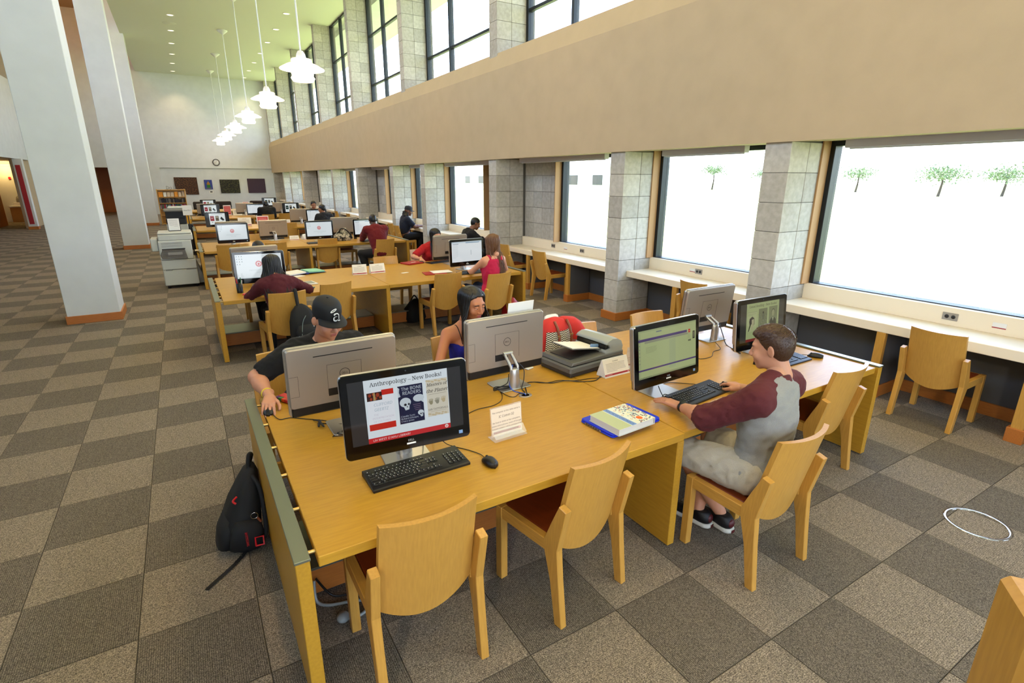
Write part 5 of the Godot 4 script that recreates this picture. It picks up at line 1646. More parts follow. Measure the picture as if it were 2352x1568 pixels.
	obj(MB.new().tube([Vector3(-0.06, 0.12, 0.128), Vector3(-0.03, 0.26, 0.10), Vector3(0.02, 0.33, 0.07)], 0.004, 6), "zip", M.slate, b)
	obj(MB.new().box(Vector3(-0.09, 0.10, 0.125), Vector3(0.016, 0.03, 0.006), 0.002), "zip_pull", M.chrome, b)
	var c := thing("bag", "black bag on the floor under the second table, by an empty chair", "bag", Vector3(2.82, 0.003, -7.55), 0.3)
	obj(MB.new().loft(sack([[0.0, 0.16, 0.10, 0, 0], [0.05, 0.19, 0.13, 0, 0], [0.20, 0.17, 0.11, 0, 0], [0.30, 0.10, 0.06, 0, 0], [0.34, 0.03, 0.02, 0.02, 0]], 2.3, 24, 0.2, 14)), "body", M.bag_black, c)
	obj(MB.new().tube([Vector3(-0.08, 0.30, 0), Vector3(-0.02, 0.40, 0.02), Vector3(0.07, 0.31, 0)], 0.011, 8), "handle", M.bag_black, c)
	var j := thing("jacket", "red and navy jacket slumped beside the chair of the woman in pink", "jacket", Vector3(3.93, 0.003, -6.50), 0.3)
	obj(MB.new().loft(sack([[0.0, 0.13, 0.16, 0, 0], [0.08, 0.16, 0.18, 0, 0], [0.24, 0.14, 0.16, 0, 0], [0.36, 0.10, 0.12, -0.02, 0], [0.44, 0.04, 0.05, -0.03, 0]], 2.1, 24, 0.3, 15)), "red_body", M.folder_red, j)
	obj(MB.new().loft(sack([[0.05, 0.06, 0.10, 0.13, 0.02], [0.15, 0.08, 0.11, 0.12, 0.02], [0.30, 0.06, 0.09, 0.09, 0.02], [0.38, 0.02, 0.03, 0.06, 0.02]], 2.1, 20, 0.3, 16)), "navy_sleeve", M.navy_cloth, j)

# ---------------------------------------------------------------- copiers, bookcase, pictures and what lies beyond
func far_things() -> void:
	mk("copier_white", Color(0.76, 0.77, 0.74), 0.45)
	mk("copier_grey", Color(0.50, 0.50, 0.48), 0.5)
	mk("navy_plastic", Color(0.03, 0.04, 0.09), 0.5)
	mk("yellow", Color(0.85, 0.62, 0.08), 0.5)
	mk("sofa_brown", Color(0.16, 0.115, 0.085), 0.8)
	var sm := mk("smoked", Color(0.42, 0.38, 0.34, 0.45), 0.3)
	sm.transparency = BaseMaterial3D.TRANSPARENCY_ALPHA
	copier()
	bookcase()
	# clock
	var ck := thing("wall_clock", "round white wall clock with a dark rim on the end wall", "clock", Vector3(2.235, 3.07, BACK + 0.002))
	var ct := Transform3D(Basis(Vector3.RIGHT, PI / 2), Vector3.ZERO)
	obj(MB.new().lathe([Vector2(0.165, 0.0), Vector2(0.205, 0.0), Vector2(0.205, 0.04), Vector2(0.17, 0.045), Vector2(0.165, 0.0)], ct, 40), "rim", M.ink, ck)
	obj(MB.new().lathe([Vector2(0.001, 0.02), Vector2(0.17, 0.02), Vector2(0.17, 0.0)], ct, 40), "face", M.white, ck)
	obj(MB.new().box(Vector3(-0.03, 0.02, 0.026), Vector3(0.08, 0.012, 0.004), 0.0, Basis(Vector3.BACK, -0.6)), "hour_hand", M.ink, ck)
	obj(MB.new().box(Vector3(0.015, 0.05, 0.026), Vector3(0.009, 0.12, 0.004), 0.0, Basis(Vector3.BACK, -0.3)), "minute_hand", M.ink, ck)
	# four pictures
	TX.brown_art = noise_tex(61, 0.05, Color(0.13, 0.07, 0.03), Color(0.42, 0.25, 0.11), 256, 4, 0.2)
	TX.green_art = noise_tex(62, 0.03, Color(0.045, 0.05, 0.03), Color(0.26, 0.25, 0.13), 256, 3, 0.3)
	TX.purple_art = noise_tex(63, 0.3, Color(0.17, 0.11, 0.17), Color(0.30, 0.20, 0.27), 256, 2, 0.2)
	var q := Pic.new(128, 176, Color(0.18, 0.24, 0.55))
	q.polyg(poly([64, 22, 92, 80, 36, 80]), Color(0.72, 0.52, 0.10))
	q.oval(64, 78, 26, 34, Color(0.62, 0.45, 0.10))
	q.rect(36, 92, 56, 56, Color(0.12, 0.42, 0.14))
	q.rect(16, 150, 96, 12, Color(0.45, 0.40, 0.30))
	for e in [["brown", -0.2, 1.03, 1.14, 2.17, "large brown mottled picture on the end wall, behind the bookcase"], ["small", 1.40, 1.84, 1.45, 2.02, "small blue picture with a yellow and green figure on the end wall"], ["green", 2.27, 3.39, 1.20, 2.04, "dark green streaked picture on the end wall"], ["purple", 3.87, 4.93, 1.20, 2.10, "plain purple woven picture on the end wall, nearest the beam"]]:
		var w: float = e[2] - e[1]
		var h: float = e[4] - e[3]
		var pc := thing("picture", e[5], "picture", Vector3((e[1] + e[2]) / 2, (e[3] + e[4]) / 2, BACK - 0.098), 0.0, "pictures on the end wall")
		obj(MB.new().span(Vector3(-w / 2, -h / 2, 0.0), Vector3(w / 2, h / 2, 0.05), 0.006), "stretcher", M.sofa_brown, pc)
		var m := mk("art_" + e[0], Color.WHITE, 0.7)
		m.albedo_texture = q.tex() if e[0] == "small" else TX[e[0] + "_art"]
		put(page_mesh(w * 0.99, h * 0.99), "canvas", m, pc, T(Vector3(0, 0, 0.0515)))
	var pq := thing("plaque", "tiny white plaque with dark letters under the blue picture", "plaque", Vector3(1.72, 1.28, BACK - 0.098))
	obj(MB.new().box(Vector3(0, 0, 0.005), Vector3(0.22, 0.16, 0.01)), "card", M.paper, pq)
	obj(MB.new().box(Vector3(0, 0.01, 0.0105), Vector3(0.13, 0.07, 0.002)), "print", M.ink, pq)
	# brown settees before the end wall
	for e in [[1.55, 2.0, 0.0, "long dark brown settee before the end wall, under the pictures"], [4.25, 1.2, -0.35, "dark brown settee at the end wall, nearest the beam"]]:
		var s := thing("settee", e[3], "settee", Vector3(e[0], 0, -37.2), e[2], "brown settees")
		var w: float = e[1] / 2
		obj(MB.new().span(Vector3(-w, 0.08, -0.4), Vector3(w, 0.42, 0.35), 0.03), "seat", M.sofa_brown, s)
		obj(MB.new().span(Vector3(-w, 0.40, 0.18), Vector3(w, 0.80, 0.36), 0.05), "backrest", M.sofa_brown, s)
		for x in [-w + 0.08, w - 0.08]:
			obj(MB.new().span(Vector3(x - 0.03, 0, 0.2), Vector3(x + 0.03, 0.09, 0.3)), "leg", M.maple_y, s)
	# service nook on the left
	var sc := thing("service_counter", "wood-fronted service counter with a white top in the lit nook at the left", "counter", Vector3(-6.55, 0, -35.95))
	obj(MB.new().span(Vector3(-0.75, 0, -0.42), Vector3(0.55, 0.72, 0.12), 0.005), "front", M.maple_x, sc)
	obj(MB.new().span(Vector3(-0.78, 0.72, -0.42), Vector3(0.56, 0.78, 0.16), 0.005), "top", M.white, sc)
	obj(MB.new().span(Vector3(-0.6, 0.78, -0.30), Vector3(0.5, 0.95, -0.05), 0.006), "raised_shelf", M.white, sc)
	var kl := ["left of the two grey self-check machines on the service counter", "right of the two grey self-check machines on the service counter"]
	for k in 2:
		var ki := thing("self_check", kl[k], "machine", Vector3(-6.85 + 0.48 * k, 0.951, -36.12), 0.2, "self-check machines in the nook")
		obj(MB.new().loft(sack([[0.0, 0.19, 0.13, 0, 0], [0.12, 0.19, 0.13, 0, 0], [0.25, 0.16, 0.11, 0, -0.02], [0.34, 0.08, 0.06, 0.02, -0.04]], 2.4, 20)), "base", M.copier_grey, ki)
		obj(MB.new().box(Vector3(0.06, 0.42, 0.04), Vector3(0.15, 0.34, 0.05), 0.015, Basis(Vector3.RIGHT, -0.35)), "head", M.frame_dark, ki)
		obj(MB.new().tube([Vector3(0.05, 0.30, -0.02), Vector3(0.10, 0.22, 0.08), Vector3(0.16, 0.14, 0.12)], 0.035, 8), "scan_arm", M.frame_dark, ki)
	var al := thing("fire_alarm", "small red fire alarm on the white wall of the nook", "alarm", Vector3(-7.12, 2.10, -36.39))
	obj(MB.new().box(Vector3(0, 0, 0.02), Vector3(0.09, 0.12, 0.04), 0.006), "box", M.red_plastic, al)
	var cv := thing("cove_light", "long warm strip light along the top of the nook at the left", "light", Vector3(-7.3, 2.72, -36.25))
	obj(MB.new().span(Vector3(-1.5, -0.03, -0.05), Vector3(1.5, 0.02, 0.05), 0.01), "tube", M.cove_glow, cv)
	var ca := OmniLight3D.new()
	ca.name = "cove_lamp"
	ca.light_energy = 1.6
	ca.light_color = Color(1.0, 0.82, 0.50)
	ca.light_size = 0.3
	ca.omni_range = 20.0
	ca.omni_attenuation = 2.0
	ca.shadow_enabled = true
	add_child(ca)
	ca.position = Vector3(-7.2, 2.6, -35.9)
	var rp := struct_node("wall_pier", Vector3(-5.58, 0, -30.4))
	obj(MB.new().span(Vector3(-0.16, 0, -0.3), Vector3(0.14, 2.87, 0.0), 0.004), "shaft", M.white_paint, rp)
	obj(MB.new().span(Vector3(-0.10, 0.22, 0.0), Vector3(0.06, 2.62, 0.02), 0.003), "red_panel", M.crimson, rp)
	obj(MB.new().span(Vector3(-0.18, 0, -0.32), Vector3(0.16, 0.12, 0.025), 0.003), "skirting", M.skirt_x, rp)
	struct(MB.new().span(Vector3(-7.15, 0, -33.6), Vector3(-7.05, 2.87, -31.0)), "door_1", M.skirt_y)
	# unseen lamps, placed to light the corridor and warm the high void
	spot("downlight_lamp", Vector3(-3.6, 2.7, BACK - 2.2), Vector3(-3.6, 0, BACK - 2.2), 1.2, Color(1.0, 0.78, 0.45), 60.0, 0.1)
	for z in [-36.0, -26.0, -16.0]:
		var vo := OmniLight3D.new()
		vo.name = numbered("unseen_void_lamp")
		vo.light_energy = 3.0
		vo.light_color = Color(1.0, 0.66, 0.34)
		vo.light_size = 0.3
		vo.omni_range = 40.0
		vo.omni_attenuation = 2.0
		vo.shadow_enabled = true
		add_child(vo)
		vo.position = Vector3(-3.6, 10.1, z)
	# ceiling grille
	var gr := thing("ceiling_vent", "flat round air outlet in the ceiling between the two furthest-left downlights", "vent", Vector3(0.64, 7.969, -27.32))
	obj(MB.new().lathe([Vector2(0.001, -0.02), Vector2(0.22, -0.012), Vector2(0.25, 0.0)], T(Vector3.ZERO), 24), "cover", M.ceiling_paint, gr)
	# third table and further
	var fl := Pic.new(200, 200, Color(0.03, 0.03, 0.03))
	var rg := RandomNumberGenerator.new()
	rg.seed = 15
	for k in 60:
		var x := rg.randf() * 200
		var y := rg.randf() * 200
		for j in 5:
			fl.oval(x + cos(j * 1.257) * 7, y + sin(j * 1.257) * 7, 6, 5, Color(0.78, 0.74, 0.64))
	var fm := tri_map(mk("floral", Color.WHITE, 0.8), fl.tex(), Vector3(2.6, 2.6, 2.6))
	var fb := thing("handbag", "black handbag with pale flowers on the third table, left of the man in red", "bag", Vector3(3.05, 0.741, -12.52), 0.1)
	obj(MB.new().loft(sack([[0.0, 0.17, 0.09, 0, 0], [0.05, 0.21, 0.12, 0, 0], [0.12, 0.20, 0.11, 0, 0], [0.19, 0.15, 0.07, 0.0, 0], [0.23, 0.08, 0.03, -0.02, 0]], 2.3, 28, 0.25, 19)), "body", fm, fb)
	obj(MB.new().tube([Vector3(-0.12, 0.19, 0.04), Vector3(-0.06, 0.27, 0.06), Vector3(0.04, 0.25, 0.07), Vector3(0.16, 0.12, 0.09)], 0.012, 8), "handle", M.bag_black, fb)
	var bt := thing("bottle", "dark slim bottle between the flowered handbag and the man in red", "bottle", Vector3(3.385, 0.741, -12.76))
	obj(MB.new().lathe([Vector2(0.001, 0), Vector2(0.034, 0), Vector2(0.036, 0.02), Vector2(0.036, 0.16), Vector2(0.022, 0.19), Vector2(0.020, 0.205)], T(Vector3.ZERO), 18), "body", M.navy_plastic, bt)
	obj(MB.new().lathe([Vector2(0.022, 0.205), Vector2(0.023, 0.245), Vector2(0.001, 0.248)], T(Vector3.ZERO), 16), "lid", M.black, bt)
	tent_card("white tent card at the middle of the third table, left one", Vector3(2.10, 0.741, -13.2), 0.0, 0.20, 0.10, notice_tex("IC COMM 12", 4, true), "notice_c")
	tent_card("white tent card at the third table by the middle seal screen", Vector3(2.33, 0.741, -13.24), 0.9, 0.16, 0.12, notice_tex("IC COMM 13", 6, true), "notice_c")
	tent_card("large white card at the fourth table behind the grey computer back", Vector3(1.53, 0.741, -18.03), 0.0, 0.36, 0.24, notice_tex("QUIET AREA", 7, true), "notice_d")
	tent_card("small white card at the fourth table, right of the red notice", Vector3(2.75, 0.741, -18.4), 0.0, 0.22, 0.12, notice_tex("IC COMM 18", 9, true), "notice_c")
	var rn := Pic.new(200, 140, Color(0.90, 0.80, 0.80))
	rn.rect(12, 14, 176, 112, Color(0.72, 0.10, 0.12))
	for k in 4:
		rn.rect(26, 30 + k * 22, 148, 9, Color(0.90, 0.62, 0.62))
	print_mat("red_notice", rn.tex())
	for e in [[2.19, -19.60, 0.34, 0.26, "red notice with pale lettering before the man in black, fourth table"], [1.46, -23.60, 0.26, 0.38, "tall red and white notice at the fifth table, left of its middle"], [2.49, -27.6, 0.26, 0.36, "red and white notice on the table nearest the end wall"]]:
		var y0: float = 0.741 if e[1] > -19 or e[1] < -20 else 0.741
		var z: float = e[1] if e[1] < -20 else -18.30
		var n := thing("notice_stand", e[4], "notice", Vector3(e[0] if z < -20 else 2.06, y0, z), 0.0, "red notice stands")
		obj(MB.new().box(Vector3(0, e[3] / 2, 0), Vector3(e[2], e[3], 0.006), 0.0, Basis(Vector3.RIGHT, -0.08)), "board", M.paper, n)
		obj(MB.new().span(Vector3(-e[2] / 2, 0, -0.05), Vector3(e[2] / 2, 0.005, 0.05)), "foot", M.acrylic, n)
		put(page_mesh(e[2] * 0.95, e[3] * 0.95), "print", M.red_notice, n, Transform3D(Basis(Vector3.RIGHT, -0.08), Vector3(0, e[3] / 2, 0.005)))
	tent_card("tan card standing at the fifth table beside the tall red notice", Vector3(1.78, 0.741, -23.42), 0.0, 0.32, 0.22, notice_tex("", 11, false), "notice_e")
	tent_card("small white card on the fifth table, right of the tan card", Vector3(2.16, 0.741, -23.2), 0.0, 0.24, 0.12, notice_tex("IC COMM 21", 12, true), "notice_c")

func copier() -> void:
	var c := thing("copier", "tall white office copier standing left of the third table's end", "copier", Vector3(-0.215, 0.0, -12.68))
	obj(MB.new().span(Vector3(-0.30, 0.06, -0.32), Vector3(0.29, 0.365, 0.31), 0.012), "lower_drawer", M.copier_white, c)
	obj(MB.new().span(Vector3(-0.30, 0.372, -0.32), Vector3(0.29, 0.56, 0.31), 0.012), "upper_drawer", M.copier_white, c)
	obj(MB.new().span(Vector3(-0.30, 0.568, -0.32), Vector3(0.26, 0.93, 0.30), 0.012), "engine", M.copier_white, c)
	obj(MB.new().span(Vector3(-0.285, 0.93, -0.30), Vector3(0.30, 1.045, 0.28), 0.015), "scan_unit", M.copier_white, c)
	obj(MB.new().span(Vector3(-0.285, 1.048, -0.30), Vector3(0.29, 1.09, 0.27), 0.015), "platen_cover", M.copier_white, c)
	obj(MB.new().span(Vector3(-0.42, 0.73, -0.28), Vector3(-0.302, 0.97, 0.22), 0.015), "side_tray", M.copier_white, c)
	obj(MB.new().prism(poly([-0.27, 0.60, 0.16, 0.58, 0.13, 0.76, -0.24, 0.77, -0.29, 0.67]), Transform3D(Basis.IDENTITY, Vector3(0, 0, 0.30)), 0.0, 0.09, 0.01), "output_hood", M.smoked, c)
	obj(MB.new().span(Vector3(-0.16, 0.66, 0.302), Vector3(0.08, 0.71, 0.33)), "output_paper", M.paper, c)
	obj(MB.new().span(Vector3(-0.25, 0.765, 0.30), Vector3(0.14, 0.782, 0.36), 0.004), "hood_edge", M.ink, c)
	for y in [0.815, 0.838, 0.868, 0.885]:
		obj(MB.new().span(Vector3(-0.25, y, 0.299), Vector3(0.10, y + 0.007, 0.303)), "vent_slot", M.copier_grey, c)
	for e in [[-0.25, -0.14], [0.10, 0.27]]:
		obj(MB.new().span(Vector3(e[0], 0.357, 0.30), Vector3(e[1], 0.378, 0.317), 0.003), "drawer_grip", M.copier_grey, c)
	for x in [-0.24, 0.24]:
		for z in [-0.26, 0.25]:
			obj(MB.new().lathe([Vector2(0.001, -0.025), Vector2(0.035, -0.025), Vector2(0.035, 0.025), Vector2(0.001, 0.025)], Transform3D(Basis(Vector3.FORWARD, PI / 2), Vector3(x, 0.036, z)), 16), "castor", M.black, c)
	obj(MB.new().prism(poly([0.29, 0.06, 0.40, 0.06, 0.40, 0.14, 0.34, 0.34, 0.29, 0.5]), Transform3D(Basis.IDENTITY, Vector3(0, 0, 0)), -0.28, 0.24, 0.01), "side_unit", M.copier_grey, c)
	obj(MB.new().tube([Vector3(0.30, 0.70, 0.1), Vector3(0.38, 0.62, 0.14), Vector3(0.40, 0.48, 0.12), Vector3(0.36, 0.36, 0.16), Vector3(0.41, 0.2, 0.14)], 0.008, 6), "lead", M.ink, c)
	obj(MB.new().span(Vector3(0.30, 0.69, 0.0), Vector3(0.43, 0.705, 0.15), 0.004), "side_shelf", M.laminate, c)
	# notice on the copier
	var p := Pic.new(160, 200, Color(0.12, 0.10, 0.12))
	p.rect(7, 7, 146, 186, Color(0.90, 0.89, 0.88))
	p.lines(20, 24, 118, 12, 13, Color(0.55, 0.55, 0.56), 21)
	p.polyg(poly([8, 110, 152, 150, 152, 192, 8, 192]), Color(0.88, 0.88, 0.87))
	print_mat("copier_notice", p.tex())
	var n := thing("notice_stand", "black-edged white notice standing on top of the white copier", "notice", Vector3(-0.20, 1.091, -12.72))
	obj(MB.new().box(Vector3(0, 0.125, 0), Vector3(0.215, 0.25, 0.008), 0.001, Basis(Vector3.RIGHT, -0.15)), "frame", M.ink, n)
	put(page_mesh(0.213, 0.248), "print", M.copier_notice, n, Transform3D(Basis(Vector3.RIGHT, -0.15), Vector3(0, 0.1255, 0.005)))
	obj(MB.new().span(Vector3(-0.10, 0, -0.06), Vector3(0.10, 0.006, 0.07), 0.001), "foot", M.ink, n)
	var c2 := thing("copier", "second copier with a navy front, behind the white copier", "copier", Vector3(-0.19, 0.0, -18.3))
	obj(MB.new().span(Vector3(-0.27, 0.05, -0.3), Vector3(0.25, 0.85, 0.28), 0.015), "body", M.copier_white, c2)
	obj(MB.new().span(Vector3(-0.26, 0.86, -0.29), Vector3(0.23, 1.01, 0.29), 0.012), "navy_front", M.navy_plastic, c2)
	obj(MB.new().span(Vector3(-0.26, 1.01, -0.29), Vector3(0.23, 1.20, 0.05), 0.01), "recess", M.black, c2)
	obj(MB.new().span(Vector3(-0.29, 1.20, -0.30), Vector3(0.25, 1.27, 0.29), 0.02), "scan_unit", M.copier_grey, c2)
	obj(MB.new().span(Vector3(-0.18, 1.27, -0.28), Vector3(0.22, 1.33, 0.2), 0.02), "feeder", M.copier_white, c2)
	obj(MB.new().span(Vector3(0.24, 0.84, 0.0), Vector3(0.33, 1.08, 0.04), 0.004), "yellow_label", M.yellow, c2)
	obj(MB.new().span(Vector3(0.255, 0.1, -0.25), Vector3(0.38, 0.83, 0.1), 0.01), "side_unit", M.black, c2)
	var n2 := thing("notice_stand", "white notice on a thin pole beside the navy copier", "notice", Vector3(0.10, 0.002, -17.8))
	obj(MB.new().tube([Vector3(0, 0, 0), Vector3(0, 1.15, 0)], 0.012, 8, false), "pole", M.ink, n2)
	obj(MB.new().lathe([Vector2(0.001, 0.0), Vector2(0.14, 0.0), Vector2(0.13, 0.012), Vector2(0.001, 0.02)], T(Vector3.ZERO), 20), "foot", M.ink, n2)
	obj(MB.new().box(Vector3(0, 1.24, 0.014), Vector3(0.23, 0.27, 0.008), 0.001), "board", M.paper, n2)
	obj(MB.new().text(sans, "How Do I", 0.045, T(Vector3(0, 1.24, 0.0185))), "lettering", M.ink, n2)

func bookcase() -> void:
	var b := thing("bookcase", "low wooden bookcase of coloured books before the end wall, by the far column", "bookcase", Vector3(-0.36, 0, -30.25))
	for x in [-0.57, 0.54]:
		obj(MB.new().span(Vector3(x, 0, -0.34), Vector3(x + 0.035, 1.62, 0.0), 0.006), "side_panel", M.maple_y, b)
	obj(MB.new().span(Vector3(-0.54, 0.05, -0.34), Vector3(0.54, 1.6, -0.32)), "back_panel", M.maple_x, b)
	for y in [0.06, 0.44, 0.73, 1.0, 1.27]:
		obj(MB.new().span(Vector3(-0.54, y - 0.025, -0.32), Vector3(0.54, y, 0.0), 0.003), "shelf", M.maple_x, b)
	var rng := RandomNumberGenerator.new()
	rng.seed = 12
	var pal := {0: [Color(0.75, 0.10, 0.08), Color(0.80, 0.72, 0.60), Color(0.85, 0.55, 0.12), Color(0.70, 0.13, 0.10), Color(0.88, 0.86, 0.80)], 1: [Color(0.03, 0.04, 0.12), Color(0.05, 0.05, 0.07), Color(0.06, 0.08, 0.20), Color(0.45, 0.42, 0.38)], 2: [Color(0.55, 0.60, 0.62), Color(0.15, 0.22, 0.45), Color(0.60, 0.15, 0.20), Color(0.75, 0.74, 0.70), Color(0.20, 0.35, 0.25), Color(0.70, 0.35, 0.50)]}
	var pm := {}
	for r in pal:
		for i in pal[r].size():
			pm[Vector2i(r, i)] = mk("book_%d_%d" % [r, i], pal[r][i], 0.55)
	var rowname := ["book standing face out on the top shelf of the bookcase", "dark book on the middle shelf of the bookcase", "coloured book on the lower shelf of the bookcase"]
	var grp := ["books face out on the bookcase's top shelf", "dark books on the bookcase's middle shelf", "coloured books on the bookcase's lower shelf"]
	for r in 3:
		var x := -0.52
		var y: float = [1.271, 1.001, 0.731][r]
		while x < 0.47:
			var w := rng.randf_range(0.12, 0.19) if r == 0 else rng.randf_range(0.03, 0.055)
			var h := rng.randf_range(0.20, 0.27) if r == 0 else rng.randf_range(0.17, 0.225)
			if r == 1 and x > 0.1:
				h = rng.randf_range(0.14, 0.21)
			var i := rng.randi_range(0, pal[r].size() - 1)
			var o := obj(MB.new().box(Vector3.ZERO, Vector3(w - 0.004, h, 0.03 if r == 0 else 0.16), 0.003, Basis(Vector3.RIGHT, -0.2 if r == 0 else 0.0)), "book", pm[Vector2i(r, i)])
			o.position = Vector3(-0.36 + x + w / 2, y + h / 2 + (0.003 if r == 0 else 0.0), -30.25 - (0.10 if r == 0 else 0.12))
			tag(o, rowname[r], "book", grp[r])
			x += w + (0.02 if r == 0 else 0.001)
	var s := thing("sign", "small cut-out lettered sign standing on top of the bookcase", "sign", Vector3(-0.33, 1.601, -30.42))
	obj(MB.new().text(sans, "Do it", 0.20, T(Vector3(0, 0.08, 0)), 0.02), "lettering", M.copier_grey, s)
	obj(MB.new().span(Vector3(-0.25, -0.0, -0.02), Vector3(0.25, 0.012, 0.02)), "foot", M.copier_grey, s)
	obj(MB.new().span(Vector3(-0.57, -0.035, -0.17), Vector3(0.57, -0.001, 0.17), 0.004), "top_board", M.maple_x, s)

func outside() -> void:
	mk("dry_grass", Color(0.60, 0.64, 0.38), 0.95)
	struct(MB.new().span(Vector3(6.6, -0.9, -260), Vector3(320, -0.35, 120)).span(Vector3(-320, -0.9, -260), Vector3(-12.3, -0.35, 120)), "ground", M.dry_grass)
	mk("far_wall", Color(0.85, 0.85, 0.83), 0.9)
	mk("far_glass", Color(0.05, 0.07, 0.08), 0.2)
	mk("foliage", Color(0.40, 0.47, 0.33), 0.9)
	mk("bark", Color(0.2, 0.15, 0.1), 0.9)
	var b := thing("far_building", "pale building with dark square windows beyond the lawn, seen through the third window bay", "building", Vector3(60, -0.35, -100))
	obj(MB.new().span(Vector3(0, 0, -50), Vector3(14, 4.4, 36)), "walls", M.far_wall, b)
	obj(MB.new().span(Vector3(-0.6, 4.4, -50.5), Vector3(14.5, 4.8, 36.5), 0.05), "roof", M.far_wall, b)
	for z in [21.6, 28.2, 34.0, -20.2, -13.2, -6.0, 4.0, 12.0]:
		obj(MB.new().span(Vector3(-0.06, 1.55, z - 1.25), Vector3(0.1, 3.15, z + 1.25)), "window", M.far_glass, b)
	var lab := ["bushy tree beyond the lawn, in the left part of the nearest window", "second bushy tree beyond the lawn, at the right of the nearest window", "faint tree beyond the lawn at the left of the nearest window", "faint tree beyond the lawn in the second window bay", "faint tree beyond the lawn at the left of the second window bay"]
	var at := [[100.0, -38.6, 5.0], [110.0, -34.0, 5.0], [120.0, -61.0, 5.4], [120.0, -82.0, 5.6], [115.0, -93.0, 6.4]]
	var rng := RandomNumberGenerator.new()
	rng.seed = 5
	for k in at.size():
		var e = at[k]
		var t := thing("tree", lab[k], "tree", Vector3(e[0], -0.35, e[1]), 0.0, "trees beyond the lawn")
		obj(MB.new().tube([Vector3(0, 0, 0), Vector3(0.2, e[2] * 0.4, 0.1), Vector3(0, e[2] * 0.75, 0)], 0.22, 8, true, 0.08), "trunk", M.bark, t)
		var mb := MB.new().flat()
		for i in 1400:
			var d := Vector3(rng.randfn(), rng.randfn() * 0.5, rng.randfn()) * Vector3(1.3, 0.75, 1.5)
			var p := Vector3(0, e[2] - 1.7, 0) + (d * Vector3(1, 1.6, 1)).limit_length(3.4)
			var s := rng.randf_range(0.12, 0.3)
			var u := Vector3(rng.randf_range(-1, 1), rng.randf_range(-1, 1), rng.randf_range(-1, 1)).normalized() * s
			var v := Vector3(rng.randf_range(-1, 1), rng.randf_range(-1, 1), rng.randf_range(-1, 1)).normalized() * s
			mb.tri(p - u, p + u, p + v)
		obj(mb, "crown", M.foliage, t).set_meta("kind", "stuff")

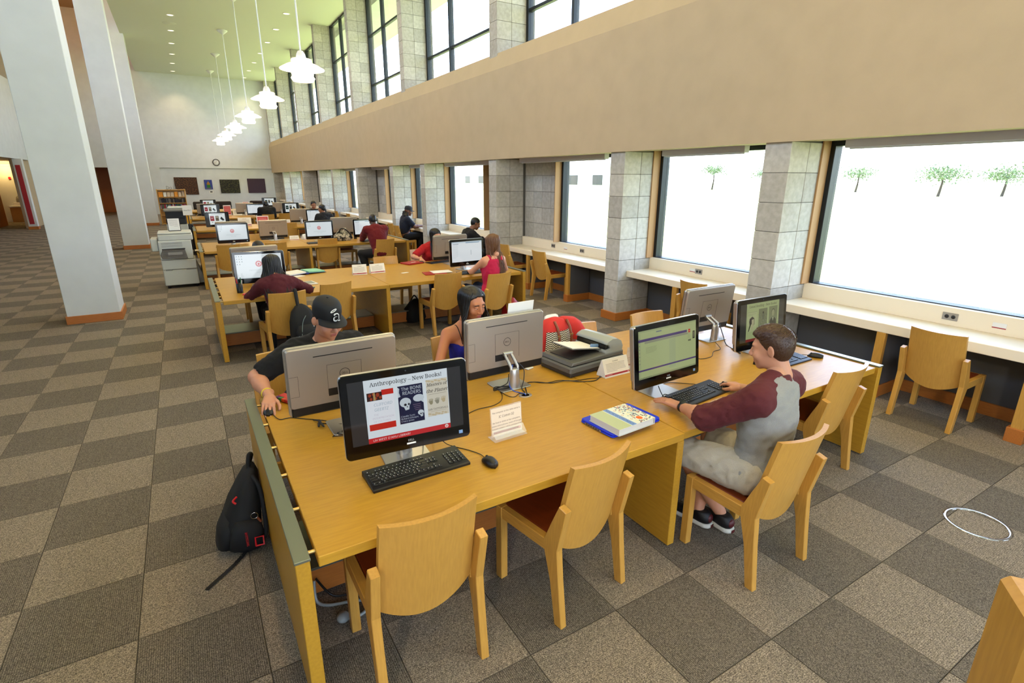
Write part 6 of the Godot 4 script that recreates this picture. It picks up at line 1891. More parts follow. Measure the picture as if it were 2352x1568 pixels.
# ---------------------------------------------------------------- people: distance fields meshed as surface nets
class Sdf:
	var P := []
	# tapered capsule; clips are [point, outward normal] pairs
	func cap(tag: String, a: Vector3, b: Vector3, ra: float, rb: float, k := 0.03, clips := []) -> Sdf:
		P.append([0, tag, a, b, ra, rb, k, clips])
		return self
	func ell(tag: String, c: Vector3, r: Vector3, b := Basis.IDENTITY, k := 0.03, clips := [], cut := false) -> Sdf:
		P.append([2 if cut else 1, tag, c, r, b, 0.0, k, clips])
		return self
	# field of the primitives whose tag is in tags (all when empty), meshed; returns [vertices, indices]
	func net(cell: float, infl := 0.0, tags := [], clips_all := []) -> Array:
		var use := []
		var lo := Vector3.INF
		var hi := -Vector3.INF
		for p in P:
			if tags.size() and not p[1] in tags:
				continue
			var r: Vector3 = Vector3.ONE * (maxf(p[4], p[5]) if p[0] == 0 else 0.0)
			var a: Vector3 = p[2]
			var b: Vector3 = p[3] if p[0] == 0 else p[2]
			if p[0] > 0:
				var B: Basis = p[4]
				var q: Vector3 = p[3]
				r = (B.x * q.x).abs() + (B.y * q.y).abs() + (B.z * q.z).abs()
			var g: Vector3 = Vector3.ONE * (infl + cell * 2.6 + p[6] * 0.5)
			var l: Vector3 = a.min(b) - r - g
			var h: Vector3 = a.max(b) + r + g
			use.append([p, l, h])
			if p[0] < 2:
				lo = lo.min(l)
				hi = hi.max(h)
		if use.is_empty():
			return [PackedVector3Array(), PackedInt32Array()]
		var nx := int((hi.x - lo.x) / cell) + 2
		var ny := int((hi.y - lo.y) / cell) + 2
		var nz := int((hi.z - lo.z) / cell) + 2
		var F := PackedFloat32Array()
		F.resize(nx * ny * nz)
		F.fill(1.0)
		for u in use:
			var p: Array = u[0]
			var i0 := maxi(0, int((u[1].x - lo.x) / cell))
			var i1 := mini(nx - 1, int((u[2].x - lo.x) / cell) + 1)
			var j0 := maxi(0, int((u[1].y - lo.y) / cell))
			var j1 := mini(ny - 1, int((u[2].y - lo.y) / cell) + 1)
			var k0 := maxi(0, int((u[1].z - lo.z) / cell))
			var k1 := mini(nz - 1, int((u[2].z - lo.z) / cell) + 1)
			var kind: int = p[0]
			var k: float = p[6]
			var clips: Array = p[7]
			var a: Vector3 = p[2]
			var ba := Vector3.ZERO
			var bb := 1.0
			var ra := 0.0
			var rb := 0.0
			var Bt := Basis.IDENTITY
			var ir := Vector3.ONE
			if kind == 0:
				ba = p[3] - a
				bb = maxf(ba.length_squared(), 1e-9)
				ra = p[4]
				rb = p[5] - ra
			else:
				var rr: Vector3 = p[3] + Vector3.ONE * (infl if kind == 1 else 0.0)
				Bt = (p[4] as Basis).transposed()
				ir = Vector3(1.0 / rr.x, 1.0 / rr.y, 1.0 / rr.z)
			for z in range(k0, k1 + 1):
				for y in range(j0, j1 + 1):
					var at := (z * ny + y) * nx + i0
					for x in range(i0, i1 + 1):
						var q := Vector3(lo.x + x * cell, lo.y + y * cell, lo.z + z * cell)
						var d := 0.0
						if kind == 0:
							var pa := q - a
							var t := clampf(pa.dot(ba) / bb, 0.0, 1.0)
							d = (pa - ba * t).length() - ra - rb * t - infl
						else:
							var e := (Bt * (q - a)) * ir
							var e0 := e.length()
							var e1 := (e * ir).length()
							d = e0 * (e0 - 1.0) / maxf(e1, 1e-6)
						for c in clips:
							d = maxf(d, (q - c[0]).dot(c[1]))
						var f := F[at]
						if kind == 2:
							var h := maxf(k - absf(f + d), 0.0) / k
							F[at] = maxf(f, -d) + h * h * k * 0.25
						else:
							var h := maxf(k - absf(f - d), 0.0) / k
							F[at] = minf(f, d) - h * h * k * 0.25
						at += 1
		if clips_all.size():
			for z in nz:
				for y in ny:
					for x in nx:
						var at := (z * ny + y) * nx + x
						if F[at] < cell * 2.0:
							var q := Vector3(lo.x + x * cell, lo.y + y * cell, lo.z + z * cell)
							for c in clips_all:
								F[at] = maxf(F[at], (q - c[0]).dot(c[1]))
		# surface nets
		var V := PackedVector3Array()
		var I := PackedInt32Array()
		var id := PackedInt32Array()
		id.resize(F.size())
		id.fill(-1)
		var sx := 1
		var sy := nx
		var sz := nx * ny
		var lim := cell * 1.8
		for z in nz - 1:
			for y in ny - 1:
				var at := (z * ny + y) * nx
				for x in nx - 1:
					var f0 := F[at]
					if f0 < lim and f0 > -lim:
						var c := [f0, F[at + 1], F[at + sy], F[at + sy + 1], F[at + sz], F[at + sz + 1], F[at + sz + sy], F[at + sz + sy + 1]]
						var neg := 0
						for v in c:
							if v < 0.0:
								neg += 1
						if neg > 0 and neg < 8:
							var s := Vector3.ZERO
							var n := 0
							for e in EDGES:
								var fa: float = c[e[0]]
								var fb: float = c[e[1]]
								if (fa < 0.0) != (fb < 0.0):
									s += (CORN[e[0]] as Vector3).lerp(CORN[e[1]], fa / (fa - fb))
									n += 1
							id[at] = V.size()
							V.append(lo + (Vector3(x, y, z) + s / n) * cell)
					at += 1
		for z in range(1, nz - 1):
			for y in range(1, ny - 1):
				var at := (z * ny + y) * nx + 1
				for x in range(1, nx - 1):
					var f0 := F[at]
					if f0 < lim and f0 > -lim:
						for ax in 3:
							var st: int = [sx, sy, sz][ax]
							var f1 := F[at + st]
							if (f0 < 0.0) != (f1 < 0.0):
								var u: int = [sy, sz, sx][ax]
								var w: int = [sz, sx, sy][ax]
								var a := id[at]
								var b := id[at - u]
								var c := id[at - u - w]
								var d := id[at - w]
								if a >= 0 and b >= 0 and c >= 0 and d >= 0:
									if f0 < 0.0:
										I.append_array(PackedInt32Array([a, c, b, a, d, c]))
									else:
										I.append_array(PackedInt32Array([a, b, c, a, c, d]))
					at += 1
		return [V, I]
	const CORN := [Vector3(0, 0, 0), Vector3(1, 0, 0), Vector3(0, 1, 0), Vector3(1, 1, 0), Vector3(0, 0, 1), Vector3(1, 0, 1), Vector3(0, 1, 1), Vector3(1, 1, 1)]
	const EDGES := [[0, 1], [2, 3], [4, 5], [6, 7], [0, 2], [1, 3], [4, 6], [5, 7], [0, 4], [1, 5], [2, 6], [3, 7]]

# joins [vertices, indices, colours or null] pieces into one mesh with smooth normals
func skin_mesh(parts: Array, base: Vector3) -> ArrayMesh:
	var V := PackedVector3Array()
	var I := PackedInt32Array()
	var C := PackedColorArray()
	for p in parts:
		var o := V.size()
		V.append_array(p[0])
		for i in p[1]:
			I.append(i + o)
		if p.size() > 2:
			C.append_array(p[2])
	var N := PackedVector3Array()
	N.resize(V.size())
	for i in range(0, I.size(), 3):
		var n := (V[I[i + 2]] - V[I[i]]).cross(V[I[i + 1]] - V[I[i]])
		N[I[i]] += n
		N[I[i + 1]] += n
		N[I[i + 2]] += n
	for i in V.size():
		N[i] = N[i].normalized()
		V[i] -= base
	var a := []
	a.resize(Mesh.ARRAY_MAX)
	a[Mesh.ARRAY_VERTEX] = V
	a[Mesh.ARRAY_NORMAL] = N
	a[Mesh.ARRAY_INDEX] = I
	if C.size() == V.size() and C.size() > 0:
		a[Mesh.ARRAY_COLOR] = C
	var m := ArrayMesh.new()
	if V.size():
		m.add_surface_from_arrays(Mesh.PRIMITIVE_TRIANGLES, a)
	return m

var folds := FastNoiseLite.new()

func wrinkle(piece: Array, amp: float, freq: float, stretch := Vector3.ONE) -> Array:
	# creases along the surface: move the points by a ridged noise
	folds.noise_type = FastNoiseLite.TYPE_SIMPLEX_SMOOTH
	folds.fractal_type = FastNoiseLite.FRACTAL_FBM
	folds.fractal_octaves = 3
	folds.frequency = freq
	var V: PackedVector3Array = piece[0]
	var I: PackedInt32Array = piece[1]
	var N := PackedVector3Array()
	N.resize(V.size())
	for i in range(0, I.size(), 3):
		var n := (V[I[i + 2]] - V[I[i]]).cross(V[I[i + 1]] - V[I[i]])
		N[I[i]] += n
		N[I[i + 1]] += n
		N[I[i + 2]] += n
	for i in V.size():
		var q := V[i] * stretch
		V[i] += N[i].normalized() * amp * (1.0 - 2.4 * absf(folds.get_noise_3dv(q)))
	return [V, I]

func moved(piece: Array, t: Transform3D) -> Array:
	var V: PackedVector3Array = piece[0]
	var o := PackedVector3Array()
	o.resize(V.size())
	for i in V.size():
		o[i] = t * V[i]
	if t.basis.determinant() < 0:
		var I: PackedInt32Array = piece[1]
		for i in range(0, I.size(), 3):
			var s := I[i]
			I[i] = I[i + 1]
			I[i + 1] = s
		return [o, I]
	return [o, piece[1]]

# head in its own frame: face towards -z, +x its right hand; returns [piece, local vertices]
func head_net(cell: float, fem: bool, jaw: float) -> Array:
	var s := Sdf.new()
	var f := 0.95 if fem else 1.0
	s.ell("h", Vector3(0, 0.035, 0.018), Vector3(0.076, 0.083, 0.096), Basis.IDENTITY, 0.03)
	s.ell("h", Vector3(0, -0.018, -0.018), Vector3(0.065 * f, 0.080, 0.072), Basis.IDENTITY, 0.03)
	s.ell("h", Vector3(0, -0.073, -0.034), Vector3(0.050 * f * jaw, 0.040, 0.052), Basis.IDENTITY, 0.03)
	s.ell("h", Vector3(0, -0.100, -0.068), Vector3(0.020, 0.017, 0.016), Basis.IDENTITY, 0.025)
	s.cap("h", Vector3(-0.040, 0.024, -0.074), Vector3(0.040, 0.024, -0.074), 0.013 * f, 0.013 * f, 0.02)
	for x in [-1.0, 1.0]:
		s.ell("h", Vector3(x * 0.032, 0.003, -0.096), Vector3(0.019, 0.0115, 0.015), Basis.IDENTITY, 0.014, [], true)
		s.ell("h", Vector3(x * 0.041 * f, -0.032, -0.064), Vector3(0.026, 0.024, 0.023), Basis.IDENTITY, 0.025)
		s.ell("h", Vector3(x * 0.0315, 0.007, -0.0795), Vector3(0.0175, 0.0085, 0.0125), Basis.IDENTITY, 0.004)
		s.ell("h", Vector3(x * 0.0315, -0.0075, -0.0785), Vector3(0.0165, 0.0045, 0.0115), Basis.IDENTITY, 0.005)
		s.ell("h", Vector3(x * 0.0815, -0.004, 0.016), Vector3(0.009, 0.032, 0.020), Basis(Vector3.UP, x * 0.5), 0.008)
		s.ell("h", Vector3(x * 0.091, 0.002, 0.011), Vector3(0.0055, 0.017, 0.010), Basis(Vector3.UP, x * 0.5), 0.005, [], true)
		s.ell("h", Vector3(x * 0.013 * f, -0.036, -0.098), Vector3(0.0095, 0.008, 0.011), Basis.IDENTITY, 0.008)
	s.cap("h", Vector3(0, 0.012, -0.086), Vector3(0, -0.030, -0.108), 0.0085 * f, 0.0125 * f, 0.012)
	s.cap("h", Vector3(-0.016, -0.0605, -0.0875), Vector3(0.016, -0.0605, -0.0875), 0.0062, 0.0062, 0.006)
	s.cap("h", Vector3(-0.013, -0.0715, -0.0865), Vector3(0.013, -0.0715, -0.0865), 0.0078, 0.0078, 0.006)
	s.cap("h", Vector3(0, -0.05, 0.022), Vector3(0, -0.155, 0.040), 0.052 * f, 0.055 * f, 0.03)
	return s.net(cell)

func head_colors(V: PackedVector3Array, skin: Color, brow: Color, lips: Color) -> PackedColorArray:
	var C := PackedColorArray()
	C.resize(V.size())
	var sk := skin.srgb_to_linear()
	var br := brow.srgb_to_linear()
	var lp := lips.srgb_to_linear()
	for i in V.size():
		var p := V[i]
		var c := sk
		if p.z < -0.055:
			var ax := absf(p.x)
			var bl := 1.0 - smoothstep(0.0035, 0.0070, absf(p.y - (0.0265 - 0.25 * maxf(0.0, ax - 0.038)))) 
			bl *= smoothstep(0.012, 0.017, ax) * (1.0 - smoothstep(0.050, 0.056, ax))
			c = c.lerp(br, bl * 0.85)
			var ll := (1.0 - smoothstep(0.007, 0.0125, absf(p.y + 0.066))) * (1.0 - smoothstep(0.016, 0.024, ax)) * smoothstep(0.080, 0.086, -p.z)
			c = c.lerp(lp, ll)
		C[i] = c
	return C

# hand: wrist at the origin, fingers along -z, palm facing -y; side 1 puts the thumb on +x
func hand_net(cell: float, side: float, curl: float, spread := 0.05) -> Array:
	var s := Sdf.new()
	s.cap("h", Vector3(0, 0, 0.045), Vector3(0, 0, -0.005), 0.026, 0.024, 0.02)
	var xs := [0.030, 0.010, -0.010, -0.028]
	var ln := [[0.041, 0.026, 0.022], [0.046, 0.029, 0.023], [0.042, 0.027, 0.022], [0.033, 0.021, 0.020]]
	var kz := [-0.088, -0.092, -0.087, -0.078]
	for i in 4:
		var x: float = xs[i] * side
		var k := Vector3(x, 0.006, kz[i])
		s.cap("h", Vector3(x * 0.62, 0.0, -0.012), k, 0.0155, 0.0115, 0.014)
		var ang := 0.0
		var p := k
		var yaw := -side * spread * (1.5 - i)
		for j in 3:
			ang += curl * [0.55, 0.75, 0.5][j]
			var d := Vector3(0, -sin(ang), -cos(ang)).rotated(Vector3.UP, yaw)
			var q: Vector3 = p + d * ln[i][j]
			var r0: float = [0.0095, 0.0086, 0.0078][j] * (0.88 if i == 3 else 1.0)
			s.cap("h", p, q, r0, r0 * 0.9, 0.004)
			p = q
	var t := [Vector3(side * 0.018, -0.006, -0.018), Vector3(side * 0.046, -0.012, -0.048), Vector3(side * 0.060, -0.018 - 0.008 * curl, -0.080), Vector3(side * 0.060, -0.022 - 0.014 * curl, -0.106)]
	s.cap("h", t[0], t[1], 0.019, 0.0135, 0.014)
	s.cap("h", t[1], t[2], 0.0125, 0.0105, 0.005)
	s.cap("h", t[2], t[3], 0.0105, 0.0085, 0.004)
	return s.net(cell)

func ik(a: Vector3, b: Vector3, l1: float, l2: float, hint: Vector3) -> Vector3:
	var d := b - a
	var L := minf(d.length(), (l1 + l2) * 0.999)
	var u := d.normalized()
	var x := (L * L + l1 * l1 - l2 * l2) / (2.0 * L)
	var h := sqrt(maxf(l1 * l1 - x * x, 0.0))
	var w := (hint - u * hint.dot(u)).normalized()
	return a + u * x + w * h

func look(dir: Vector3, up := Vector3.UP) -> Basis:
	var z := -dir.normalized()
	var x := up.cross(z).normalized()
	return Basis(x, z.cross(x), z)

# cfg: see people(); positions are world positions
func person(c: Dictionary) -> Node3D:
	var g: float = c.get("girth", 1.0)
	var fem: bool = c.get("fem", false)
	var cell: float = c.get("cell", 0.014)
	var hip: Vector3 = c.hip
	var base := Vector3(hip.x, 0.0, hip.z)
	var sh: Vector3 = c.chest
	var fwd: Vector3 = c.fwd.normalized()
	var right := fwd.cross(Vector3.UP).normalized()
	var shr: Vector3 = c.get("shoulders", right).normalized()
	var spine := (sh - hip).normalized()
	var hw: float = c.get("sw", 0.165 if fem else 0.19)
	var head: Vector3 = c.head
	var hb := look(c.face)
	var neck_base := sh + spine * 0.045
	var J := {}
	J.sR = sh + shr * hw
	J.sL = sh - shr * hw
	var up_l: float = c.get("upper", 0.28)
	var lo_l: float = c.get("lower", 0.255)
	for s in ["R", "L"]:
		var sg := 1.0 if s == "R" else -1.0
		var hand: Vector3 = c["hand" + s]
		var hint: Vector3 = c.get("hint" + s, (Vector3.DOWN * 0.8 + right * sg * 0.5 - fwd * 0.4))
		J["e" + s] = ik(J["s" + s], hand, up_l, lo_l, hint)
		J["w" + s] = hand
		J["h" + s] = hip + right * sg * 0.088 * g
		J["k" + s] = c.get("knee" + s, hip + fwd * 0.43 + right * sg * 0.11 + Vector3(0, 0.02, 0))
		J["a" + s] = c.get("ankle" + s, hip + fwd * 0.40 + right * sg * 0.11 - Vector3(0, hip.y - 0.085, 0))
	# skeleton with flesh
	var S := Sdf.new()
	var bx := right.lerp(shr, 0.5).normalized()
	var bz := bx.cross(spine).normalized()
	var tb := Basis(bx, spine, bz)
	var mid := hip.lerp(sh, 0.42)
	var che := hip.lerp(sh, 0.74)
	S.ell("torso", hip + Vector3(0, 0.01, 0), Vector3(0.172 * g, 0.115, 0.125 * g), Basis(right, Vector3.UP, -fwd), 0.06)
	S.ell("torso", mid, Vector3((0.125 if fem else 0.148) * g, 0.16, 0.105 * g), tb, 0.08)
	S.ell("torso", che, Vector3((0.142 if fem else 0.170) * g, 0.165, (0.105 if fem else 0.118) * g), tb, 0.08)
	S.cap("torso", J.sL.lerp(sh, 0.3) - spine * 0.02, J.sR.lerp(sh, 0.3) - spine * 0.02, 0.062 * g, 0.062 * g, 0.06)
	if fem:
		for sg in [-1.0, 1.0]:
			S.ell("torso", che + bx * sg * 0.068 - bz * 0.085, Vector3(0.06, 0.062, 0.055), tb, 0.04)
	S.cap("neck", neck_base, head + hb * Vector3(0, -0.10, 0.03), 0.056 if not fem else 0.047, 0.050 if not fem else 0.044, 0.04)
	S.cap("traps", sh.lerp(J.sL, 0.62), sh.lerp(J.sR, 0.62), 0.048, 0.048, 0.05)
	S.ell("traps", neck_base - spine * 0.01, Vector3(0.085 * g, 0.06, 0.07), tb, 0.05)
	var ag := g * (0.84 if fem else 1.0)
	for s in ["R", "L"]:
		S.cap("up" + s, J["s" + s], J["e" + s], 0.056 * ag, 0.043 * ag, 0.035)
		S.cap("fo" + s, J["e" + s], (J["e" + s] as Vector3).lerp(J["w" + s], 0.35), 0.042 * ag, 0.043 * ag, 0.03)
		S.cap("fo" + s, (J["e" + s] as Vector3).lerp(J["w" + s], 0.35), J["w" + s], 0.043 * ag, 0.027 * ag, 0.03)
		S.cap("th" + s, J["h" + s], J["k" + s], 0.090 * g, 0.060 * g, 0.05)
		S.cap("sh" + s, J["k" + s], (J["k" + s] as Vector3).lerp(J["a" + s], 0.35), 0.057 * g, 0.056 * g, 0.03)
		S.cap("sh" + s, (J["k" + s] as Vector3).lerp(J["a" + s], 0.35), J["a" + s], 0.056 * g, 0.036 * g, 0.03)
	var skin: Color = c.skin
	var pieces := []
	var body := S.net(cell)
	var bc := PackedColorArray()
	bc.resize(body[0].size())
	bc.fill(skin.srgb_to_linear())
	pieces.append([body[0], body[1], bc])
	# head
	var hcell: float = c.get("hcell", 0.007)
	var hn := head_net(hcell, fem, c.get("jaw", 1.0))
	var hc := head_colors(hn[0], skin, c.get("brow", Color(0.10, 0.07, 0.05)), c.get("lips", Color(0.62, 0.33, 0.28)))
	var ht := Transform3D(hb, head)
	var hm := moved(hn, ht)
	pieces.append([hm[0], hm[1], hc])
	# hands
	for s in ["R", "L"]:
		var d: Vector3 = c.get("fingers" + s, ((J["w" + s] as Vector3) - J["e" + s]) * Vector3(1, 0.3, 1))
		var palm: Vector3 = c.get("palm" + s, Vector3.DOWN)
		var hnm := hand_net(c.get("fcell", 0.006), -1.0 if s == "R" else 1.0, c.get("curl" + s, 0.35))
		var hmv := moved(hnm, Transform3D(look(d, -palm).scaled_local(Vector3.ONE * c.get("hand_size", 1.0)), J["w" + s]))
		var cc := PackedColorArray()
		cc.resize(hmv[0].size())
		cc.fill((c.get("hand_skin", skin) as Color).srgb_to_linear())
		pieces.append([hmv[0], hmv[1], cc])
	var root := thing("person", c.label, "person", base)
	put(skin_mesh(pieces, base), "body", M.skin, root)
	# eyes
	if c.get("eyes", false):
		for x in [-1.0, 1.0]:
			var ec := ht * Vector3(x * 0.0315, 0.0005, -0.0765)
			var eye := obj(MB.new().ball(ec - base, Vector3.ONE * 0.0120, hb), "eye", M.eye_white, root)
			obj(MB.new().ball(ht * Vector3(x * 0.0315, -0.001, -0.0855) - base, Vector3(0.0054, 0.0054, 0.0034), hb), "iris", M.iris, eye)
	# clothes
	for cl in c.get("clothes", []):
		var pc: Array = S.net(cl.get("cell", cell), cl.infl, cl.tags, cl.get("clips", []))
		if cl.has("fold"):
			pc = wrinkle(pc, cl.fold, cl.get("freq", 9.0), cl.get("stretch", Vector3.ONE))
		put(skin_mesh([pc], base), cl.name, M[cl.mat], root)
	root.set_meta("joints", J)
	return root

# half-space that keeps what lies on the body's side of a cut across a limb
func cut(a: Vector3, b: Vector3, t: float) -> Array:
	return [a.lerp(b, t), (b - a).normalized()]

func hair_cap(root: Node3D, head: Vector3, face: Vector3, m: String, thick: float, front: Vector3, back: Vector3, cell: float, fold: float, freq: float) -> MeshInstance3D:
	var b := look(face)
	var s := Sdf.new()
	s.ell("h", Vector3(0, 0.037, 0.020), Vector3(0.076, 0.083, 0.096), Basis.IDENTITY, 0.02)
	s.ell("h", Vector3(0, -0.01, 0.035), Vector3(0.064, 0.07, 0.066), Basis.IDENTITY, 0.03)
	var d := back - front
	var n := Vector3(0, -d.z, d.y).normalized()
	if n.z > 0:
		n = -n
	var pc := s.net(cell, thick, [], [[front, n]])
	if fold > 0:
		pc = wrinkle(pc, fold, freq)
	var base := root.position
	return put(skin_mesh([moved(pc, Transform3D(b, head))], base), "hair", M[m], root)

# loose strands: each runs from the parting over the skull to a middle and an end line
func strands(head: Vector3, face: Vector3, base: Vector3, n: int, az: Array, mid: Array, fin: Array, r: float, sd: int) -> MB:
	var rng := RandomNumberGenerator.new()
	rng.seed = sd
	var b := look(face)
	var mb := MB.new()
	for i in n:
		var u := (i + rng.randf()) / n
		var a: float = lerpf(az[0], az[1], u)   # 0 is straight ahead, PI straight back, positive to its right
		var dir := Vector3(sin(a), 0, -cos(a))
		var jit := Vector3(rng.randf_range(-1, 1), rng.randf_range(-1, 1), rng.randf_range(-1, 1))
		var th := 0.012 + rng.randf() * 0.008
		var p0 := head + b * Vector3(dir.x * 0.025, 0.116 + 0.004 * rng.randf(), 0.01 + dir.z * 0.03)
		var p1 := head + b * Vector3(dir.x * (0.064 + th), 0.088, 0.018 + dir.z * (0.078 + th))
		var p2 := head + b * Vector3(dir.x * (0.078 + th), 0.020, 0.018 + dir.z * (0.094 + th))
		var p3: Vector3 = (mid[0] as Vector3).lerp(mid[1], u) + jit * 0.014
		var p4: Vector3 = (fin[0] as Vector3).lerp(fin[1], u) + jit * Vector3(0.02, 0.045, 0.02)
		mb.tube([p0 - base, p1 - base, p2 - base, p2.lerp(p3, 0.55) + Vector3(0, -0.008, 0) - base, p3 - base, p3.lerp(p4, 0.5) + jit * 0.008 - base, p4 - base], r * rng.randf_range(0.8, 1.25), 5, true, 0.0015)
	return mb

func people() -> void:
	var sk := mk("skin", Color.WHITE, 0.5)
	sk.vertex_color_use_as_albedo = true
	sk.subsurf_scatter_enabled = true
	sk.subsurf_scatter_strength = 0.12
	mk("eye_white", Color(0.86, 0.84, 0.82), 0.25)
	mk("iris", Color(0.05, 0.03, 0.02), 0.15)
	for a in [["shirt_grey", Color(0.60, 0.595, 0.575)], ["shirt_maroon", Color(0.36, 0.10, 0.12)], ["shorts_khaki", Color(0.76, 0.73, 0.66)], ["shirt_black", Color(0.030, 0.030, 0.033)], ["trousers_black", Color(0.030, 0.030, 0.035)], ["top_blue", Color(0.05, 0.07, 0.55)], ["sweater_maroon", Color(0.33, 0.045, 0.09)], ["tank_pink", Color(0.80, 0.07, 0.27)], ["jeans", Color(0.16, 0.21, 0.32)], ["tee_red", Color(0.74, 0.03, 0.06)], ["sweater_red", Color(0.45, 0.035, 0.06)], ["shirt_navy", Color(0.045, 0.055, 0.085)], ["shirt_blue", Color(0.05, 0.09, 0.17)]]:
		var m := tri_map(mk(a[0], a[1], 0.88), TX.cloth, Vector3(9, 9, 9))
		m.rim_enabled = true
		m.rim = 0.25
		m.rim_tint = 0.6
	for a in [["hair_brown", Color(0.24, 0.145, 0.075)], ["hair_black", Color(0.022, 0.019, 0.02)], ["hair_dark", Color(0.050, 0.033, 0.030)], ["hair_light", Color(0.40, 0.26, 0.15)]]:
		mk(a[0], a[1], 0.42)
	mk("shoe_black", Color(0.03, 0.028, 0.03), 0.6)
	mk("shoe_red", Color(0.30, 0.05, 0.05), 0.5)
	mk("rubber_white", Color(0.80, 0.79, 0.74), 0.6)
	mk("yellow_band", Color(0.90, 0.80, 0.05), 0.4)
	mk("cap_black", Color(0.028, 0.030, 0.034), 0.7)
	mk("cap_navy", Color(0.05, 0.055, 0.09), 0.7)
	man_raglan()
	man_cap()
	woman_black_hair()
	woman_dark_hair()
	woman_pink()
	others()

const TORSO := ["torso", "traps"]

func man_raglan() -> void:
	var skin := Color(0.76, 0.54, 0.42)
	var hip := Vector3(2.53, 0.545, -1.54)
	var chest := Vector3(2.60, 0.985, -1.555)
	var head := Vector3(2.635, 1.215, -1.625)
	var face := Vector3(-0.34, -0.20, -0.92)
	var c := {"label": "young man in a grey shirt with maroon sleeves and pale shorts, seen from behind", "skin": skin, "hip": hip, "chest": chest, "head": head, "face": face, "fwd": Vector3(-0.12, 0, -1), "shoulders": Vector3(0.98, -0.01, -0.17),
		"handL": Vector3(2.375, 0.792, -1.985), "handR": Vector3(2.955, 0.790, -1.985), "fingersL": Vector3(-0.12, -0.06, -1), "fingersR": Vector3(0.10, -0.10, -1), "curlL": 0.16, "curlR": 0.5,
		"hintL": Vector3(-0.9, -0.5, 0.3), "hintR": Vector3(0.8, -0.7, 0.1), "kneeL": Vector3(2.345, 0.545, -1.905), "kneeR": Vector3(2.63, 0.545, -1.925), "ankleL": Vector3(2.60, 0.10, -1.775), "ankleR": Vector3(2.515, 0.10, -1.875),
		"cell": 0.012, "hcell": 0.0038, "fcell": 0.0036, "eyes": true, "brow": Color(0.22, 0.13, 0.08), "lips": Color(0.68, 0.40, 0.34), "girth": 1.0, "sw": 0.185, "upper": 0.285, "lower": 0.265}
	var sL: Vector3 = chest - c.shoulders.normalized() * c.sw
	var sR: Vector3 = chest + c.shoulders.normalized() * c.sw
	var eL := ik(sL, c.handL, 0.285, 0.265, c.hintL)
	var eR := ik(sR, c.handR, 0.285, 0.265, c.hintR)
	c.clothes = [
		{"name": "shirt", "tags": TORSO, "infl": 0.016, "mat": "shirt_grey", "fold": 0.007, "freq": 7.0, "stretch": Vector3(1, 1.6, 1), "clips": [[Vector3(2.53, 0.50, -1.54), Vector3(0, -1, 0)], [chest + Vector3(0.005, 0.088, -0.02), Vector3(0.02, 0.93, -0.36).normalized()]]},
		{"name": "sleeve", "tags": ["upL", "foL"], "infl": 0.021, "mat": "shirt_maroon", "fold": 0.008, "freq": 11.0, "clips": [cut(eL, c.handL, 0.16)]},
		{"name": "sleeve", "tags": ["upR", "foR"], "infl": 0.021, "mat": "shirt_maroon", "fold": 0.008, "freq": 11.0, "clips": [cut(eR, c.handR, 0.16)]},
		{"name": "shorts", "tags": ["thL", "thR"], "infl": 0.024, "mat": "shorts_khaki", "fold": 0.008, "freq": 8.0, "clips": [[Vector3(2.35, 0.52, -1.895), Vector3(-0.1, 0.0, -1).normalized()]]},
	]
	var p := person(c)
	var base := p.position
	# raglan shoulders: maroon panels from the collar over each shoulder
	for e in [[sL, eL, -1.0], [sR, eR, 1.0]]:
		var S := Sdf.new()
		var nb: Vector3 = chest + Vector3(0.01, 0.062, -0.01) + c.shoulders.normalized() * 0.035 * e[2]
		S.cap("a", nb, e[0], 0.066, 0.079, 0.04)
		S.cap("a", e[0], (e[0] as Vector3).lerp(e[1], 0.5), 0.080, 0.070, 0.04)
		put(skin_mesh([wrinkle(S.net(0.012), 0.005, 9.0)], base), "raglan_shoulder", M.shirt_maroon, p)
	var col := Sdf.new()
	col.cap("a", chest + Vector3(0.01, 0.07, 0.0), chest + Vector3(0.012, 0.098, -0.008), 0.078, 0.069, 0.02)
	put(skin_mesh([col.net(0.01, 0.0, [], [[chest + Vector3(0.012, 0.094, -0.008), Vector3(0.02, 0.95, -0.30).normalized()]])], base), "collar", M.shirt_maroon, p)
	# hair, short at the sides
	hair_cap(p, head, face, "hair_brown", 0.0055, Vector3(0, 0.100, -0.082), Vector3(0, -0.085, 0.062), 0.004, 0.0015, 60.0)
	var hb := look(face)
	var top := Sdf.new()
	top.ell("a", Vector3(0, 0.066, 0.006), Vector3(0.069, 0.060, 0.090), Basis.IDENTITY, 0.02)
	put(skin_mesh([moved(wrinkle(top.net(0.005, 0.006, [], [[Vector3(0, 0.082, -0.086), Vector3(0, -0.90, -0.43)]]), 0.004, 55.0), Transform3D(hb, head))], base), "hair", M.hair_brown, p)
	var rng := RandomNumberGenerator.new()
	rng.seed = 31
	var fz := MB.new().flat()
	for i in 2600:
		var a := rng.randf_range(0, TAU)
		var y := rng.randf_range(-0.45, 1.0)
		var d := Vector3(sqrt(maxf(0, 1 - y * y)) * cos(a), y, sqrt(maxf(0, 1 - y * y)) * sin(a))
		var q := Vector3(0, 0.037, 0.020) + d * Vector3(0.085, 0.093, 0.106)
		if q.z < 0.0 and q.y < 0.035 - q.z * 0.55 or q.y < -0.02 - (q.z - 0.02) * 0.55:
			continue
		var t1 := d.cross(Vector3(0.2, 0.3, 1)).normalized() * 0.0011
		var tip := q + (d + Vector3(rng.randf_range(-0.5, 0.5), 0.1, rng.randf_range(-0.6, 0.2))).normalized() * (0.008 if q.y > 0.05 else 0.005)
		fz.tri(head + hb * (q - t1) - base, head + hb * (q + t1) - base, head + hb * tip - base)
	obj(fz, "cropped_hair", M.hair_brown, p).set_meta("kind", "stuff")
	# watch
	var w: Vector3 = c.handL
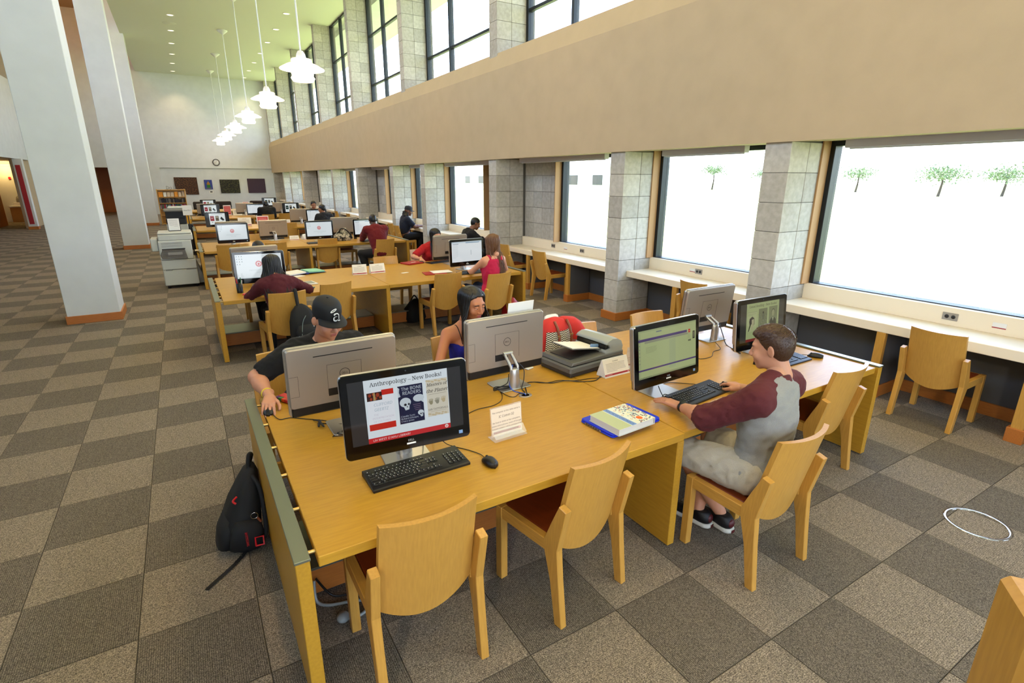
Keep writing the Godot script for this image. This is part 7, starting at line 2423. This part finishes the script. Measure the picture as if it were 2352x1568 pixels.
	var wd := (eL - w).normalized()
	var wb := look(-wd)
	var wt := Transform3D(wb * Basis(Vector3.RIGHT, PI / 2), w + wd * 0.035 - base)
	obj(MB.new().lathe([Vector2(0.029, -0.011), Vector2(0.0325, -0.011), Vector2(0.0325, 0.011), Vector2(0.029, 0.011)], wt, 24, 1.0, 0.95), "watch_strap", M.black, p)
	var wf := w + wd * 0.035 + Vector3(0, 0.031, 0)
	obj(MB.new().lathe([Vector2(0.001, -0.006), Vector2(0.021, -0.006), Vector2(0.022, 0.003), Vector2(0.018, 0.006), Vector2(0.001, 0.006)], Transform3D(Basis(Vector3.FORWARD, -0.25), wf - base), 20), "watch_case", M.frame_dark, p)
	# shoes
	for e in [[Vector3(2.60, 0.0, -1.775), Vector3(-0.05, 0, -1)], [Vector3(2.515, 0.0, -1.875), Vector3(-0.25, 0, -1)]]:
		shoe(p, e[0] - base, e[1])

func shoe(p: Node3D, at: Vector3, d: Vector3) -> void:
	var b := look(d)
	var S := Sdf.new()
	S.cap("a", at + b * Vector3(0, 0.055, 0.055), at + b * Vector3(0, 0.045, -0.135), 0.040, 0.030, 0.03)
	S.cap("a", at + b * Vector3(0, 0.07, 0.035), at + b * Vector3(0, 0.095, 0.02), 0.042, 0.044, 0.03)
	put(skin_mesh([S.net(0.008, 0.0, [], [[at + Vector3(0, 0.024, 0), Vector3(0, -1, 0)], [at + Vector3(0, 0.105, 0), Vector3(0, 1, 0)]])], Vector3.ZERO), "shoe", M.shoe_black, p)
	var R := Sdf.new()
	R.cap("a", at + b * Vector3(0, 0.018, 0.055), at + b * Vector3(0, 0.018, -0.135), 0.046, 0.037, 0.03)
	put(skin_mesh([R.net(0.008, 0.0, [], [[at + Vector3(0, 0.003, 0), Vector3(0, -1, 0)], [at + Vector3(0, 0.032, 0), Vector3(0, 1, 0)]])], Vector3.ZERO), "sole", M.rubber_white, p)
	obj(MB.new().box(at + b * Vector3(0, 0.018, 0.1015), Vector3(0.03, 0.02, 0.003), 0.001, b), "heel_tab", M.shoe_red, p)
	obj(MB.new().ball(at + b * Vector3(0.0, 0.062, 0.080), Vector3(0.030, 0.030, 0.018), b), "heel_patch", M.shoe_red, p)

func cap_hat(p: Node3D, head: Vector3, face: Vector3, m: String, letter: bool) -> void:
	var base := p.position
	var b := look(face)
	var t := Transform3D(b, head - base)
	var rings := []
	var prof := [[0.036, 1.0], [0.075, 1.0], [0.105, 0.95], [0.128, 0.82], [0.142, 0.60], [0.149, 0.32], [0.151, 0.06]]
	for e in prof:
		var R := PackedVector3Array()
		for k in 36:
			var a := -TAU * k / 36
			var z := sin(a)
			var rz: float = 0.104 if z > 0 else 0.108
			# the front panels stand up straight
			var lift: float = 0.010 * maxf(0.0, -z) * (e[0] - 0.036) / 0.115
			R.append(t * Vector3(cos(a) * 0.087 * e[1], e[0] + 0.004, z * rz * (e[1] if z > 0 else lerpf(e[1], 1.0, 0.22 * (1.0 if e[1] > 0.5 else e[1]))) + 0.014 - lift))
		rings.append(R)
	var crown := obj(MB.new().loft(rings), "cap_crown", M[m], p)
	# flat brim
	var br := MB.new().smooth()
	var n := 16
	for side in [1.0, -1.0]:
		br.smooth()
		for i in n:
			for j in 5:
				var pt := func(u: float, v: float) -> Vector3:
					var a := lerpf(-1.18, 1.18, u)
					var inn := Vector3(sin(a) * 0.088, 0.040, -cos(a) * 0.107 + 0.014)
					var out := Vector3(sin(a) * 0.103, 0.030 - 0.016 * sin(a) * sin(a), -cos(a) * 0.110 - 0.070 * pow(maxf(cos(a), 0.0), 0.8) + 0.010)
					return t * (inn.lerp(out, v) + Vector3(0, side * 0.002, 0))
				br.quad_out(pt.call(float(i) / n, j / 5.0), pt.call(float(i + 1) / n, j / 5.0), pt.call(float(i + 1) / n, (j + 1) / 5.0), pt.call(float(i) / n, (j + 1) / 5.0), b * Vector3(0, side, 0))
	obj(br, "cap_brim", M[m], p)
	obj(MB.new().ball(t * Vector3(0, 0.157, 0.014), Vector3(0.008, 0.005, 0.008), b), "cap_button", M[m], p)
	if letter:
		var lt := Transform3D(b * Basis(Vector3.UP, PI) * Basis(Vector3.RIGHT, -0.16), t * Vector3(0.0, 0.082, -0.1075))
		obj(MB.new().text(serif, "a", 0.098, lt, 0.006), "letter_outline", M.white, crown)
		obj(MB.new().text(serif, "a", 0.070, lt.translated_local(Vector3(0.000, -0.001, 0.0018)), 0.006), "letter_fill", M[m], crown)
		var hl := MB.new()
		var pts := []
		for k in 21:
			var a := TAU * k / 20
			pts.append(lt * Vector3(-0.022 + cos(a) * 0.019, 0.040 + sin(a) * 0.006 + cos(a) * 0.008, 0.002))
		hl.tube(pts, 0.0026, 6, false)
		obj(hl, "halo_mark", M.white, crown)

func man_cap() -> void:
	var skin := Color(0.78, 0.55, 0.43)
	var hip := Vector3(0.62, 0.53, -3.90)
	var chest := Vector3(0.70, 0.985, -3.66)
	var head := Vector3(0.705, 1.205, -3.52)
	var face := Vector3(0.26, -0.30, 0.90)
	var c := {"label": "young man in a black cap and t-shirt, yellow wristband, hand on a mouse", "skin": skin, "hip": hip, "chest": chest, "head": head, "face": face, "fwd": Vector3(0.05, 0, 1), "shoulders": Vector3(-0.98, 0.03, 0.10),
		"handR": Vector3(0.285, 0.80, -3.375), "fingersR": Vector3(-0.22, -0.22, 0.97), "curlR": 0.42, "handL": Vector3(0.90, 0.78, -3.30), "curlL": 0.3, "hintR": Vector3(-0.8, -0.3, -0.5), "hintL": Vector3(0.8, -0.5, -0.4),
		"cell": 0.012, "hcell": 0.0034, "fcell": 0.0036, "eyes": true, "girth": 1.08, "sw": 0.20, "jaw": 1.08, "upper": 0.29, "lower": 0.27, "brow": Color(0.08, 0.06, 0.05), "lips": Color(0.66, 0.38, 0.34)}
	var sR: Vector3 = chest + c.shoulders.normalized() * c.sw
	var sL: Vector3 = chest - c.shoulders.normalized() * c.sw
	var eR := ik(sR, c.handR, 0.29, 0.27, c.hintR)
	var eL := ik(sL, c.handL, 0.29, 0.27, c.hintL)
	c.clothes = [{"name": "t_shirt", "tags": ["torso", "traps", "upR", "upL"], "infl": 0.019, "mat": "shirt_black", "fold": 0.008, "freq": 8.0, "clips": [[hip + Vector3(0, -0.04, 0), Vector3(0, -1, 0)], [chest + Vector3(0, 0.085, 0.02), Vector3(0.0, 0.86, 0.5).normalized()], cut(sR, eR, 0.90), cut(sL, eL, 0.90)]},
		{"name": "trousers", "tags": ["thL", "thR", "shL", "shR"], "infl": 0.016, "mat": "trousers_black", "fold": 0.006}]
	var p := person(c)
	cap_hat(p, head, face, "cap_black", true)
	var base := p.position
	hair_cap(p, head, face, "hair_black", 0.004, Vector3(0, 0.06, -0.06), Vector3(0, -0.05, 0.08), 0.006, 0.0, 1.0)
	var hb := look(face)
	obj(MB.new().ball(head + hb * Vector3(0.086, -0.034, 0.006) - base, Vector3.ONE * 0.0055), "ear_stud", M.chrome, p)
	var w: Vector3 = c.handR
	var wd := (eR - w).normalized()
	var wt := Transform3D(look(-wd) * Basis(Vector3.RIGHT, PI / 2 + 0.2), w + wd * 0.045 - base)
	obj(MB.new().lathe([Vector2(0.032, -0.006), Vector2(0.0355, -0.005), Vector2(0.0355, 0.005), Vector2(0.032, 0.006), Vector2(0.032, -0.006)], wt, 28), "wristband", M.yellow_band, p)

func woman_black_hair() -> void:
	var skin := Color(0.72, 0.46, 0.31)
	var hip := Vector3(1.80, 0.52, -3.66)
	var chest := Vector3(1.76, 0.955, -3.60)
	var head := Vector3(1.775, 1.185, -3.52)
	var face := Vector3(0.26, -0.24, 0.93)
	var c := {"label": "young woman with long black hair and bare shoulders behind the second silver computer", "skin": skin, "hip": hip, "chest": chest, "head": head, "face": face, "fwd": Vector3(0, 0, 1), "shoulders": Vector3(-0.98, -0.02, -0.08), "fem": true,
		"handR": Vector3(1.62, 0.78, -3.29), "handL": Vector3(1.98, 0.78, -3.30), "hintR": Vector3(-0.85, -0.7, -0.1), "hintL": Vector3(0.8, -0.5, -0.3), "curlR": 0.3, "curlL": 0.3, "cell": 0.012, "hcell": 0.0034, "fcell": 0.005, "eyes": true, "upper": 0.28, "lower": 0.25,
		"brow": Color(0.07, 0.05, 0.045), "lips": Color(0.66, 0.33, 0.32), "girth": 0.95, "sw": 0.165}
	c.clothes = [{"name": "blue_top", "tags": ["torso"], "infl": 0.010, "mat": "top_blue", "fold": 0.004, "clips": [[chest + Vector3(0, -0.075, 0), Vector3(0, 1, 0.12).normalized()], [hip + Vector3(0, -0.05, 0), Vector3(0, -1, 0)]]},
		{"name": "trousers", "tags": ["thL", "thR", "shL", "shR"], "infl": 0.012, "mat": "trousers_black", "fold": 0.005}]
	var p := person(c)
	var base := p.position
	obj(MB.new().tube([chest + Vector3(-0.085, -0.07, 0.10) - base, chest + Vector3(-0.095, 0.0, 0.085) - base, chest + Vector3(-0.098, 0.062, 0.02) - base, chest + Vector3(-0.095, 0.03, -0.08) - base], 0.003, 6), "strap", M.trousers_black, p)
	hair_cap(p, head, face, "hair_black", 0.013, Vector3(0, 0.098, -0.075), Vector3(0, -0.06, 0.055), 0.006, 0.003, 22.0)
	var mb := strands(head, face, base, 90, [0.95, 2.9], [head + Vector3(-0.105, -0.12, 0.075), head + Vector3(-0.03, -0.13, -0.10)], [head + Vector3(-0.085, -0.44, 0.145), head + Vector3(-0.06, -0.40, -0.06)], 0.0075, 41)
	obj(mb, "long_hair", M.hair_black, p).set_meta("kind", "stuff")
	var m2 := strands(head, face, base, 70, [-0.75, -2.9], [head + Vector3(0.115, -0.12, 0.03), head + Vector3(0.03, -0.13, -0.10)], [head + Vector3(0.12, -0.42, 0.06), head + Vector3(0.05, -0.42, -0.08)], 0.0075, 43)
	obj(m2, "long_hair", M.hair_black, p).set_meta("kind", "stuff")

func woman_dark_hair() -> void:
	var skin := Color(0.74, 0.50, 0.37)
	var hip := Vector3(0.85, 0.53, -6.63)
	var chest := Vector3(0.82, 0.915, -6.72)
	var head := Vector3(0.80, 1.105, -6.83)
	var face := Vector3(-0.10, -0.45, -0.9)
	var c := {"label": "woman with long dark hair and a maroon sweater, seen from behind", "skin": skin, "hip": hip, "chest": chest, "head": head, "face": face, "fwd": Vector3(-0.05, 0, -1), "fem": true,
		"handR": Vector3(1.06, 0.785, -7.06), "handL": Vector3(0.70, 0.785, -7.04), "hintR": Vector3(0.9, -0.4, 0.1), "hintL": Vector3(-0.9, -0.5, 0.2), "cell": 0.015, "hcell": 0.008, "fcell": 0.006, "girth": 0.96, "sw": 0.165, "upper": 0.27, "lower": 0.245}
	c.clothes = [{"name": "sweater", "tags": ["torso", "traps", "upR", "upL", "foR", "foL"], "infl": 0.017, "mat": "sweater_maroon", "fold": 0.008, "freq": 8.0, "clips": [[hip + Vector3(0, -0.02, 0), Vector3(0, -1, 0)]]},
		{"name": "trousers", "tags": ["thL", "thR", "shL", "shR"], "infl": 0.012, "mat": "trousers_black", "fold": 0.005}]
	var p := person(c)
	hair_cap(p, head, face, "hair_dark", 0.014, Vector3(0, 0.09, -0.08), Vector3(0, -0.09, 0.02), 0.008, 0.002, 20.0)
	obj(strands(head, face, p.position, 150, [1.1, TAU - 1.1], [Vector3(0.93, 0.99, -6.74), Vector3(0.665, 0.98, -6.74)], [Vector3(0.965, 0.70, -6.535), Vector3(0.70, 0.72, -6.54)], 0.0085, 51), "long_hair", M.hair_dark, p).set_meta("kind", "stuff")
	obj(strands(head, face, p.position, 110, [1.4, TAU - 1.4], [Vector3(0.90, 0.97, -6.70), Vector3(0.70, 0.96, -6.70)], [Vector3(0.93, 0.70, -6.52), Vector3(0.76, 0.70, -6.52)], 0.0085, 52), "long_hair", M.hair_dark, p).set_meta("kind", "stuff")

func woman_pink() -> void:
	var skin := Color(0.82, 0.58, 0.45)
	var hip := Vector3(3.58, 0.53, -6.52)
	var chest := Vector3(3.66, 1.0, -6.58)
	var head := Vector3(3.665, 1.225, -6.62)
	var face := Vector3(-0.25, -0.22, -0.94)
	var c := {"label": "woman with long light brown hair in a pink tank top, seen from behind", "skin": skin, "hip": hip, "chest": chest, "head": head, "face": face, "fwd": Vector3(-0.2, 0, -1), "shoulders": Vector3(0.98, 0.0, -0.15), "fem": true,
		"handL": Vector3(3.50, 0.785, -6.99), "handR": Vector3(3.86, 0.785, -6.99), "hintL": Vector3(-0.9, -0.6, 0.3), "hintR": Vector3(0.9, -0.5, 0.2), "cell": 0.014, "hcell": 0.008, "fcell": 0.0055, "sw": 0.165, "upper": 0.285, "lower": 0.25, "girth": 0.98}
	c.clothes = [{"name": "tank_top", "tags": ["torso"], "infl": 0.012, "mat": "tank_pink", "fold": 0.006, "freq": 7.0, "clips": [[hip + Vector3(0, -0.01, 0), Vector3(0, -1, 0)], [chest + Vector3(0, 0.035, 0), Vector3(0, 1, 0.2).normalized()], [chest + Vector3(-0.125, 0, 0), Vector3(-0.93, 0.36, 0).normalized()], [chest + Vector3(0.125, 0, 0), Vector3(0.93, 0.36, 0).normalized()]]},
		{"name": "jeans", "tags": ["thL", "thR", "shL", "shR"], "infl": 0.012, "mat": "jeans", "fold": 0.005}]
	var p := person(c)
	for s in [-1.0, 1.0]:
		obj(MB.new().tube([chest + Vector3(s * 0.085, 0.0, 0.095) - p.position, chest + Vector3(s * 0.09, 0.055, 0.055) - p.position, chest + Vector3(s * 0.088, 0.060, -0.02) - p.position], 0.016, 8), "strap", M.tank_pink, p)
	hair_cap(p, head, face, "hair_light", 0.014, Vector3(0, 0.09, -0.08), Vector3(0, -0.09, 0.02), 0.008, 0.002, 20.0)
	obj(strands(head, face, p.position, 150, [1.0, TAU - 1.0], [head + Vector3(0.115, -0.16, 0.09), head + Vector3(-0.11, -0.14, 0.05)], [head + Vector3(0.10, -0.52, 0.19), head + Vector3(-0.03, -0.45, 0.17)], 0.008, 61), "long_hair", M.hair_light, p).set_meta("kind", "stuff")
	obj(strands(head, face, p.position, 100, [1.5, TAU - 1.5], [head + Vector3(0.09, -0.17, 0.11), head + Vector3(-0.08, -0.16, 0.085)], [head + Vector3(0.13, -0.46, 0.17), head + Vector3(0.01, -0.48, 0.18)], 0.008, 62), "long_hair", M.hair_light, p).set_meta("kind", "stuff")

# simpler figures further off
func sitter(label: String, hip: Vector3, chest: Vector3, head: Vector3, face: Vector3, fwd: Vector3, skin: Color, top: String, legs: String, hair: String, o := {}) -> Node3D:
	var right := fwd.normalized().cross(Vector3.UP)
	var c := {"label": label, "skin": skin, "hip": hip, "chest": chest, "head": head, "face": face, "fwd": fwd, "cell": 0.022, "hcell": 0.010, "fcell": 0.009,
		"handR": chest + fwd.normalized() * 0.36 + right * 0.14 + Vector3(0, 0.79 - chest.y, 0), "handL": chest + fwd.normalized() * 0.36 - right * 0.14 + Vector3(0, 0.79 - chest.y, 0)}
	for k in o:
		c[k] = o[k]
	var tags := ["torso", "traps", "upR", "upL"]
	if o.get("long", false):
		tags += ["foR", "foL"]
	var clips := [[hip + Vector3(0, -0.05, 0), Vector3(0, -1, 0)]]
	if not o.get("long", false):
		for s in ["R", "L"]:
			var sg := 1.0 if s == "R" else -1.0
			var sp: Vector3 = chest + (c.get("shoulders", right) as Vector3).normalized() * sg * c.get("sw", 0.165 if c.get("fem", false) else 0.19)
			var hint: Vector3 = c.get("hint" + s, (Vector3.DOWN * 0.8 + right * sg * 0.5 - fwd.normalized() * 0.4))
			var e := ik(sp, c["hand" + s], c.get("upper", 0.28), c.get("lower", 0.255), hint)
			clips.append(cut(sp, e, 0.85))
	c.clothes = [{"name": "shirt", "tags": tags, "infl": 0.02, "mat": top, "fold": 0.007, "freq": 7.0, "clips": clips}, {"name": "trousers", "tags": ["thL", "thR", "shL", "shR"], "infl": 0.016, "mat": legs}]
	var p := person(c)
	if hair != "":
		hair_cap(p, head, face, hair, o.get("thick", 0.006), Vector3(0, 0.080, -0.08), Vector3(0, -0.06, 0.07), 0.009, 0.002, 30.0)
	return p

func others() -> void:
	var a := sitter("girl in a red t-shirt half hidden behind a silver computer back, hand on a mouse", Vector3(3.66, 0.52, -8.98), Vector3(3.70, 0.925, -8.86), Vector3(3.735, 1.135, -8.78), Vector3(0.15, -0.25, 0.95), Vector3(0, 0, 1), Color(0.78, 0.55, 0.43), "tee_red", "jeans", "hair_dark", {"fem": true, "cell": 0.016, "handR": Vector3(3.345, 0.785, -8.53), "fingersR": Vector3(-0.25, -0.25, 0.95), "hintR": Vector3(-0.9, -0.4, -0.2), "curlR": 0.45, "fcell": 0.006, "thick": 0.012})
	obj(strands(Vector3(3.735, 1.135, -8.78), Vector3(0.15, -0.25, 0.95), a.position, 70, [1.0, 2.9], [Vector3(3.63, 1.02, -8.75), Vector3(3.70, 1.02, -8.88)], [Vector3(3.62, 0.76, -8.70), Vector3(3.66, 0.78, -8.86)], 0.009, 71), "long_hair", M.hair_dark, a).set_meta("kind", "stuff")
	sitter("man in a black jacket leaning on the window counter, seen from behind the second table", Vector3(5.12, 0.53, -10.40), Vector3(5.17, 0.985, -10.34), Vector3(5.30, 1.185, -10.28), Vector3(0.86, -0.42, 0.22), Vector3(1, 0, 0.1), Color(0.52, 0.34, 0.24), "shirt_black", "trousers_black", "hair_black", {"girth": 1.12, "long": true, "cell": 0.018, "handR": Vector3(5.60, 0.83, -10.12), "handL": Vector3(5.58, 0.83, -10.52)})
	var b := sitter("person with curly black hair in a navy cap and dark shirt at the window counter", Vector3(5.28, 0.54, -14.58), Vector3(5.30, 1.02, -14.58), Vector3(5.40, 1.225, -14.56), Vector3(0.90, -0.18, 0.30), Vector3(1, 0, 0.05), Color(0.45, 0.29, 0.21), "shirt_blue", "trousers_black", "", {"girth": 1.12, "cell": 0.02, "handR": Vector3(5.72, 0.83, -14.38)})
	cap_hat(b, Vector3(5.40, 1.225, -14.56), Vector3(0.90, -0.18, 0.30), "cap_navy", false)
	var rng := RandomNumberGenerator.new()
	rng.seed = 77
	var curls := Sdf.new()
	for k in 26:
		curls.cap("a", Vector3(5.33, 1.17, -14.57) + Vector3(rng.randf_range(-0.09, 0.05), rng.randf_range(-0.10, 0.07), rng.randf_range(-0.10, 0.10)), Vector3(5.33, 1.17, -14.57), 0.034, 0.05, 0.012)
	put(skin_mesh([curls.net(0.011)], b.position), "curly_hair", M.hair_black, b)
	sitter("man in a red sweater at the third table, seen from behind", Vector3(3.56, 0.55, -11.42), Vector3(3.53, 1.045, -11.60), Vector3(3.53, 1.225, -11.76), Vector3(0.10, -0.40, -0.9), Vector3(-0.1, 0, -1), Color(0.30, 0.19, 0.13), "sweater_red", "trousers_black", "hair_black", {"girth": 1.12, "long": true, "cell": 0.016, "hcell": 0.008, "sw": 0.205, "thick": 0.003, "handL": Vector3(3.36, 0.79, -12.10), "handR": Vector3(3.84, 0.79, -12.10), "hintL": Vector3(-0.95, -0.4, 0), "hintR": Vector3(0.95, -0.4, 0), "kneeL": Vector3(3.20, 0.53, -11.66), "ankleL": Vector3(3.30, 0.09, -11.55)})
	sitter("person whose dark hair just shows above the left computer back of the second table", Vector3(0.90, 0.50, -9.0), Vector3(0.89, 0.87, -8.93), Vector3(0.89, 1.065, -8.88), Vector3(0, -0.4, 0.9), Vector3(0, 0, 1), Color(0.62, 0.42, 0.30), "shirt_black", "trousers_black", "hair_dark", {"thick": 0.01})
	sitter("man in dark blue at the fourth table looking to the left", Vector3(3.50, 0.55, -16.62), Vector3(3.58, 1.03, -16.75), Vector3(3.55, 1.235, -16.88), Vector3(-0.75, -0.15, -0.62), Vector3(-0.1, 0, -1), Color(0.62, 0.43, 0.32), "shirt_navy", "trousers_black", "hair_black", {"girth": 1.05, "thick": 0.010})
	sitter("man in black at the fifth table, seen from behind", Vector3(2.62, 0.55, -21.60), Vector3(2.62, 1.02, -21.68), Vector3(2.63, 1.18, -21.80), Vector3(0.05, -0.35, -0.93), Vector3(0, 0, -1), Color(0.26, 0.17, 0.12), "shirt_black", "trousers_black", "hair_black", {"girth": 1.25, "long": true, "sw": 0.22})
	sitter("man whose forehead shows over a computer behind the man in dark blue", Vector3(3.72, 0.55, -19.1), Vector3(3.73, 1.03, -19.02), Vector3(3.74, 1.265, -18.95), Vector3(0, -0.2, 0.97), Vector3(0, 0, 1), Color(0.58, 0.40, 0.29), "shirt_navy", "trousers_black", "hair_black", {"thick": 0.010})
